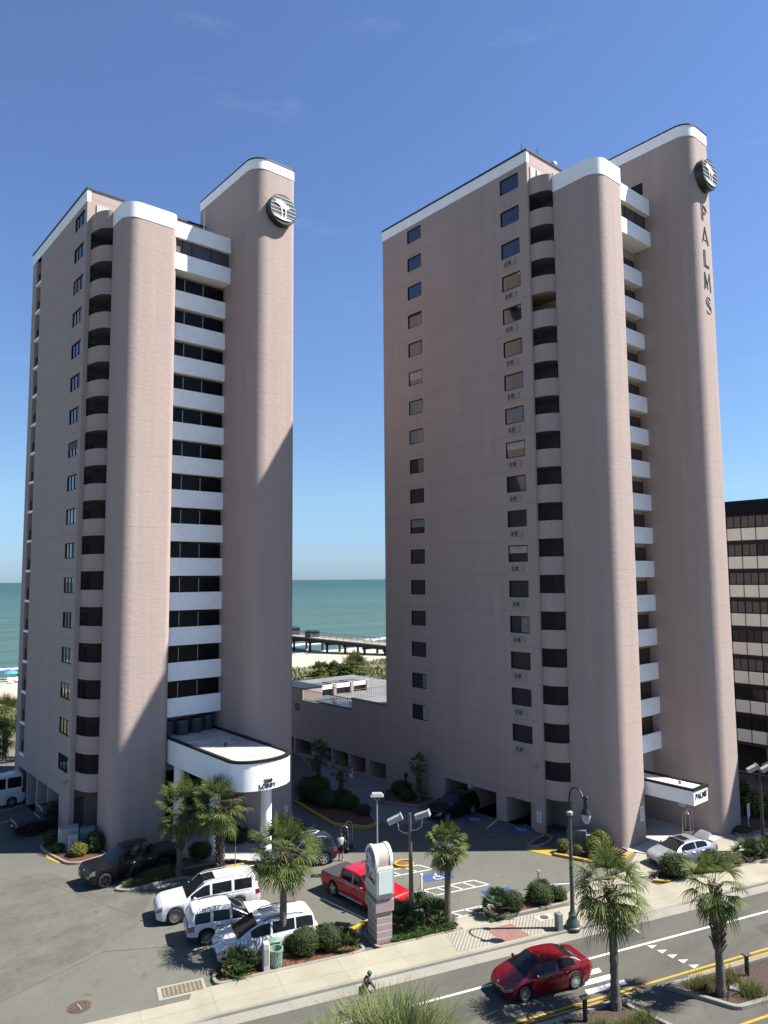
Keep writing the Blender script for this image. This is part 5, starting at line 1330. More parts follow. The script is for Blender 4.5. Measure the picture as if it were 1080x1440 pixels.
def palm(name, label, loc, h, seed, nf=44, lp=1.05, lf=1.05, tr=(.19, .145), boots=(0, 0), lean=(0, 0), dry=4, lo=-55, hi=88, group='palm trees round the car park', droop=.72, nl=20, rz=0, lw=.027):
    t = thing(name, label, 'palm tree', loc, rz, group); rnd = random.Random(seed+5)
    mb = MB(); R = []; n = 14; m = max(8, int(h*7))
    def ax(z): f = z/h; return Vector((lean[0]*f*f, lean[1]*f*f, z))
    for i in range(m+1):
        z = h*i/m; f = i/m; r = tr[0]+(tr[1]-tr[0])*f+.07*max(0, 1-f*7)+.012*rnd.uniform(-1, 1)
        c = ax(z); R.append([(c.x+r*cos(2*pi*k/n)*(1+.05*noise.noise(Vector((k*.9, z*2, seed)))), c.y+r*sin(2*pi*k/n)*(1+.05*noise.noise(Vector((k*.9+7, z*2, seed)))), z) for k in range(n)])
    mb.loft(R, cap=True); mb.build('trunk', M_trunk, t, 60, world=False)
    if boots[1] > boots[0]:
        mb = MB(); z = boots[0]; k = 0
        while z < boots[1]:
            for q in range(5):
                a = 2*pi*q/5+k*.62; r = tr[1]+.0; c = ax(z); d = Vector((cos(a), sin(a), 0)); s = Vector((-d.y, d.x, 0))
                p = c+d*r*.9; l = rnd.uniform(.22, .36); o = d*rnd.uniform(.10, .2)
                w = rnd.uniform(.05, .075)
                mb.loft([[p-s*w*1.3, p+s*w*1.3, p+s*w+d*.05, p-s*w+d*.05], [p+o+Vector((0, 0, l))-s*w*.55, p+o+Vector((0, 0, l))+s*w*.55, p+o*1.25+Vector((0, 0, l*.96))+s*w*.5, p+o*1.25+Vector((0, 0, l*.96))-s*w*.5]], cap=True)
            z += .135; k += 1
        mb.build('leaf_bases', M_boot, t, world=False)
    mb = crown_mesh(seed, nf, lp, lf, lo, hi, nl, droop, lw=lw); c = ax(h)
    o = mb.build('crown', M_frond, None); o.parent = t; o.location = c
    if dry:
        mb = MB()
        for k in range(dry): frond(mb, Vector((0, 0, -.2)), rnd.uniform(0, 6.28), radians(rnd.uniform(-75, -45)), lp*.9, lf*.75, 14, rnd, 1.5, 1.0)
        o = mb.build('dry_fronds', M_frond_dry, None); o.parent = t; o.location = c
    return t
palm('palm_tree', 'palm with a ragged drooping crown in front of the left tower, left of the pair', (20.55, 44.3, 0), 4.15, 11, 42, 1.2, 1.15, (.2, .16), (1.6, 3.9), (.25, .1), 3)
palm('palm_tree', 'rough-trunked palm under the white LOBBY canopy, right of the pair', (22.35, 42.35, 0), 4.55, 12, 46, 1.1, 1.1, (.19, .17), (.3, 4.4), (-.3, -.3), 4)
palm('palm_tree', 'smooth-trunked palm with the widest crown, standing by the white minivan', (20.5, 32.15, 0), 4.75, 13, 46, 1.15, 1.15, (.19, .15), (3.9, 4.6), (.1, .1), 3, lo=-50)
palm('palm_tree', 'small-crowned palm with a criss-cross trunk top, beside the two-headed lamp pole', (28.4, 28.4, 0), 4.3, 14, 36, .72, .72, (.2, .15), (3.0, 4.2), (.05, 0), 5)
palm('palm_tree', 'tall palm with a full drooping crown in the median in front of the right tower', (28.75, 18.64, 0), 5.0, 15, 48, 1.05, 1.12, (.2, .15), (4.3, 4.9), (.1, .15), 4, lo=-62, droop=1.25)
palm('palm_tree', 'thin-crowned palm with a shaggy trunk in the median by the bollard light', (33.1, 16.1, 0), 4.75, 16, 24, .85, .88, (.19, .17), (2.0, 4.6), (.05, .1), 7, lo=-60, droop=1.4)
palm('palm_tree', 'small palm in the shade against the wall of the right tower', (42.3, 45.5, 0), 3.0, 17, 22, .5, .5, (.13, .11), (.5, 2.8), (0, 0), 3)
palm('palm_tree', 'dark shaded palm in front of the arcade, beside the left tower edge', (36.6, 52.0, 0), 3.6, 18, 26, .75, .7, (.14, .12), (1, 3.4), (0, 0), 2)
palm('palm_tree', 'thin young palm in shade before the arcade columns', (38.3, 51.0, 0), 2.2, 19, 14, .6, .55, (.09, .08), (0.2, 2.0), (0, 0), 2)
# palms at the back of the beach
def bpalm(x, y, h, seed, lab, sc=1.0, nf=50): return palm('palm_tree', lab, (x, y, bz(x, y)-.1), h, seed, max(30, nf-15), .95*sc, 1.0*sc, (.22, .18), (.3, max(.5, h-.2)), (0, 0), 3, -25, 88, 'palms behind the beach', .7, 15, 0, .085)
bpalm(86.8, 111.5, .9, 21, 'large round palm behind the pool deck, in front of the sand', 2.15, 70)
bpalm(80.8, 114.0, 1.0, 22, 'low palm left of the large round one behind the pool deck', 1.3)
bpalm(82.9, 112.5, .9, 23, 'low palm touching the large round one on its left', 1.2)
bpalm(78.2, 110.5, .5, 24, 'lowest palm at the left end of the beach row', 1.0)
bpalm(84.4, 110.0, .7, 29, 'short palm squeezed against the large round one', .95)
palm('palm_tree', 'sunlit palm at the left edge behind the left tower', (19.6, 84.5, 0), 4.6, 25, 46, 1.3, 1.25, (.2, .16), (1, 4.4), (0, 0), 4, group='palms behind the left tower')
palm('palm_tree', 'second sunlit palm at the left edge, nearer the tower', (21.6, 83.0, 0), 3.8, 26, 40, 1.25, 1.2, (.2, .16), (1, 3.6), (0, 0), 4, group='palms behind the left tower')
palm('palm_tree', 'dark palm at the left edge above the van', (18.0, 80.5, 0), 3.2, 27, 40, 1.2, 1.1, (.2, .16), (1, 3.0), (0, 0), 3, group='palms behind the left tower')

# clipped shrubs, leafy bushes, grasses
M_shrub = leafmat('shrub_leaf', (.035, .065, .016), (.075, .115, .03), (.105, .14, .04), .2)
M_crot = leafmat('croton_leaf', (.075, .12, .025), (.20, .22, .05), (.34, .31, .06), .25)
M_cover = leafmat('groundcover_leaf', (.05, .11, .025), (.09, .16, .035), (.12, .19, .05), .25)
M_bush = leafmat('bush_leaf', (.04, .075, .025), (.09, .13, .05), (.13, .16, .06), .25)
M_grass = leafmat('grass_blade', (.10, .155, .042), (.21, .255, .085), (.33, .34, .16), .35)
M_grass2 = leafmat('tufted_grass', (.16, .16, .06), (.26, .24, .10), (.12, .15, .05), .35)
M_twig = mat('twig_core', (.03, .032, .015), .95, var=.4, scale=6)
def bush_mesh(seed, n, leaf, top=.65, flat=.72, rough=.22):
    rnd = random.Random(seed); mb = MB()
    for k in range(n):
        u = rnd.uniform(-1, 1); a = rnd.uniform(0, 2*pi); q = sqrt(1-u*u); d = Vector((q*cos(a), q*sin(a), u))
        r = (1-abs(rnd.gauss(0, .12)))*(1+rough*noise.noise(d*2.1+Vector((seed, 0, 0)))+rough*.6*noise.noise(d*5+Vector((seed, 9, 0))))
        p = Vector((d.x*r, d.y*r, max(-.1, flat*(1+d.z*r)*.98-.02)))
        nn = (d+Vector((rnd.gauss(0, .5), rnd.gauss(0, .5), rnd.gauss(.25, .5)))).normalized(); s = nn.cross(Vector((rnd.random(), rnd.random(), rnd.random()))).normalized(); t = nn.cross(s)
        l = leaf*rnd.uniform(.7, 1.3); mb.add([p-t*l, p+s*l*.45, p+t*l, p-s*l*.45], [(0, 1, 2, 3)])
    return mb
_bush = {}
def bush(name, label, loc, r, h, kind, m, group, n=4200, leaf=.052, seed=1, core=True, cat='shrub', rough=.24):
    key = (kind, seed)
    if key not in _bush:
        o = bush_mesh(seed*13+kind, n, leaf, rough=rough).build('foliage', m, None)
        c = MB(); c.ball((0, 0, .66), .80, .80, .62, 16, 10, .12); cm = c.build('branches', M_twig, None, 180)  # solid dark ball fills the inside of the leaves
        _bush[key] = (o.data, cm.data); bpy.data.objects.remove(o); bpy.data.objects.remove(cm)
    t = thing(name, label, cat, loc, random.Random(loc[0]).uniform(0, 6), group)
    for nm, me in zip(('foliage', 'branches'), _bush[key]):
        if nm == 'branches' and not core: continue
        o = bpy.data.objects.new(nm, me); COL.objects.link(o); o.parent = t; o.scale = (r, r, h/1.44)
    return t
def blades_mesh(seed, n, spread, h, w, droop, base=.3, seg=4):
    rnd = random.Random(seed); mb = MB()
    for k in range(n):
        a = rnd.uniform(0, 2*pi); el = radians(rnd.uniform(35, 88)); l = h*rnd.uniform(.65, 1.1)
        b = Vector((rnd.gauss(0, base*.5), rnd.gauss(0, base*.5), 0)); d = Vector((cos(a)*cos(el)*spread, sin(a)*cos(el)*spread, sin(el))).normalized(); s = Vector((-sin(a), cos(a), 0))
        ps = []
        for i in range(seg+1):
            t = i/seg; ps.append(b+d*l*t+Vector((cos(a)*.25, sin(a)*.25, -1))*(l*droop*t**2.4))
        for i in range(seg):
            w0, w1 = w*(1-(i/seg)**2), w*(1-((i+1)/seg)**2)
            if i == 0: idx = len(mb.v); mb.v += [tuple(ps[0]-s*w0), tuple(ps[0]+s*w0)]
            mb.v += [tuple(ps[i+1]-s*w1), tuple(ps[i+1]+s*w1)]
            mb.f.append((idx, idx+1, idx+3, idx+2)); mb.m.append(0); idx += 2
    return mb
_bl = {}
def tuft(name, label, loc, sc, key, m, group, cat='grass', **kw):
    if key not in _bl:
        o = blades_mesh(**kw).build('blades', m, None); _bl[key] = o.data; bpy.data.objects.remove(o)
    o = bpy.data.objects.new(name, _bl[key]); COL.objects.link(o); o.location = loc; o.scale = (sc,)*3; o.rotation_euler = (0, 0, random.Random(loc[0]*7+loc[1]).uniform(0, 6)); tag(o, label, cat, group)
    return o
_sp = {}
def spiky(name, label, loc, sc, group, seed=3, nf=24, cat='fan palm'):
    if seed not in _sp:
        mb = crown_mesh(seed, nf, .62, .55, 5, 86, 15, .8); o = mb.build('fronds', M_bush, None); _sp[seed] = o.data; bpy.data.objects.remove(o)
    o = bpy.data.objects.new(name, _sp[seed]); COL.objects.link(o); o.location = loc; o.scale = (sc,)*3; o.rotation_euler = (0, 0, loc[0]*3); tag(o, label, cat, group); return o
SH = 'clipped shrubs along the sidewalk'
g = lambda s, n, z=.06: tuple(st(s, n, z))
bush('shrub', 'dark clipped shrub beside the palm trunk and the white minivan', g(10.95, 36.1), .78, 1.35, 1, M_shrub, SH, seed=1)
bush('shrub', 'dark clipped shrub between its twin and the spiky palmetto near the sign', g(12.2, 36.05), .74, 1.28, 1, M_shrub, SH, seed=2)
bush('shrub', 'low clipped shrub at the back of the row behind the white minivan', g(10.4, 36.6), .5, 1.0, 1, M_shrub, SH, seed=1)
bush('shrub', 'round clipped shrub with a palmetto leaning over it, by the hatched bay', g(22.75, 35.55, .2), .62, 1.15, 1, M_shrub, SH, seed=2)
bush('shrub', 'biggest round clipped shrub next to the grey marker post', g(24.7, 35.75, .2), .78, 1.2, 1, M_shrub, SH, seed=1)
bush('shrub', 'loose low shrub between the round shrub and the street lamp', g(25.85, 35.6, .2), .5, .85, 4, M_bush, SH, seed=4, n=1500, leaf=.07, rough=.3)
bush('shrub', 'broad clipped shrub in front of the silver sedan', g(34.75, 35.7), 1.05, 1.4, 1, M_shrub, SH, seed=2)
bush('shrub', 'wide loose shrub right of the broad one, behind the thin palm', g(38.0, 35.6), .95, 1.05, 4, M_bush, SH, seed=5, n=2200, leaf=.08, rough=.3)
bush('shrub', 'smaller loose shrub at the end of the hedge before the driveway', g(36.4, 35.5), .6, .7, 4, M_bush, SH, seed=4, n=1500, leaf=.07, rough=.3)
bush('shrub', 'brownish low shrub right of the loose hedge, by the sidewalk', g(39.3, 35.6), .7, .8, 4, M_grass2, SH, seed=6, n=1200, leaf=.08, rough=.3)
spiky('palmetto', 'tall spiky palmetto in the bed beside the right-hand lamp pole', g(41.2, 35.9), 1.25, 'palmettos in the planting beds', 3)
spiky('palmetto', 'wide palmetto at the right edge under the lamp pole', g(42.7, 35.6), 1.25, 'palmettos in the planting beds', 4)
bush('shrub', 'dark shrub between the two palmettos by the right-hand lamp pole', g(42.0, 36.0), .8, 1.1, 4, M_bush, SH, seed=4, n=1500, leaf=.07, rough=.3)
bush('shrub', 'dark shrub at the right edge of the sidewalk bed', g(44.2, 35.8), .9, 1.2, 4, M_bush, SH, seed=5, n=2200, leaf=.08, rough=.3)
# croton-like variegated bushes
CB = 'yellow-green bushes at the building'
bush('bush', 'round yellow-green bush nearest the right tower fin', (43.95, 29.3, .06), .68, 1.4, 2, M_crot, CB, seed=3, n=1900, leaf=.085, rough=.2, cat='bush')
bush('bush', 'round yellow-green bush in front of the grey electrical cabinet', (42.75, 28.85, .06), .62, 1.3, 2, M_crot, CB, seed=3, n=1900, leaf=.085, rough=.2, cat='bush')
bush('bush', 'small yellow-green bush at the walk to the service door', (41.75, 30.7, .06), .45, .95, 2, M_crot, CB, seed=7, n=900, leaf=.09, rough=.25, cat='bush')
bush('bush', 'smallest yellow-green bush between the cabinet and the lamp post', (42.0, 29.75, .06), .36, .75, 2, M_crot, CB, seed=7, n=900, leaf=.09, rough=.25, cat='bush')
bush('bush', 'yellow-green bush in front of the white cabinets at the left tower', (16.9, 52.0, .06), .62, .95, 2, M_crot, CB, seed=3, n=1900, leaf=.085, rough=.2, cat='bush')
bush('bush', 'dark green bush between the white cabinets and the left tower fin', (17.95, 52.15, .06), .66, 1.35, 4, M_bush, CB, seed=8, n=2000, leaf=.10, rough=.3, cat='bush')
bush('bush', 'shaded bush at the garage corner of the left tower', (16.25, 55.6, .06), .62, 1.0, 4, M_bush, CB, seed=8, n=2000, leaf=.10, rough=.3, cat='bush')
bush('bush', 'low bush left of the white cabinets by the yellow ramp', (16.05, 53.6, .06), .45, .7, 4, M_bush, CB, seed=8, n=2000, leaf=.10, rough=.3, cat='bush')
bush('bush', 'big yellow-green bush behind the right-hand lamp pole', (59.2, 25.2, .06), 1.25, 1.9, 2, M_crot, CB, seed=3, n=1900, leaf=.085, rough=.2, cat='bush')
bush('bush', 'second yellow-green bush at the right edge beyond the lamp pole', (61.4, 24.2, .06), 1.2, 1.8, 2, M_crot, CB, seed=3, n=1900, leaf=.085, rough=.2, cat='bush')
spiky('palmetto', 'shaggy palmetto behind the yellow-green bush by the right tower', (59.6, 27.4, .1), 2.6, 'palmettos in the planting beds', 5, 30)
bush('bush', 'low creeping bush at the foot of the taller right fin', (54.7, 24.5, .05), .75, .4, 4, M_grass2, CB, seed=6, n=1200, leaf=.08, rough=.3, cat='bush')
# shaded bushes between the towers
SB = 'shaded hedges between the towers'
for i, (x, y, r, h, lab) in enumerate(((35.9, 51.6, 1.5, 2.0, 'largest shaded hedge mound beside the left tower'), (35.7, 49.3, 1.15, 1.3, 'shaded hedge mound second from the left tower'), (36.6, 47.8, 1.0, 1.15, 'shaded hedge mound in the middle of the bed'), (37.2, 49.4, .9, 1.1, 'shaded hedge mound at the back of the bed by the path'), (36.6, 45.9, .7, .8, 'smallest shaded hedge mound near the yellow kerb tip'), (42.2, 47.6, .9, 1.3, 'shaded bush under the small wall palm'), (41.6, 46.2, .7, .9, 'shaded bush at the path edge by the small wall palm'), (26.2, 47.2, .9, 1.1, 'shaded shrub under the LOBBY canopy'), (29.3, 44.9, 1.05, 1.3, 'shaded shrub behind the LOBBY canopy column'), (22.9, 46.2, .8, 1.1, 'shaded shrub between the pair of palms'))):
    bush('hedge', lab, (x, y, .06), r, h, 1, M_shrub, SB, seed=1+i % 2)
# palmettos and grasses
PB = 'palmettos in the planting beds'
spiky('palmetto', 'spiky palmetto at the tip of the bed in front of the white minivan', g(7.55, 35.9), 1.15, PB, 3)
spiky('palmetto', 'spiky palmetto right of the two dark clipped shrubs', g(13.05, 35.9), .95, PB, 4)
spiky('palmetto', 'palmetto leaning over the round shrub by the hatched bay', g(22.0, 35.95, .2), 1.2, PB, 3)
spiky('palmetto', 'small palmetto behind the biggest round shrub', g(25.3, 36.5, .2), .9, PB, 4)
for i, (s, n, sc, sd, lab) in enumerate(((16.3, 36.9, 1.25, 4, 'palmetto right of the tall sign, in front of the red pickup'), (17.7, 37.2, 1.35, 3, 'darkest palmetto behind the two-headed lamp pole'), (18.4, 36.3, 1.3, 5, 'palmetto between the lamp pole and the small-crowned palm'), (16.9, 36.0, .9, 3, 'low palmetto in front of the two-headed lamp pole'))): spiky('palmetto', lab, g(s, n), sc, PB, sd)
tuft('cordgrass', 'light green arching grass at the foot of the lamp pole', g(18.3, 35.75), 1.0, 'lir', M_cover, 'grass tufts in the beds', seed=5, n=420, spread=1.1, h=.95, w=.016, droop=.45)
tuft('cordgrass', 'arching grass between the sign and the lamp pole', g(16.6, 35.6), .8, 'lir', M_cover, 'grass tufts in the beds')
tuft('spiky_grass', 'pale spiky grass in front of the white minivan', g(7.6, 35.55), .95, 'spk', M_cover, 'grass tufts in the beds', seed=6, n=160, spread=1.2, h=.95, w=.026, droop=.28)
tuft('spiky_grass', 'spiky grass beside the bicycle behind the white post', g(8.3, 36.2), .85, 'spk', M_cover, 'grass tufts in the beds')
GR = 'fountain grass in the drive island'
for i, (x, y, sc, lab) in enumerate(((17.75, 44.9, .62, 'small flowering grass tuft at the tip of the drive island'), (18.9, 44.85, .95, 'fountain grass clump second from the island tip'), (19.5, 44.75, 1.0, 'fountain grass clump beside the leaning palm trunk'), (20.0, 44.9, .9, 'fountain grass clump against the palm trunk'))):
    tuft('fountain_grass', lab, (x, y, .08), sc, 'fg', M_grass, GR, seed=7, n=380, spread=1.0, h=1.05, w=.012, droop=.35)
MG = 'grass clumps in the median'
for s, n, sc, lab in ((26.45, 25.95, 1.0, 'brownish grass clump left of the thin palm'), (27.95, 25.75, 1.1, 'grass clump behind the thin palm trunk'), (28.1, 24.7, 1.0, 'grass clump beside the white hatch cover'), (31.5, 25.6, .8, 'grass clump at the right edge of the median'), (22.3, 25.0, .95, 'grass clump at the foot of the tall median palm'), (21.3, 24.9, .9, 'grass clump by the bollard light at the bottom edge'), (20.3, 25.4, .8, 'grass clump at the lower median edge, left of the bollard')):
    tuft('median_grass', lab, g(s, n, .05), sc, 'mg', M_grass2, MG, seed=8, n=520, spread=1.0, h=.72, w=.011, droop=.2, base=.45)
tuft('pampas_grass', 'big clump of arching grass at the bottom edge in front of the cyclist', (18.1, 21.0, .0), 1.0, 'pg', M_grass, 'tall grass at the bottom edge', seed=9, n=3400, spread=1.0, h=4.45, w=.022, droop=.30, base=1.0, seg=6)
tuft('pampas_grass', 'smaller clump of upright grass at the bottom edge, left of the big one', (15.75, 21.45, .0), 1.0, 'pg2', M_grass, 'tall grass at the bottom edge', seed=10, n=420, spread=.6, h=3.9, w=.022, droop=.16, base=.6, seg=6)
# creeping ground cover in the sign bed
mb = MB(); rnd = random.Random(12)
for k in range(5200):
    s, n = rnd.uniform(15.3, 19.0), rnd.uniform(35.15, 36.0)
    if n > 35.5+.5*noise.noise(Vector((s*1.3, 3, 0))) and rnd.random() < .6: continue
    p = st(s, n, .08+rnd.random()*.24*(1+.6*noise.noise(Vector((s*2, n*2, 0))))); a = Vector((rnd.gauss(0, 1), rnd.gauss(0, 1), rnd.gauss(.8, .6))).normalized(); t = a.cross(Vector((0, 0, 1))).normalized(); u = a.cross(t); l = rnd.uniform(.04, .08)
    mb.add([p-t*l, p+u*l*.5, p+t*l, p-u*l*.5], [(0, 1, 2, 3)])
tag(mb.build('ground_cover', M_cover), kind='stuff')
# mulch chips give the beds a loose surface
mb = MB()
for (s0, s1, n0, n1, c) in ((6.7, 13.6, 35.2, 36.8, 1500), (14.5, 15.5, 35.2, 37.0, 400)):
    for k in range(c):
        p = st(rnd.uniform(s0, s1), rnd.uniform(n0, n1), .10+rnd.random()*.05); a = rnd.uniform(0, 6.28); d = Vector((cos(a), sin(a), rnd.gauss(0, .35))).normalized(); s = d.cross(Vector((0, 0, 1))).normalized(); l, w = rnd.uniform(.04, .09), rnd.uniform(.012, .025)
        mb.add([p-d*l-s*w, p+d*l-s*w, p+d*l+s*w, p-d*l+s*w], [(0, 1, 2, 3)])
tag(mb.build('mulch_chips', leafmat('mulch_chip', (.17, .055, .03), (.33, .14, .08), None, 0)), kind='stuff')
# ------------------------------------------------------------------ street furniture
def furn(name, label, cat, loc, group=None, rz=0): return thing(name, label, cat, loc, rz, group)
def pt(mbf, name, m, t, sm=40): o = mbf.build(name, m, None, sm); o.parent = t; return o   # local coordinates
# tall street lamp
t = furn('street_lamp', 'tall grey-green street lamp with a curved black arm and teardrop globe at the kerb', 'street lamp', (33.3, 24.0, .12))
mb = MB(); mb.lathe([(.42, 0), (.42, .10), (.36, .14), (.34, .3), (.25, .42), (.21, .62), (.23, .70), (.15, .80), (.13, .95), (.115, 1.1), (.085, 5.75), (.01, 5.75)], (0, 0, 0), 16, cap=False); pt(mb, 'pole', M_green_metal, t, 35)
mb = MB(); mb.lathe([(.09, 5.75), (.17, 5.78), (.17, 5.93), (.08, 5.98), (.01, 5.99)], (0, 0, 0), 14, cap=False); pt(mb, 'collar', M_ltgrey, t)
dn = -SN; ps = []
for k in range(15):
    a = pi*.78*k/14; ps.append(Vector((0, 0, 6.55))+dn*(.62-.62*cos(a))+Vector((0, 0, .78*sin(a))))
ps = [Vector((0, 0, 5.95))]+ps+[ps[-1]+dn*.28+Vector((0, 0, -.22))]
mb = MB(); mb.tube(ps, .048, 8); pt(mb, 'arm', M_black, t, 60)
e = ps[-1]
mb = MB(); mb.lathe([(.03, .28), (.06, .22), (.07, .1), (.11, .06), (.13, -.28), (.15, -.38), (.26, -.52), (.28, -.6), (.24, -.62)], tuple(e), 16, cap=False); mb.ball((e.x, e.y, e.z+.2), .09, .16, .08, 8, 6); pt(mb, 'lamp_housing', M_black, t, 50)
mb = MB(); mb.lathe([(.24, -.61), (.245, -.72), (.19, -.92), (.10, -1.08), (.01, -1.12)], tuple(e), 16, cap=False); pt(mb, 'globe', mat('frosted_globe', (.62, .64, .64), .15, var=0, spec=.7), t, 60)
t = furn('utility_box', 'small grey utility box on the sidewalk beside the street lamp', 'utility box', (32.55, 24.35, .12), rz=ST_ANG); mb = MB(); mb.bbox(-.17, .17, -.17, .17, 0, .85, .03); pt(mb, 'cabinet', mat('box_grey', (.24, .27, .25), .5), t); mb = MB(); mb.box(-.13, .13, -.176, -.168, .1, .75); pt(mb, 'door', mat('box_grey2', (.28, .31, .29), .5), t)
def flood(mb, c, d, up=(0, 0, 1), l=.36):
    d = Vector(d).normalized(); s = d.cross(Vector(up)).normalized(); u = s.cross(d)
    mb.obox(Vector(c), d, s, u, l, .20, .13); mb.obox(Vector(c)+d*l, d, s, u, .03, .23, .16)
M_flood = mat('lamp_head_grey', (.50, .50, .48), .5, var=.08)
M_polebrown = mat('weathered_pole', (.15, .125, .105), .7, var=.3, scale=2)
# two-headed pole
t = furn('floodlight_pole', 'brown pole with two floodlights on curved arms beside the small-crowned palm', 'light pole', (27.3, 30.1, .05))
mb = MB(); mb.tube([(0, 0, 0), (.02, 0, 2.4), (-.02, 0, 5.75)], [.15, .12, .075], 10); pt(mb, 'pole', M_polebrown, t)
ax = Vector((.76, -.65, 0))
for s_, zz in ((-1, 5.0), (1, 5.15)):
    mb = MB(); mb.tube([Vector((0, 0, zz-.3)), ax*s_*.35+Vector((0, 0, zz-.28)), ax*s_*.62+Vector((0, 0, zz-.1)), ax*s_*.68+Vector((0, 0, zz+.3))], .035, 8); pt(mb, 'arm', M_flood, t, 60)
    mb = MB(); flood(mb, ax*s_*.62+Vector((-.2 if s_ < 0 else .15, .1, zz+.45)), ax*.75+Vector((-.1, -.1, .28)) if s_ > 0 else ax*.75+Vector((0, 0, .35)), l=.40); pt(mb, 'floodlight', M_flood, t)
t = furn('light_pole', 'slim pole with one flat light head standing behind the tall sign', 'light pole', (30.1, 36.3, .0))
mb = MB(); mb.tube([(0, 0, 0), (0, 0, 4.55)], [.06, .04], 8); pt(mb, 'pole', M_flood, t)
mb = MB(); mb.tube([(0, 0, 4.5), ax*.28+Vector((0, 0, 4.8))], .025, 6); mb.tube([(0, 0, 4.5), -ax*.28+Vector((0, 0, 4.8))], .025, 6); pt(mb, 'bracket', M_flood, t)
mb = MB(); mb.loft([[ax*a*.42+Vector((.65, .76, 0))*b*.28+Vector((0, 0, 4.82)) for a, b in ((-1, -1), (1, -1), (1, 1), (-1, 1))], [ax*a*.30+Vector((.65, .76, 0))*b*.2+Vector((0, 0, 5.0)) for a, b in ((-1, -1), (1, -1), (1, 1), (-1, 1))]], cap=True); pt(mb, 'light_head', M_flood, t)
t = furn('floodlight_pole', 'dark pole with two floodlights at the right edge by the driveway', 'light pole', (52.17, 21.98, .05))
mb = MB(); mb.tube([(0, 0, 0), (0, 0, 5.3)], [.14, .075], 10); pt(mb, 'pole', mat('dark_pole', (.055, .05, .045), .6), t)
for s_ in (-1, 1):
    mb = MB(); mb.tube([Vector((0, 0, 4.75)), ax*s_*.4+Vector((0, 0, 4.7)), ax*s_*.6+Vector((0, 0, 4.95)), ax*s_*.55+Vector((0, 0, 5.25))], .035, 8); pt(mb, 'arm', M_black, t, 60)
    mb = MB(); flood(mb, ax*s_*.45+Vector((0, 0, 5.4)), ax*.8+Vector((0, 0, .4)), l=.36); pt(mb, 'floodlight', M_flood, t)
t = furn('lamp_post', 'short black lantern post in the shade beside the small wall palm', 'lamp post', (42.1, 46.9, .05))
mb = MB(); mb.tube([(0, 0, 0), (0, 0, 1.6)], .045, 8); pt(mb, 'post', M_black, t)
mb = MB(); mb.lathe([(.07, 1.58), (.13, 1.62), (.16, 1.9), (.2, 1.92), (.03, 2.05), (.01, 2.1)], (0, 0, 0), 8, cap=False); pt(mb, 'lantern', M_black, t, 30)
t = furn('slim_pole', 'thin grey pole rising between the pair of palms behind the long white SUV', 'pole', (23.55, 42.6, .0)); mb = MB(); mb.tube([(0, 0, 0), (0, 0, 3.1)], .028, 6); pt(mb, 'shaft', M_grey, t); mb = MB(); mb.lathe([(.10, 0), (.10, .04), (.04, .06)], (0, 0, 0), 10, cap=False); pt(mb, 'base', M_grey, t)
# low posts
def post(lab, loc, h, m, cap, grp='marker posts at the parking bays', pl=True):
    t = furn('marker_post', lab, 'post', loc, grp); mb = MB(); mb.bbox(-.045, .045, -.045, .045, 0, h, .01); pt(mb, 'post', m, t)
    mb = MB(); mb.bbox(-.09, .09, -.06, .06, h, h+.1, .015); pt(mb, 'cap', cap, t)
post('white post with a small head in front of the hatched bay, beside the red pickup', (29.61, 31.73, 0), 1.45, M_signwhite, M_signwhite)
post('grey-green post behind the biggest round shrub', (36.0, 28.3, 0), 1.0, mat('post_green', (.26, .31, .28), .6), M_ltgrey)
t = furn('canister', 'short pale canister between the round shrub and the street lamp', 'canister', tuple(st(26.1, 36.3, .1))); mb = MB(); mb.lathe([(.15, 0), (.16, .5), (.19, .52), (.19, .6), (.12, .7), (.01, .72)], (0, 0, 0), 14, cap=False); pt(mb, 'drum', mat('pale_green_plastic', (.42, .52, .44), .5), t)
# bed in front of the minivan: bin, pedestal, planter box, bicycle
M_pg = mat('mint_plastic', (.30, .46, .33), .5, var=.05)
t = furn('planter_pot', 'pale green lattice pot standing in the mulch beside the palm trunk', 'pot', (19.45, 31.15, .1)); mb = MB(); mb.lathe([(.27, 0), (.33, .75), (.36, .76), (.36, .84), (.31, .84), (.28, .3), (.01, .3)], (0, 0, 0), 18, cap=False); pt(mb, 'pot', M_pg, t)
mb = MB()
for k in range(18):
    a = 2*pi*k/18
    for q in (.22, -.22): mb.tube([(.285*cos(a), .285*sin(a), .08), (.33*cos(a+q*2), .33*sin(a+q*2), .7)], .014, 4)
pt(mb, 'lattice', mat('mint_lattice', (.40, .56, .43), .5), t)
t = furn('utility_box', 'low green utility box behind the lattice pot', 'utility box', (19.75, 31.95, .1), rz=ST_ANG); mb = MB(); mb.bbox(-.35, .35, -.3, .3, 0, .8, .06); pt(mb, 'cabinet', mat('mint_box', (.22, .35, .25), .5), t); mb = MB(); mb.bbox(-.37, .37, -.32, .32, .8, .88, .03); pt(mb, 'lid', mat('mint_box2', (.26, .40, .29), .5), t)
t = furn('utility_pedestal', 'narrow white utility pedestal beside the lattice pot', 'utility box', (18.93, 31.2, .1), rz=ST_ANG); mb = MB(); mb.bbox(-.15, .15, -.2, .2, 0, 1.25, .03); pt(mb, 'housing', M_tan if False else mat('pedestal_white', (.62, .61, .55), .6), t); mb = MB(); mb.box(-.156, -.15, -.15, .15, .2, 1.1); mb.box(-.1, .1, -.206, -.2, .3, 1.0); pt(mb, 'panel', M_ltgrey, t)
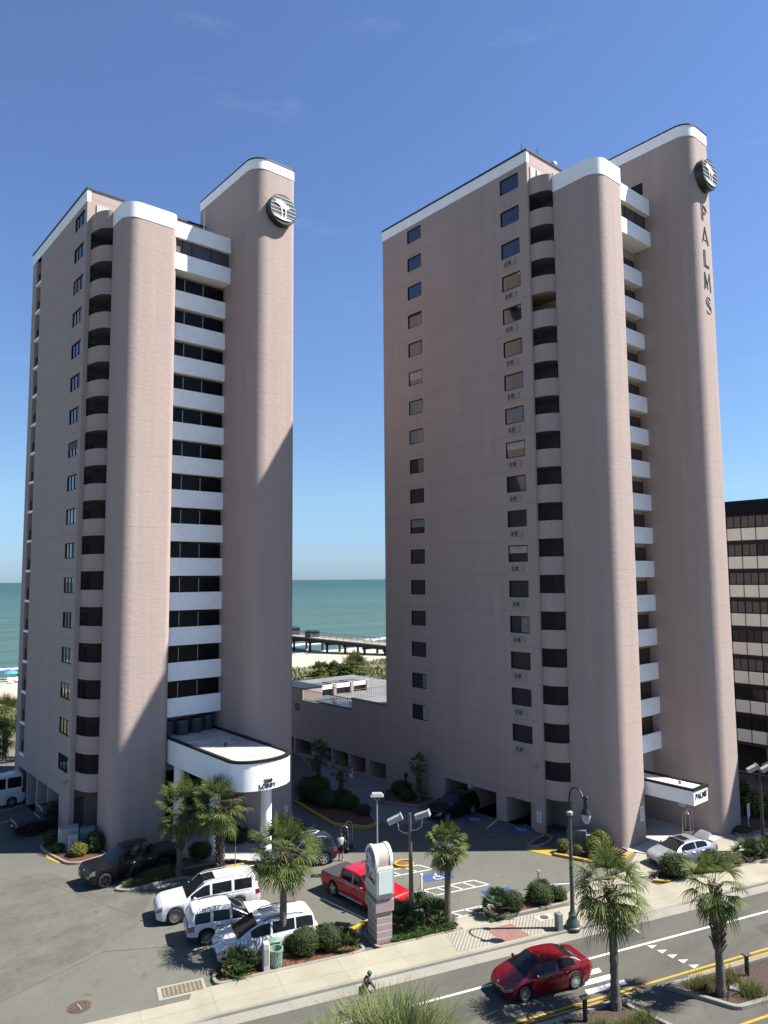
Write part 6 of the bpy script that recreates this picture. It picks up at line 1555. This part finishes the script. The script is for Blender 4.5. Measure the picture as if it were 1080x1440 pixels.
def bicycle(label, loc, rz, m, group=None, steer=0):
    t = furn('bicycle', label, 'bicycle', loc, group, rz)
    for x in (-.52, .52):
        mb = MB(); mb.lathe([(.33, -.02), (.345, 0), (.33, .02), (.31, .0), (.33, -.02)], (x, 0, .345), 28, 'y', cap=False); w_ = pt(mb, 'wheel', M_tyre, t)
        mb = MB()
        for k in range(12):
            a = pi*k/6; mb.tube([(x, .012*(-1)**k, .345), (x+.31*cos(a), 0, .345+.31*sin(a))], .004, 4)
        pt(mb, 'spokes', M_black, w_)
    mb = MB()
    for a, b in (((-.52, 0, .345), (-.08, 0, .30)), ((-.08, 0, .30), (-.2, 0, .85)), ((-.52, 0, .345), (-.19, 0, .78)), ((-.19, 0, .78), (.36, 0, .82)), ((-.08, 0, .30), (.38, 0, .74)), ((.36, 0, .9), (.52, 0, .345))): mb.tube([a, b], .018, 6)
    pt(mb, 'frame', m, t)
    mb = MB(); mb.bbox(-.34, -.08, -.07, .07, .87, .93, .03); pt(mb, 'saddle', M_black, t)
    mb = MB(); mb.tube([(.36, 0, .85), (.35, 0, 1.02)], .016, 6); mb.tube([(.28, -.3, 1.04), (.38, -.1, 1.03), (.38, .1, 1.03), (.28, .3, 1.04)], .014, 6); pt(mb, 'handlebar', M_black, t)
    mb = MB(); mb.lathe([(.09, -.03), (.09, -.02), (.01, -.02)], (-.08, 0, .30), 16, 'y', cap=False); mb.tube([(-.08, -.06, .3), (-.0, -.06, .15)], .012, 5); mb.tube([(-.08, .06, .3), (-.16, .06, .45)], .012, 5); mb.box(-.05, .05, -.16, -.06, .13, .16); mb.box(-.21, -.11, .06, .16, .44, .47); pt(mb, 'crank', M_black, t)
    return t
bicycle('dark bicycle leaning in the planting bed behind the white pedestal', (18.4, 31.85, .1), ST_ANG+.2, M_black)
# electrical cabinets
def cabinet(lab, loc, rz, w, d, h, m, grp):
    t = furn('electrical_cabinet', lab, 'electrical cabinet', loc, grp, rz); mb = MB(); mb.bbox(-w/2, w/2, -d/2, d/2, .08, h, .04); pt(mb, 'housing', m, t)
    mb = MB(); mb.box(-w/2-.05, w/2+.05, -d/2-.05, d/2+.05, 0, .08); pt(mb, 'plinth', M_conc, t)
    mb = MB(); mb.box(-w/2+.08, -.01, -d/2-.012, -d/2, .2, h-.12); mb.box(.01, w/2-.08, -d/2-.012, -d/2, .2, h-.12); dd = pt(mb, 'doors', m, t); mb = MB(); mb.box(-.05, -.02, -d/2-.04, -d/2-.012, h*.45, h*.62); pt(mb, 'handle', M_black, dd); return t
cabinet('larger pale grey electrical cabinet at the left tower wall, behind its smaller neighbour', (16.75, 53.85, .08), -.3, 1.3, 1.0, 1.45, mat('cabinet_grey', (.42, .46, .45), .5), 'cabinets at the left tower')
cabinet('teal-grey electrical cabinet close to the left tower fin', (17.85, 53.3, .08), -.3, 1.0, .8, 1.3, mat('cabinet_teal', (.20, .30, .30), .5), 'cabinets at the left tower')
cabinet('small white cabinet in front of the large grey one at the left tower', (16.8, 52.95, .08), -.3, .65, .45, 1.15, mat('cabinet_white', (.60, .61, .57), .5), 'cabinets at the left tower')
cabinet('green-grey electrical cabinet under the balconies of the right tower', (43.3, 30.7, .08), -.9, 1.3, .9, 1.25, mat('cabinet_green', (.15, .19, .165), .5), 'cabinets at the right tower')
cabinet('low white cabinet beside the green-grey one at the right tower', (43.75, 29.95, .08), -.9, .7, .6, .95, mat('cabinet_white', (.60, .61, .57), .5), 'cabinets at the right tower')
# wall meter
mb = MB(); mb.bbox(44.72, 44.9, 30.9, 31.35, 1.5, 2.2, .03); mb.tube([(44.84, 31.1, 1.5), (44.84, 31.1, .0)], .05, 6); mb.build('electric_meter', M_grey, rt)
# covers and grates
t = furn('manhole_cover', 'round rusty manhole cover in the asphalt at the lower left', 'manhole cover', (11.31, 34.15, .0)); mb = MB(); mb.lathe([(.50, .0), (.50, .014), (.43, .016), (.43, .012), (.01, .012)], (0, 0, 0), 28, cap=False); pt(mb, 'rim', mat('rusty_rim', (.11, .085, .065), .8, var=.3), t)
mb = MB(); mb.lathe([(.42, .018), (.01, .018)], (0, 0, 0), 28, cap=False)
for k in range(-3, 4): mb.box(-.33, .33, k*.1-.02, k*.1+.02, .018, .026)
pt(mb, 'lid', mat('rusty_iron', (.12, .075, .05), .85, var=.45, scale=9), t)
mb = MB(); mb.box(-.02, .02, -.3, .3, .026, .03); pt(mb, 'paint_stripe', mat('worn_stripe', (.38, .36, .32), .9, var=.4, scale=8), t)
t = furn('drain_grate', 'beige ribbed drain grate at the mouth of the left driveway', 'drain grate', tuple(st(4.95, 35.55, .0)), rz=ST_ANG); mb = MB(); mb.box(-1.05, 1.05, -.55, .55, .0, .022); pt(mb, 'surround', M_conc, t)
mb = MB()
for k in range(9): mb.box(-.80+k*.19, -.80+k*.19+.10, -.38, .38, .022, .034)
pt(mb, 'bars', mat('rusted_bars', (.30, .24, .155), .9, var=.2), t)
mb = MB(); mb.box(-.86, .92, -.41, .41, .02, .026); pt(mb, 'pit', mat('grate_shadow', (.16, .135, .09), .9), t)  # flat darker sheet paints the shade seen between the bars
t = furn('drain_grate', 'small dark drain in the sidewalk in front of the round shrub', 'drain grate', tuple(st(23.95, 34.35, .136)), rz=ST_ANG); mb = MB(); mb.box(-.5, .5, -.3, .3, 0, .012); pt(mb, 'surround', M_walk, t); mb = MB(); mb.lathe([(.24, .014), (.24, .02), (.01, .02)], (0, 0, 0), 18, cap=False); pt(mb, 'lid', mat('rusty_iron', (.12, .075, .05), .85), t)
t = furn('hatch_cover', 'pale square hatch cover in the median mulch', 'hatch cover', tuple(st(27.75, 25.35, .1)), rz=.5); mb = MB(); mb.bbox(-.3, .3, -.2, .2, 0, .1, .02); pt(mb, 'lid', mat('pale_hatch', (.52, .52, .47), .8), t)
def bollard(lab, loc):
    t = furn('bollard_light', lab, 'bollard light', loc, 'bollard lights in the median', ST_ANG); mb = MB(); mb.bbox(-.075, .075, -.075, .075, 0, .92, .015); pt(mb, 'post', M_black, t); mb = MB(); mb.bbox(-.2, .2, -.13, .13, .94, 1.0, .02); mb.box(-.06, .06, -.06, .06, .9, .945); pt(mb, 'light_head', mat('bollard_head', (.12, .115, .10), .5), t)
bollard('black bollard light at the right edge of the median', (35.5, 16.0, .08)); bollard('black bollard light at the bottom edge beside the tall median palm', (26.95, 18.95, .08))
for lab, s, n in (('small black spotlight at the tip of the right median', 26.3, 25.6), ('small black spotlight beside the thin palm trunk', 26.7, 24.75), ('small black spotlight at the foot of the tall median palm', 22.25, 26.1), ('small black spotlight at the lower median tip', 22.75, 25.2)):
    t = furn('spotlight', lab, 'spotlight', tuple(st(s, n, .08)), 'spotlights in the median'); mb = MB(); mb.tube([(0, 0, 0), (0, 0, .22)], .02, 6); pt(mb, 'stake', M_black, t); mb = MB(); mb.tube([(-.06, 0, .2), (.10, 0, .32)], .06, 8); pt(mb, 'head', M_black, t)

# monument sign
sg = furn('monument_sign', 'tall pink and white sign pylon with script lettering and a round blue palm emblem', 'sign', tuple(st(14.95, 36.0, .05)), rz=ST_ANG)
M_pinkblock = mat('pink_block', (.52, .40, .37), .85, var=.1, scale=4, bmp=.3, bscale=25)
mb = MB(); hw, hd = .42, .62
z = 0
for k in range(6): mb.box(-hw, hw, -hd, hd, z, z+.305); z += .335
pt(mb, 'column', M_pinkblock, sg)
mb = MB(); mb.box(-hw+.004, hw-.004, -hd+.004, hd-.004, .02, 2.19); pt(mb, 'mortar_core', mat('mortar', (.90, .84, .80), .9), sg)
mb = MB(); mb.bbox(-.53, .50, -.70, .66, 1.62, 2.2, .02); pt(mb, 'ledge', M_pinkblock, sg)
mb = MB(); mb.box(-.565, -.53, -.66, .62, 1.72, 2.18); pn = pt(mb, 'lower_panel', M_tan, sg)
mb = MB(); mb.loft([[(-.42, -.66, 2.2), (.42, -.66, 2.2), (.42, .66, 2.2), (-.42, .66, 2.2)], [(-.5, -.82, 2.48), (.46, -.82, 2.48), (.46, .8, 2.48), (-.5, .8, 2.48)], [(-.5, -.82, 3.72), (.46, -.82, 3.72), (.46, .8, 3.72), (-.5, .8, 3.72)], [(-.44, -.76, 3.84), (.40, -.76, 3.84), (.40, .74, 3.84), (-.44, .74, 3.84)]], cap=True); pt(mb, 'cabinet', mat('sign_cabinet', (.60, .58, .54), .6, var=.05), sg, 20)
mb = MB(); mb.box(-.40, .36, -.845, -.82, 2.55, 3.66); pt(mb, 'end_panel', mat('pale_mint_panel', (.66, .73, .69), .4, var=.03), sg)
mb = MB(); mb.box(-.525, -.5, -.74, .74, 2.52, 3.7); fp = pt(mb, 'face_panel', mat('sign_face', (.66, .67, .65), .4, var=.03), sg)
mb = MB(); pr_ = [(.70*cos(pi*k/20), .70*sin(pi*k/20)) for k in range(21)]
ol = [(y, 4.02+zz) for y, zz in pr_]+[(-.70, 3.84), (.70, 3.84)]
mb.loft([[(-.34, y, zz) for y, zz in ol], [(.30, y, zz) for y, zz in ol]], cap=True); pt(mb, 'arched_top', mat('sign_pink_top', (.62, .50, .44), .7, var=.05), sg, 25)
for x0, x1 in ((-.50, -.34), (.30, .46)):
    mb = MB(); mb.loft([[(x, .74*cos(2*pi*k/32), 4.02+.74*sin(2*pi*k/32)) for k in range(32)] for x in (x0, x1)], cap=True); pt(mb, 'disc', M_signwhite, sg, 40)
M_signblue = mat('emblem_blue', (.05, .16, .36), .4, var=.1)
mb = MB(); mb.loft([[(x, .58*cos(2*pi*k/32), 4.02+.58*sin(2*pi*k/32)) for k in range(32)] for x in (-.52, -.5)], cap=True); em = pt(mb, 'emblem_disc', M_signblue, sg, 40)
mb = MB()
for zz in (-.42, -.28, -.12): hwid = sqrt(.56**2-zz**2); mb.box(-.532, -.52, -hwid, hwid, 4.02+zz-.018, 4.02+zz+.018)
for bx, tx, tz in ((.08, .14, .20), (-.10, -.04, .1)):
    a, b = Vector((-.535, bx, 3.62)), Vector((-.535, tx, 4.02+tz)); mb.tube([a, b], .03, 5)
    for k in range(9):
        an = pi*(-.1+1.2*k/8); d = Vector((0, cos(an), sin(an)*.75)); p2 = b+d*.26-Vector((0, 0, .06)); s_ = Vector((0, -d.z, d.y)).normalized()*.035; mb.add([b-s_*.3, b+d*.14-s_, p2, b+d*.14+s_, b+s_*.3], [(0, 1, 2, 3, 4)])
pt(mb, 'palm_mark', M_signwhite, em)
def sign_text(txt, size, z, y, m, par, shear=0, off=0, dx=-.53):
    me = text_mesh(txt, size, .008, shear, 1, off).copy(); me.materials.clear(); me.materials.append(m)
    # reads along -y when seen from -x
    me.transform(Matrix(((0, 0, -1, 0), (-1, 0, 0, 0), (0, 1, 0, 0), (0, 0, 0, 1)))); o = bpy.data.objects.new('lettering', me); COL.objects.link(o); o.parent = par; o.location = (dx, y, z)
M_navy = mat('navy_letters', (.03, .055, .12), .5, var=0)
# the flowing script of the name: a large looped initial and small sloping letters, laid down as brush strokes
def script(par):
    mb = MB()
    def S(pts, w=.022):
        pts = [Vector((-.535, -y, z)) for y, z in pts]; mb.tube(pts, w, 5)
    sh = lambda y, z: (y+z*.28, z+3.06-y*.13)
    def curve(P, n=6):
        out = []
        for i in range(len(P)-1):
            p0, p1, p2, p3 = P[max(i-1, 0)], P[i], P[i+1], P[min(i+2, len(P)-1)]
            for k in range(n):
                t = k/n; f = lambda a, b, c, d: .5*(2*b+(c-a)*t+(2*a-5*b+4*c-d)*t*t+(3*b-a-3*c+d)*t**3)
                out.append((f(p0[0], p1[0], p2[0], p3[0]), f(p0[1], p1[1], p2[1], p3[1])))
        return out+[P[-1]]
    def C(P, w=.02): S([sh(*p) for p in curve(P)], w)
    C([(-.62, .20), (-.66, .36), (-.50, .52), (-.30, .46), (-.26, .26), (-.42, .12), (-.52, .18)], .022)
    C([(-.40, .50), (-.44, .2), (-.50, -.14), (-.60, -.28), (-.68, -.2)], .028)
    C([(-.10, .16), (-.22, .17), (-.26, .04), (-.16, -.02), (-.08, .1), (-.08, .0), (-.0, .0)])
    C([(.0, .02), (.06, .34), (.10, .44), (.04, .3), (.04, .04), (.1, .0)])
    C([(.12, .0), (.16, .16), (.17, .02), (.22, .16), (.27, .14), (.26, .0), (.32, .15), (.38, .14), (.37, .02), (.43, .02)])
    C([(.45, .02), (.55, .18), (.55, .06), (.47, -.02), (.62, .06)])
    return pt(mb, 'script_lettering', M_navy, par, 60)
script(fp)
mb = MB()
for z0 in (2.66,): mb.tube([(-.53, .5, z0+.1), (-.53, -.5, z0-.03)], .01, 4)
pt(mb, 'underline', M_navy, fp)
mb = MB()
for y0, y1, z0, z1 in ((.36, .30, 1.92, 2.06), (.24, .19, 1.90, 2.0), (-.02, -.08, 1.86, 1.95), (-.12, -.2, 1.86, 1.97), (-.02, -.2, 1.79, 1.81)): mb.box(-.572, -.565, min(y0, y1), max(y0, y1), z0, z1)
pt(mb, 'worn_marks', M_navy, pn)
mb = MB(); mb.bbox(-.75, -.55, .72, .82, 3.6, 3.68, .01); pt(mb, 'sign_lamp', M_signwhite, sg)

# white sign board on a post by the right fin, statue in the shade
t = furn('sign_board', 'narrow white sign board on a post at the corner of the taller right fin', 'sign', (55.95, 24.55, .05)); mb = MB(); mb.box(-.03, .03, -.03, .03, 0, 1.3); pt(mb, 'post', M_signwhite, t); mb = MB(); mb.box(-.2, .2, -.06, -.03, .8, 1.75); pt(mb, 'board', M_signwhite, t)
t = furn('bird_statue', 'small white wading-bird statue in front of the dark arcade', 'statue', (40.9, 53.0, .05)); mb = MB(); mb.ball((0, 0, .75), .16, .28, .2, 10, 8); mb.tube([(0, -.18, .85), (0, -.3, 1.1), (0, -.2, 1.35), (0, -.3, 1.5)], [.09, .05, .045, .055], 8); mb.tube([(0, -.3, 1.5), (0, -.5, 1.44)], [.04, .008], 6); pt(mb, 'body', M_signwhite, t, 60); mb = MB(); mb.tube([(.05, 0, .6), (.05, 0, 0)], .02, 5); mb.tube([(-.05, 0, .6), (-.05, 0, 0)], .02, 5); mb.box(-.2, .2, -.2, .2, 0, .05); pt(mb, 'legs', M_ltgrey, t)

# ------------------------------------------------------------------ luggage carts and bags
def cart(lab, loc, rz):
    t = furn('luggage_cart', lab, 'luggage cart', loc, 'hotel luggage carts', rz); mb = MB(); mb.bbox(-.55, .55, -.3, .3, .22, .28, .02); pt(mb, 'platform', mat('cart_carpet', (.05, .045, .045), .9), t)
    mb = MB()
    for x in (-.5, .5):
        mb.tube([(x, -.26, .25), (x, -.26, 1.55), (x, -.15, 1.75), (x, .15, 1.75), (x, .26, 1.55), (x, .26, .25)], .022, 8)
    mb.tube([(-.5, 0, 1.77), (.5, 0, 1.77)], .022, 8)
    pt(mb, 'rails', M_steel, t, 60)
    for x in (-.45, .45):
        for y in (-.24, .24):
            mb = MB(); mb.lathe([(.1, -.03), (.11, 0), (.1, .03), (.01, .03)], (x, y, .11), 12, 'y', cap=False); pt(mb, 'caster', M_tyre, t)
    return t
cart('luggage cart loaded with bags beside the person in the white shirt', (31.15, 40.85, .01), .6)
cart('empty luggage cart behind the silver sedan at the right tower entrance', (50.9, 26.6, .07), .3)
def suitcase(lab, loc, rz, w, d, h, col, grp=None):
    t = furn('suitcase', lab, 'suitcase', loc, grp, rz); mb = MB(); mb.bbox(-w/2, w/2, -d/2, d/2, .04, h, .05); pt(mb, 'shell', mat('suitcase_'+lab[:8].replace(' ', '_'), col, .5, var=.1), t); mb = MB(); mb.tube([(-w*.25, 0, h-.01), (-w*.25, 0, h+.08), (w*.25, 0, h+.08), (w*.25, 0, h-.01)], .012, 5); pt(mb, 'handle', M_black, t); return t
suitcase('dark suitcase lying on the loaded luggage cart', (30.95, 40.75, .29), .6, .7, .35, .5, (.03, .03, .035), 'bags on the luggage cart'); suitcase('grey suitcase at the far end of the loaded luggage cart', (31.45, 41.05, .29), .6, .4, .4, .65, (.20, .21, .23), 'bags on the luggage cart'); suitcase('black holdall topmost of the bags on the luggage cart', (31.0, 40.8, .83), .5, .6, .3, .32, (.015, .015, .016), 'bags on the luggage cart')
suitcase('pink suitcase standing just inside the right tower entrance', (50.2, 29.6, .065), .4, .55, .35, .6, (.42, .14, .27))
for i, (x, y, lab) in enumerate(((49.0, 30.9, 'dark planter pot left in the right tower entrance'), (52.1, 30.9, 'dark planter pot right in the right tower entrance'))):
    t = furn('planter_pot', lab, 'pot', (x, y, .065), 'pots in the right tower entrance'); mb = MB(); mb.lathe([(.22, 0), (.32, .6), (.34, .62), (.29, .62), (.01, .55)], (0, 0, 0), 14, cap=False); pt(mb, 'pot', M_darkbronze, t)

# ------------------------------------------------------------------ people
SKIN = mat('skin_tone', (.42, .24, .16), .6, var=.05)
def skin_mesh(name, chains, m, parent, sub=1, root=0):
    """one continuous surface grown over a tree of joints: chains = [[(x,y,z,r), ...], ...], shared points are merged"""
    import bmesh
    bm = bmesh.new(); vd = {}; rad = []
    def gv(p):
        k = (round(p[0], 3), round(p[1], 3), round(p[2], 3))
        if k not in vd: vd[k] = bm.verts.new(p[:3]); rad.append(p[3])
        return vd[k]
    for ch in chains:
        vs = [gv(p) for p in ch]
        for a, b in zip(vs, vs[1:]):
            if a is not b and bm.edges.get((a, b)) is None: bm.edges.new((a, b))
    me = bpy.data.meshes.new(name); bm.to_mesh(me); bm.free(); me.materials.append(m)
    o = bpy.data.objects.new(name, me); COL.objects.link(o); o.parent = parent
    md = o.modifiers.new('skin', 'SKIN'); md.use_smooth_shade = True
    if not me.skin_vertices: me.skin_vertices.new()
    for i, r in enumerate(rad): me.skin_vertices[0].data[i].radius = (r, r); me.skin_vertices[0].data[i].use_root = (i == root)
    s_ = o.modifiers.new('sub', 'SUBSURF'); s_.levels = sub; s_.render_levels = sub
    return o
def hand(w, d, up, s):
    """five finger chains from the wrist point w along d, slightly curled"""
    d = Vector(d).normalized(); u = Vector(up).normalized(); sd_ = d.cross(u).normalized()*s; w = Vector(w); ch = []
    palm = w+d*.075
    for k, l in enumerate((.072, .082, .078, .062)):
        b = palm+sd_*(-.030+.02*k); ch.append([(*w, .026), (*palm, .030), (*b, .0095), (*(b+d*l*.55-u*.008), .0085), (*(b+d*l-u*.035), .0075)])
    b = w+d*.03+sd_*-.032; ch.append([(*w, .026), (*b, .012), (*(b+d*.035-sd_*.022-u*.01), .0095), (*(b+d*.062-sd_*.02-u*.025), .008)])
    return ch
def person(label, loc, rz, pose, shirt, trousers, hairc, cap=None, group=None, sleeves=True, shorts=False, shoes=(.05, .05, .05)):
    t = furn('person', label, 'person', loc, group, rz)
    J = dict(pel=(0, 0, .95), che=(0.02, 0, 1.28), nec=(.02, 0, 1.46), hed=(.03, 0, 1.60), hipL=(0, .10, .92), hipR=(0, -.10, .92), knL=(.03, .11, .50), knR=(.03, -.11, .50), anL=(-.02, .11, .08), anR=(-.02, -.11, .08),
             shL=(.02, .19, 1.42), shR=(.02, -.19, 1.42), elL=(0, .25, 1.14), elR=(0, -.25, 1.14), wrL=(.06, .25, .90), wrR=(.06, -.25, .90)); J.update(pose)
    V = {k: Vector(v) for k, v in J.items()}
    def P(k, r): return (*V[k], r)
    ch = [[P('pel', .135), (*((V['pel']+V['che'])/2), .125), P('che', .14), P('nec', .058), (*(V['nec']+(V['hed']-V['nec'])*.55+Vector((.015, 0, 0))), .072), P('hed', .098), (*(V['hed']+(V['hed']-V['nec']).normalized()*.075), .075)],
          [(*V['hed'], .098), (*(V['hed']+Vector((.105, 0, -.015))), .016)]]
    for s_, sg_ in (('L', 1), ('R', -1)):
        ch.append([P('pel', .135), P('hip'+s_, .092), P('kn'+s_, .058), (*((V['kn'+s_]*.65+V['an'+s_]*.35)+Vector((-.015, 0, 0))), .056), P('an'+s_, .036), (*(V['an'+s_]+Vector((.10, 0, -.045))), .036), (*(V['an'+s_]+Vector((.19, 0, -.055))), .026)])
        ch.append([P('che', .14), P('sh'+s_, .062), P('el'+s_, .042), P('wr'+s_, .026)])
        d = V['wr'+s_]-V['el'+s_]; up = Vector((0, 0, 1)) if abs(d.normalized().z) < .8 else Vector((1, 0, 0)); ch += hand(V['wr'+s_], d, up, sg_)
    skin_mesh('body', ch, SKIN, t, 1)
    g = .018; el = .55 if sleeves != 'long' else .93
    sc_ = [[(*(V['pel']+Vector((0, 0, -.02))), .150), (*((V['pel']+V['che'])/2), .145), (*V['che'], .158), (*(V['nec']-Vector((0, 0, .02))), .078)]]
    for s_ in 'LR':
        arm = [(*V['che'], .158), (*V['sh'+s_], .080)]
        if sleeves == 'long': arm += [(*V['el'+s_], .058), (*(V['el'+s_].lerp(V['wr'+s_], .9)), .042)]
        else: arm += [(*(V['sh'+s_].lerp(V['el'+s_], .62)), .068)]
        sc_.append(arm)
    skin_mesh('shirt', sc_, shirt, t, 1)
    tr = []
    for s_ in 'LR':
        c = [(*V['pel'], .146), (*V['hip'+s_], .108)]
        c += [(*(V['hip'+s_].lerp(V['kn'+s_], .85)), .088)] if shorts else [(*V['kn'+s_], .074), (*(V['kn'+s_].lerp(V['an'+s_], .92)), .056)]
        tr.append(c)
    skin_mesh('shorts' if shorts else 'trousers', tr, trousers, t, 1)
    hd = V['hed']; upv = (V['hed']-V['nec']).normalized()
    mb = MB(); mb.ball(tuple(hd+upv*.035+Vector((-.018, 0, 0))), .108, .098, .098, 14, 10, .05); pt(mb, 'cap' if cap else 'hair', cap or hairc, t, 180)
    mb = MB(); mb.ball(tuple(hd+Vector((.092, .034, .012))), .012, n=6, m=4); mb.ball(tuple(hd+Vector((.092, -.034, .012))), .012, n=6, m=4); pt(mb, 'eyes', M_black, t)
    for s_ in (1, -1):
        mb = MB(); mb.ball(tuple(hd+Vector((0, .098*s_, -.005))), .02, .01, .03, 6, 5); pt(mb, 'ear', SKIN, t)
    for s_ in 'LR':
        mb = MB(); a = V['an'+s_]; mb.ball((a.x+.07, a.y, a.z-.035), .145, .055, .048, 10, 6); pt(mb, 'shoe', mat('shoe_%02d' % int(shoes[0]*100), shoes, .7), t, 180)
    return t
M_hair = mat('dark_hair', (.03, .022, .016), .7); M_shirtw = mat('white_shirt', (.74, .74, .76), .85, var=.06, scale=5); M_shortk = mat('black_shorts', (.018, .018, .02), .85); M_darkcl = mat('dark_jacket', (.028, .032, .042), .8, var=.2, scale=6); M_capg = mat('green_cap', (.02, .16, .075), .7)
person('person in a white shirt and black shorts loading a luggage cart', (29.75, 39.65, .01), .75, dict(elL=(.16, .27, 1.17), wrL=(.40, .22, 1.12), elR=(.14, -.27, 1.17), wrR=(.40, -.2, 1.10), hed=(.06, 0, 1.60)), M_shirtw, M_shortk, M_hair, shorts=True, shoes=(.4, .4, .4))
bk = bicycle('bicycle ridden past the grass at the bottom edge', (20.45, 25.45, .012), ST_ANG, M_black)
person('person in dark clothes and a green cap riding a bicycle along the street', (20.45, 25.45, .012), ST_ANG, dict(pel=(-.18, 0, .98), che=(.0, 0, 1.30), nec=(.10, 0, 1.47), hed=(.15, 0, 1.61), hipL=(-.16, .10, .95), hipR=(-.16, -.10, .95), knL=(.24, .12, .80), knR=(.16, -.12, .60), anL=(.02, .12, .50), anR=(-.06, -.12, .22), shL=(.07, .19, 1.42), shR=(.07, -.19, 1.42), elL=(.22, .27, 1.19), elR=(.22, -.27, 1.19), wrL=(.30, .29, 1.08), wrR=(.30, -.29, 1.08)), M_darkcl, M_darkcl, M_hair, cap=M_capg, sleeves='long')
person('distant person standing on the sand by the pier piles', (111.5, 163.5, bz(111.5, 163.5)), 2.0, {}, M_shirtw, M_darkcl, M_hair, group='people at the beach', shorts=True)
person('distant person standing on the pier deck', (120.0, 147.0, 2.0), 2.5, {}, M_darkcl, M_darkcl, M_hair, group='people at the beach')
person('distant person walking on the sand between the beach umbrellas', (40.4, 165.5, bz(40.4, 165.5)), 1.0, {}, M_darkcl, M_shortk, M_hair, group='people at the beach', shorts=True)
# ------------------------------------------------------------------ camera, sun, sky
cam = bpy.data.cameras.new('camera'); co_ = bpy.data.objects.new('camera', cam); COL.objects.link(co_)
f_, pitch_, roll_, yaw_ = 1011.557, 0.0915235, -0.00813137, 0.7049818
cp_, sp_, cr_, sr_, c_, s_ = cos(pitch_), sin(pitch_), cos(roll_), sin(roll_), cos(yaw_), sin(yaw_)
fw = Vector((s_*cp_, c_*cp_, sp_)); r0 = Vector((c_, -s_, 0)); u0 = r0.cross(fw)
r1 = r0*cr_+u0*sr_; u1 = -r0*sr_+u0*cr_
co_.matrix_world = Matrix(((r1.x, u1.x, -fw.x, 0), (r1.y, u1.y, -fw.y, 0), (r1.z, u1.z, -fw.z, H), (0, 0, 0, 1)))
cam.sensor_fit = 'VERTICAL'; cam.sensor_height = 24; cam.lens = f_/1440*24; cam.clip_end = 30000; cam.clip_start = .3
SC.camera = co_
el = radians(SUN_EL); az = Vector((SUN_AZ[0], SUN_AZ[1])).normalized()
sd = Vector((az.x*cos(el), az.y*cos(el), sin(el)))
sun = bpy.data.lights.new('sun', 'SUN'); sun.energy = 5.0; sun.angle = radians(.55); sun.color = (1, .972, .92)
so = bpy.data.objects.new('sun', sun); COL.objects.link(so); so.rotation_euler = (-sd).to_track_quat('-Z', 'Y').to_euler(); so.location = (60, -60, 90)
w = bpy.data.worlds.new('World'); SC.world = w; w.use_nodes = True; nt = w.node_tree
bg = nt.nodes['Background']; sky = nt.nodes.new('ShaderNodeTexSky'); sky.sky_type = 'NISHITA'; sky.sun_disc = False
sky.sun_elevation = el; sky.sun_rotation = atan2(sd.x, sd.y); sky.air_density = 1.0; sky.dust_density = .15; sky.ozone_density = 1.6; sky.altitude = 20
# humid blue air: the sky's own colour by height above the horizon
tc = nt.nodes.new('ShaderNodeTexCoord'); sz = nt.nodes.new('ShaderNodeSeparateXYZ'); L(nt, tc.outputs['Generated'], sz.inputs[0])
cr2 = nt.nodes.new('ShaderNodeValToRGB'); L(nt, sz.outputs[2], cr2.inputs[0]); E_ = cr2.color_ramp.elements
E_[0].position = 0; E_[0].color = (.33, .50, .90, 1); E_[1].position = .38; E_[1].color = (.76, .87, 1.09, 1); q_ = cr2.color_ramp.elements.new(.11); q_.color = (.61, .745, .91, 1); q_ = cr2.color_ramp.elements.new(.24); q_.color = (.67, .815, .99, 1)
mxs = nt.nodes.new('ShaderNodeMix'); mxs.data_type = 'RGBA'; mxs.blend_type = 'MULTIPLY'; mxs.inputs[0].default_value = 1
L(nt, sky.outputs[0], mxs.inputs[6]); L(nt, cr2.outputs[0], mxs.inputs[7]); skc = mxs.outputs[2]
# a few faint wisps of high cloud
mp = N(nt, 'ShaderNodeMapping', Scale=(2.0, 2.0, 9.0)); L(nt, tc.outputs['Generated'], mp.inputs[0])
cl = noise_(nt, mp.outputs[0], 1.9, 9, .66); cf = ramp(nt, cl, .60, .86)
L(nt, mixc(nt, math_(nt, 'MULTIPLY', cf, .11), skc, (7.0, 7.4, 8.0)), bg.inputs[0]); bg.inputs[1].default_value = .065
SC.view_settings.view_transform = 'Standard'; SC.view_settings.look = 'None'; SC.view_settings.exposure = 1.3; SC.view_settings.gamma = 1
SC.view_settings.use_curve_mapping = False
SC.render.engine = 'CYCLES'; SC.cycles.use_denoising = True
SC.cycles.max_bounces = 8; SC.cycles.transparent_max_bounces = 8
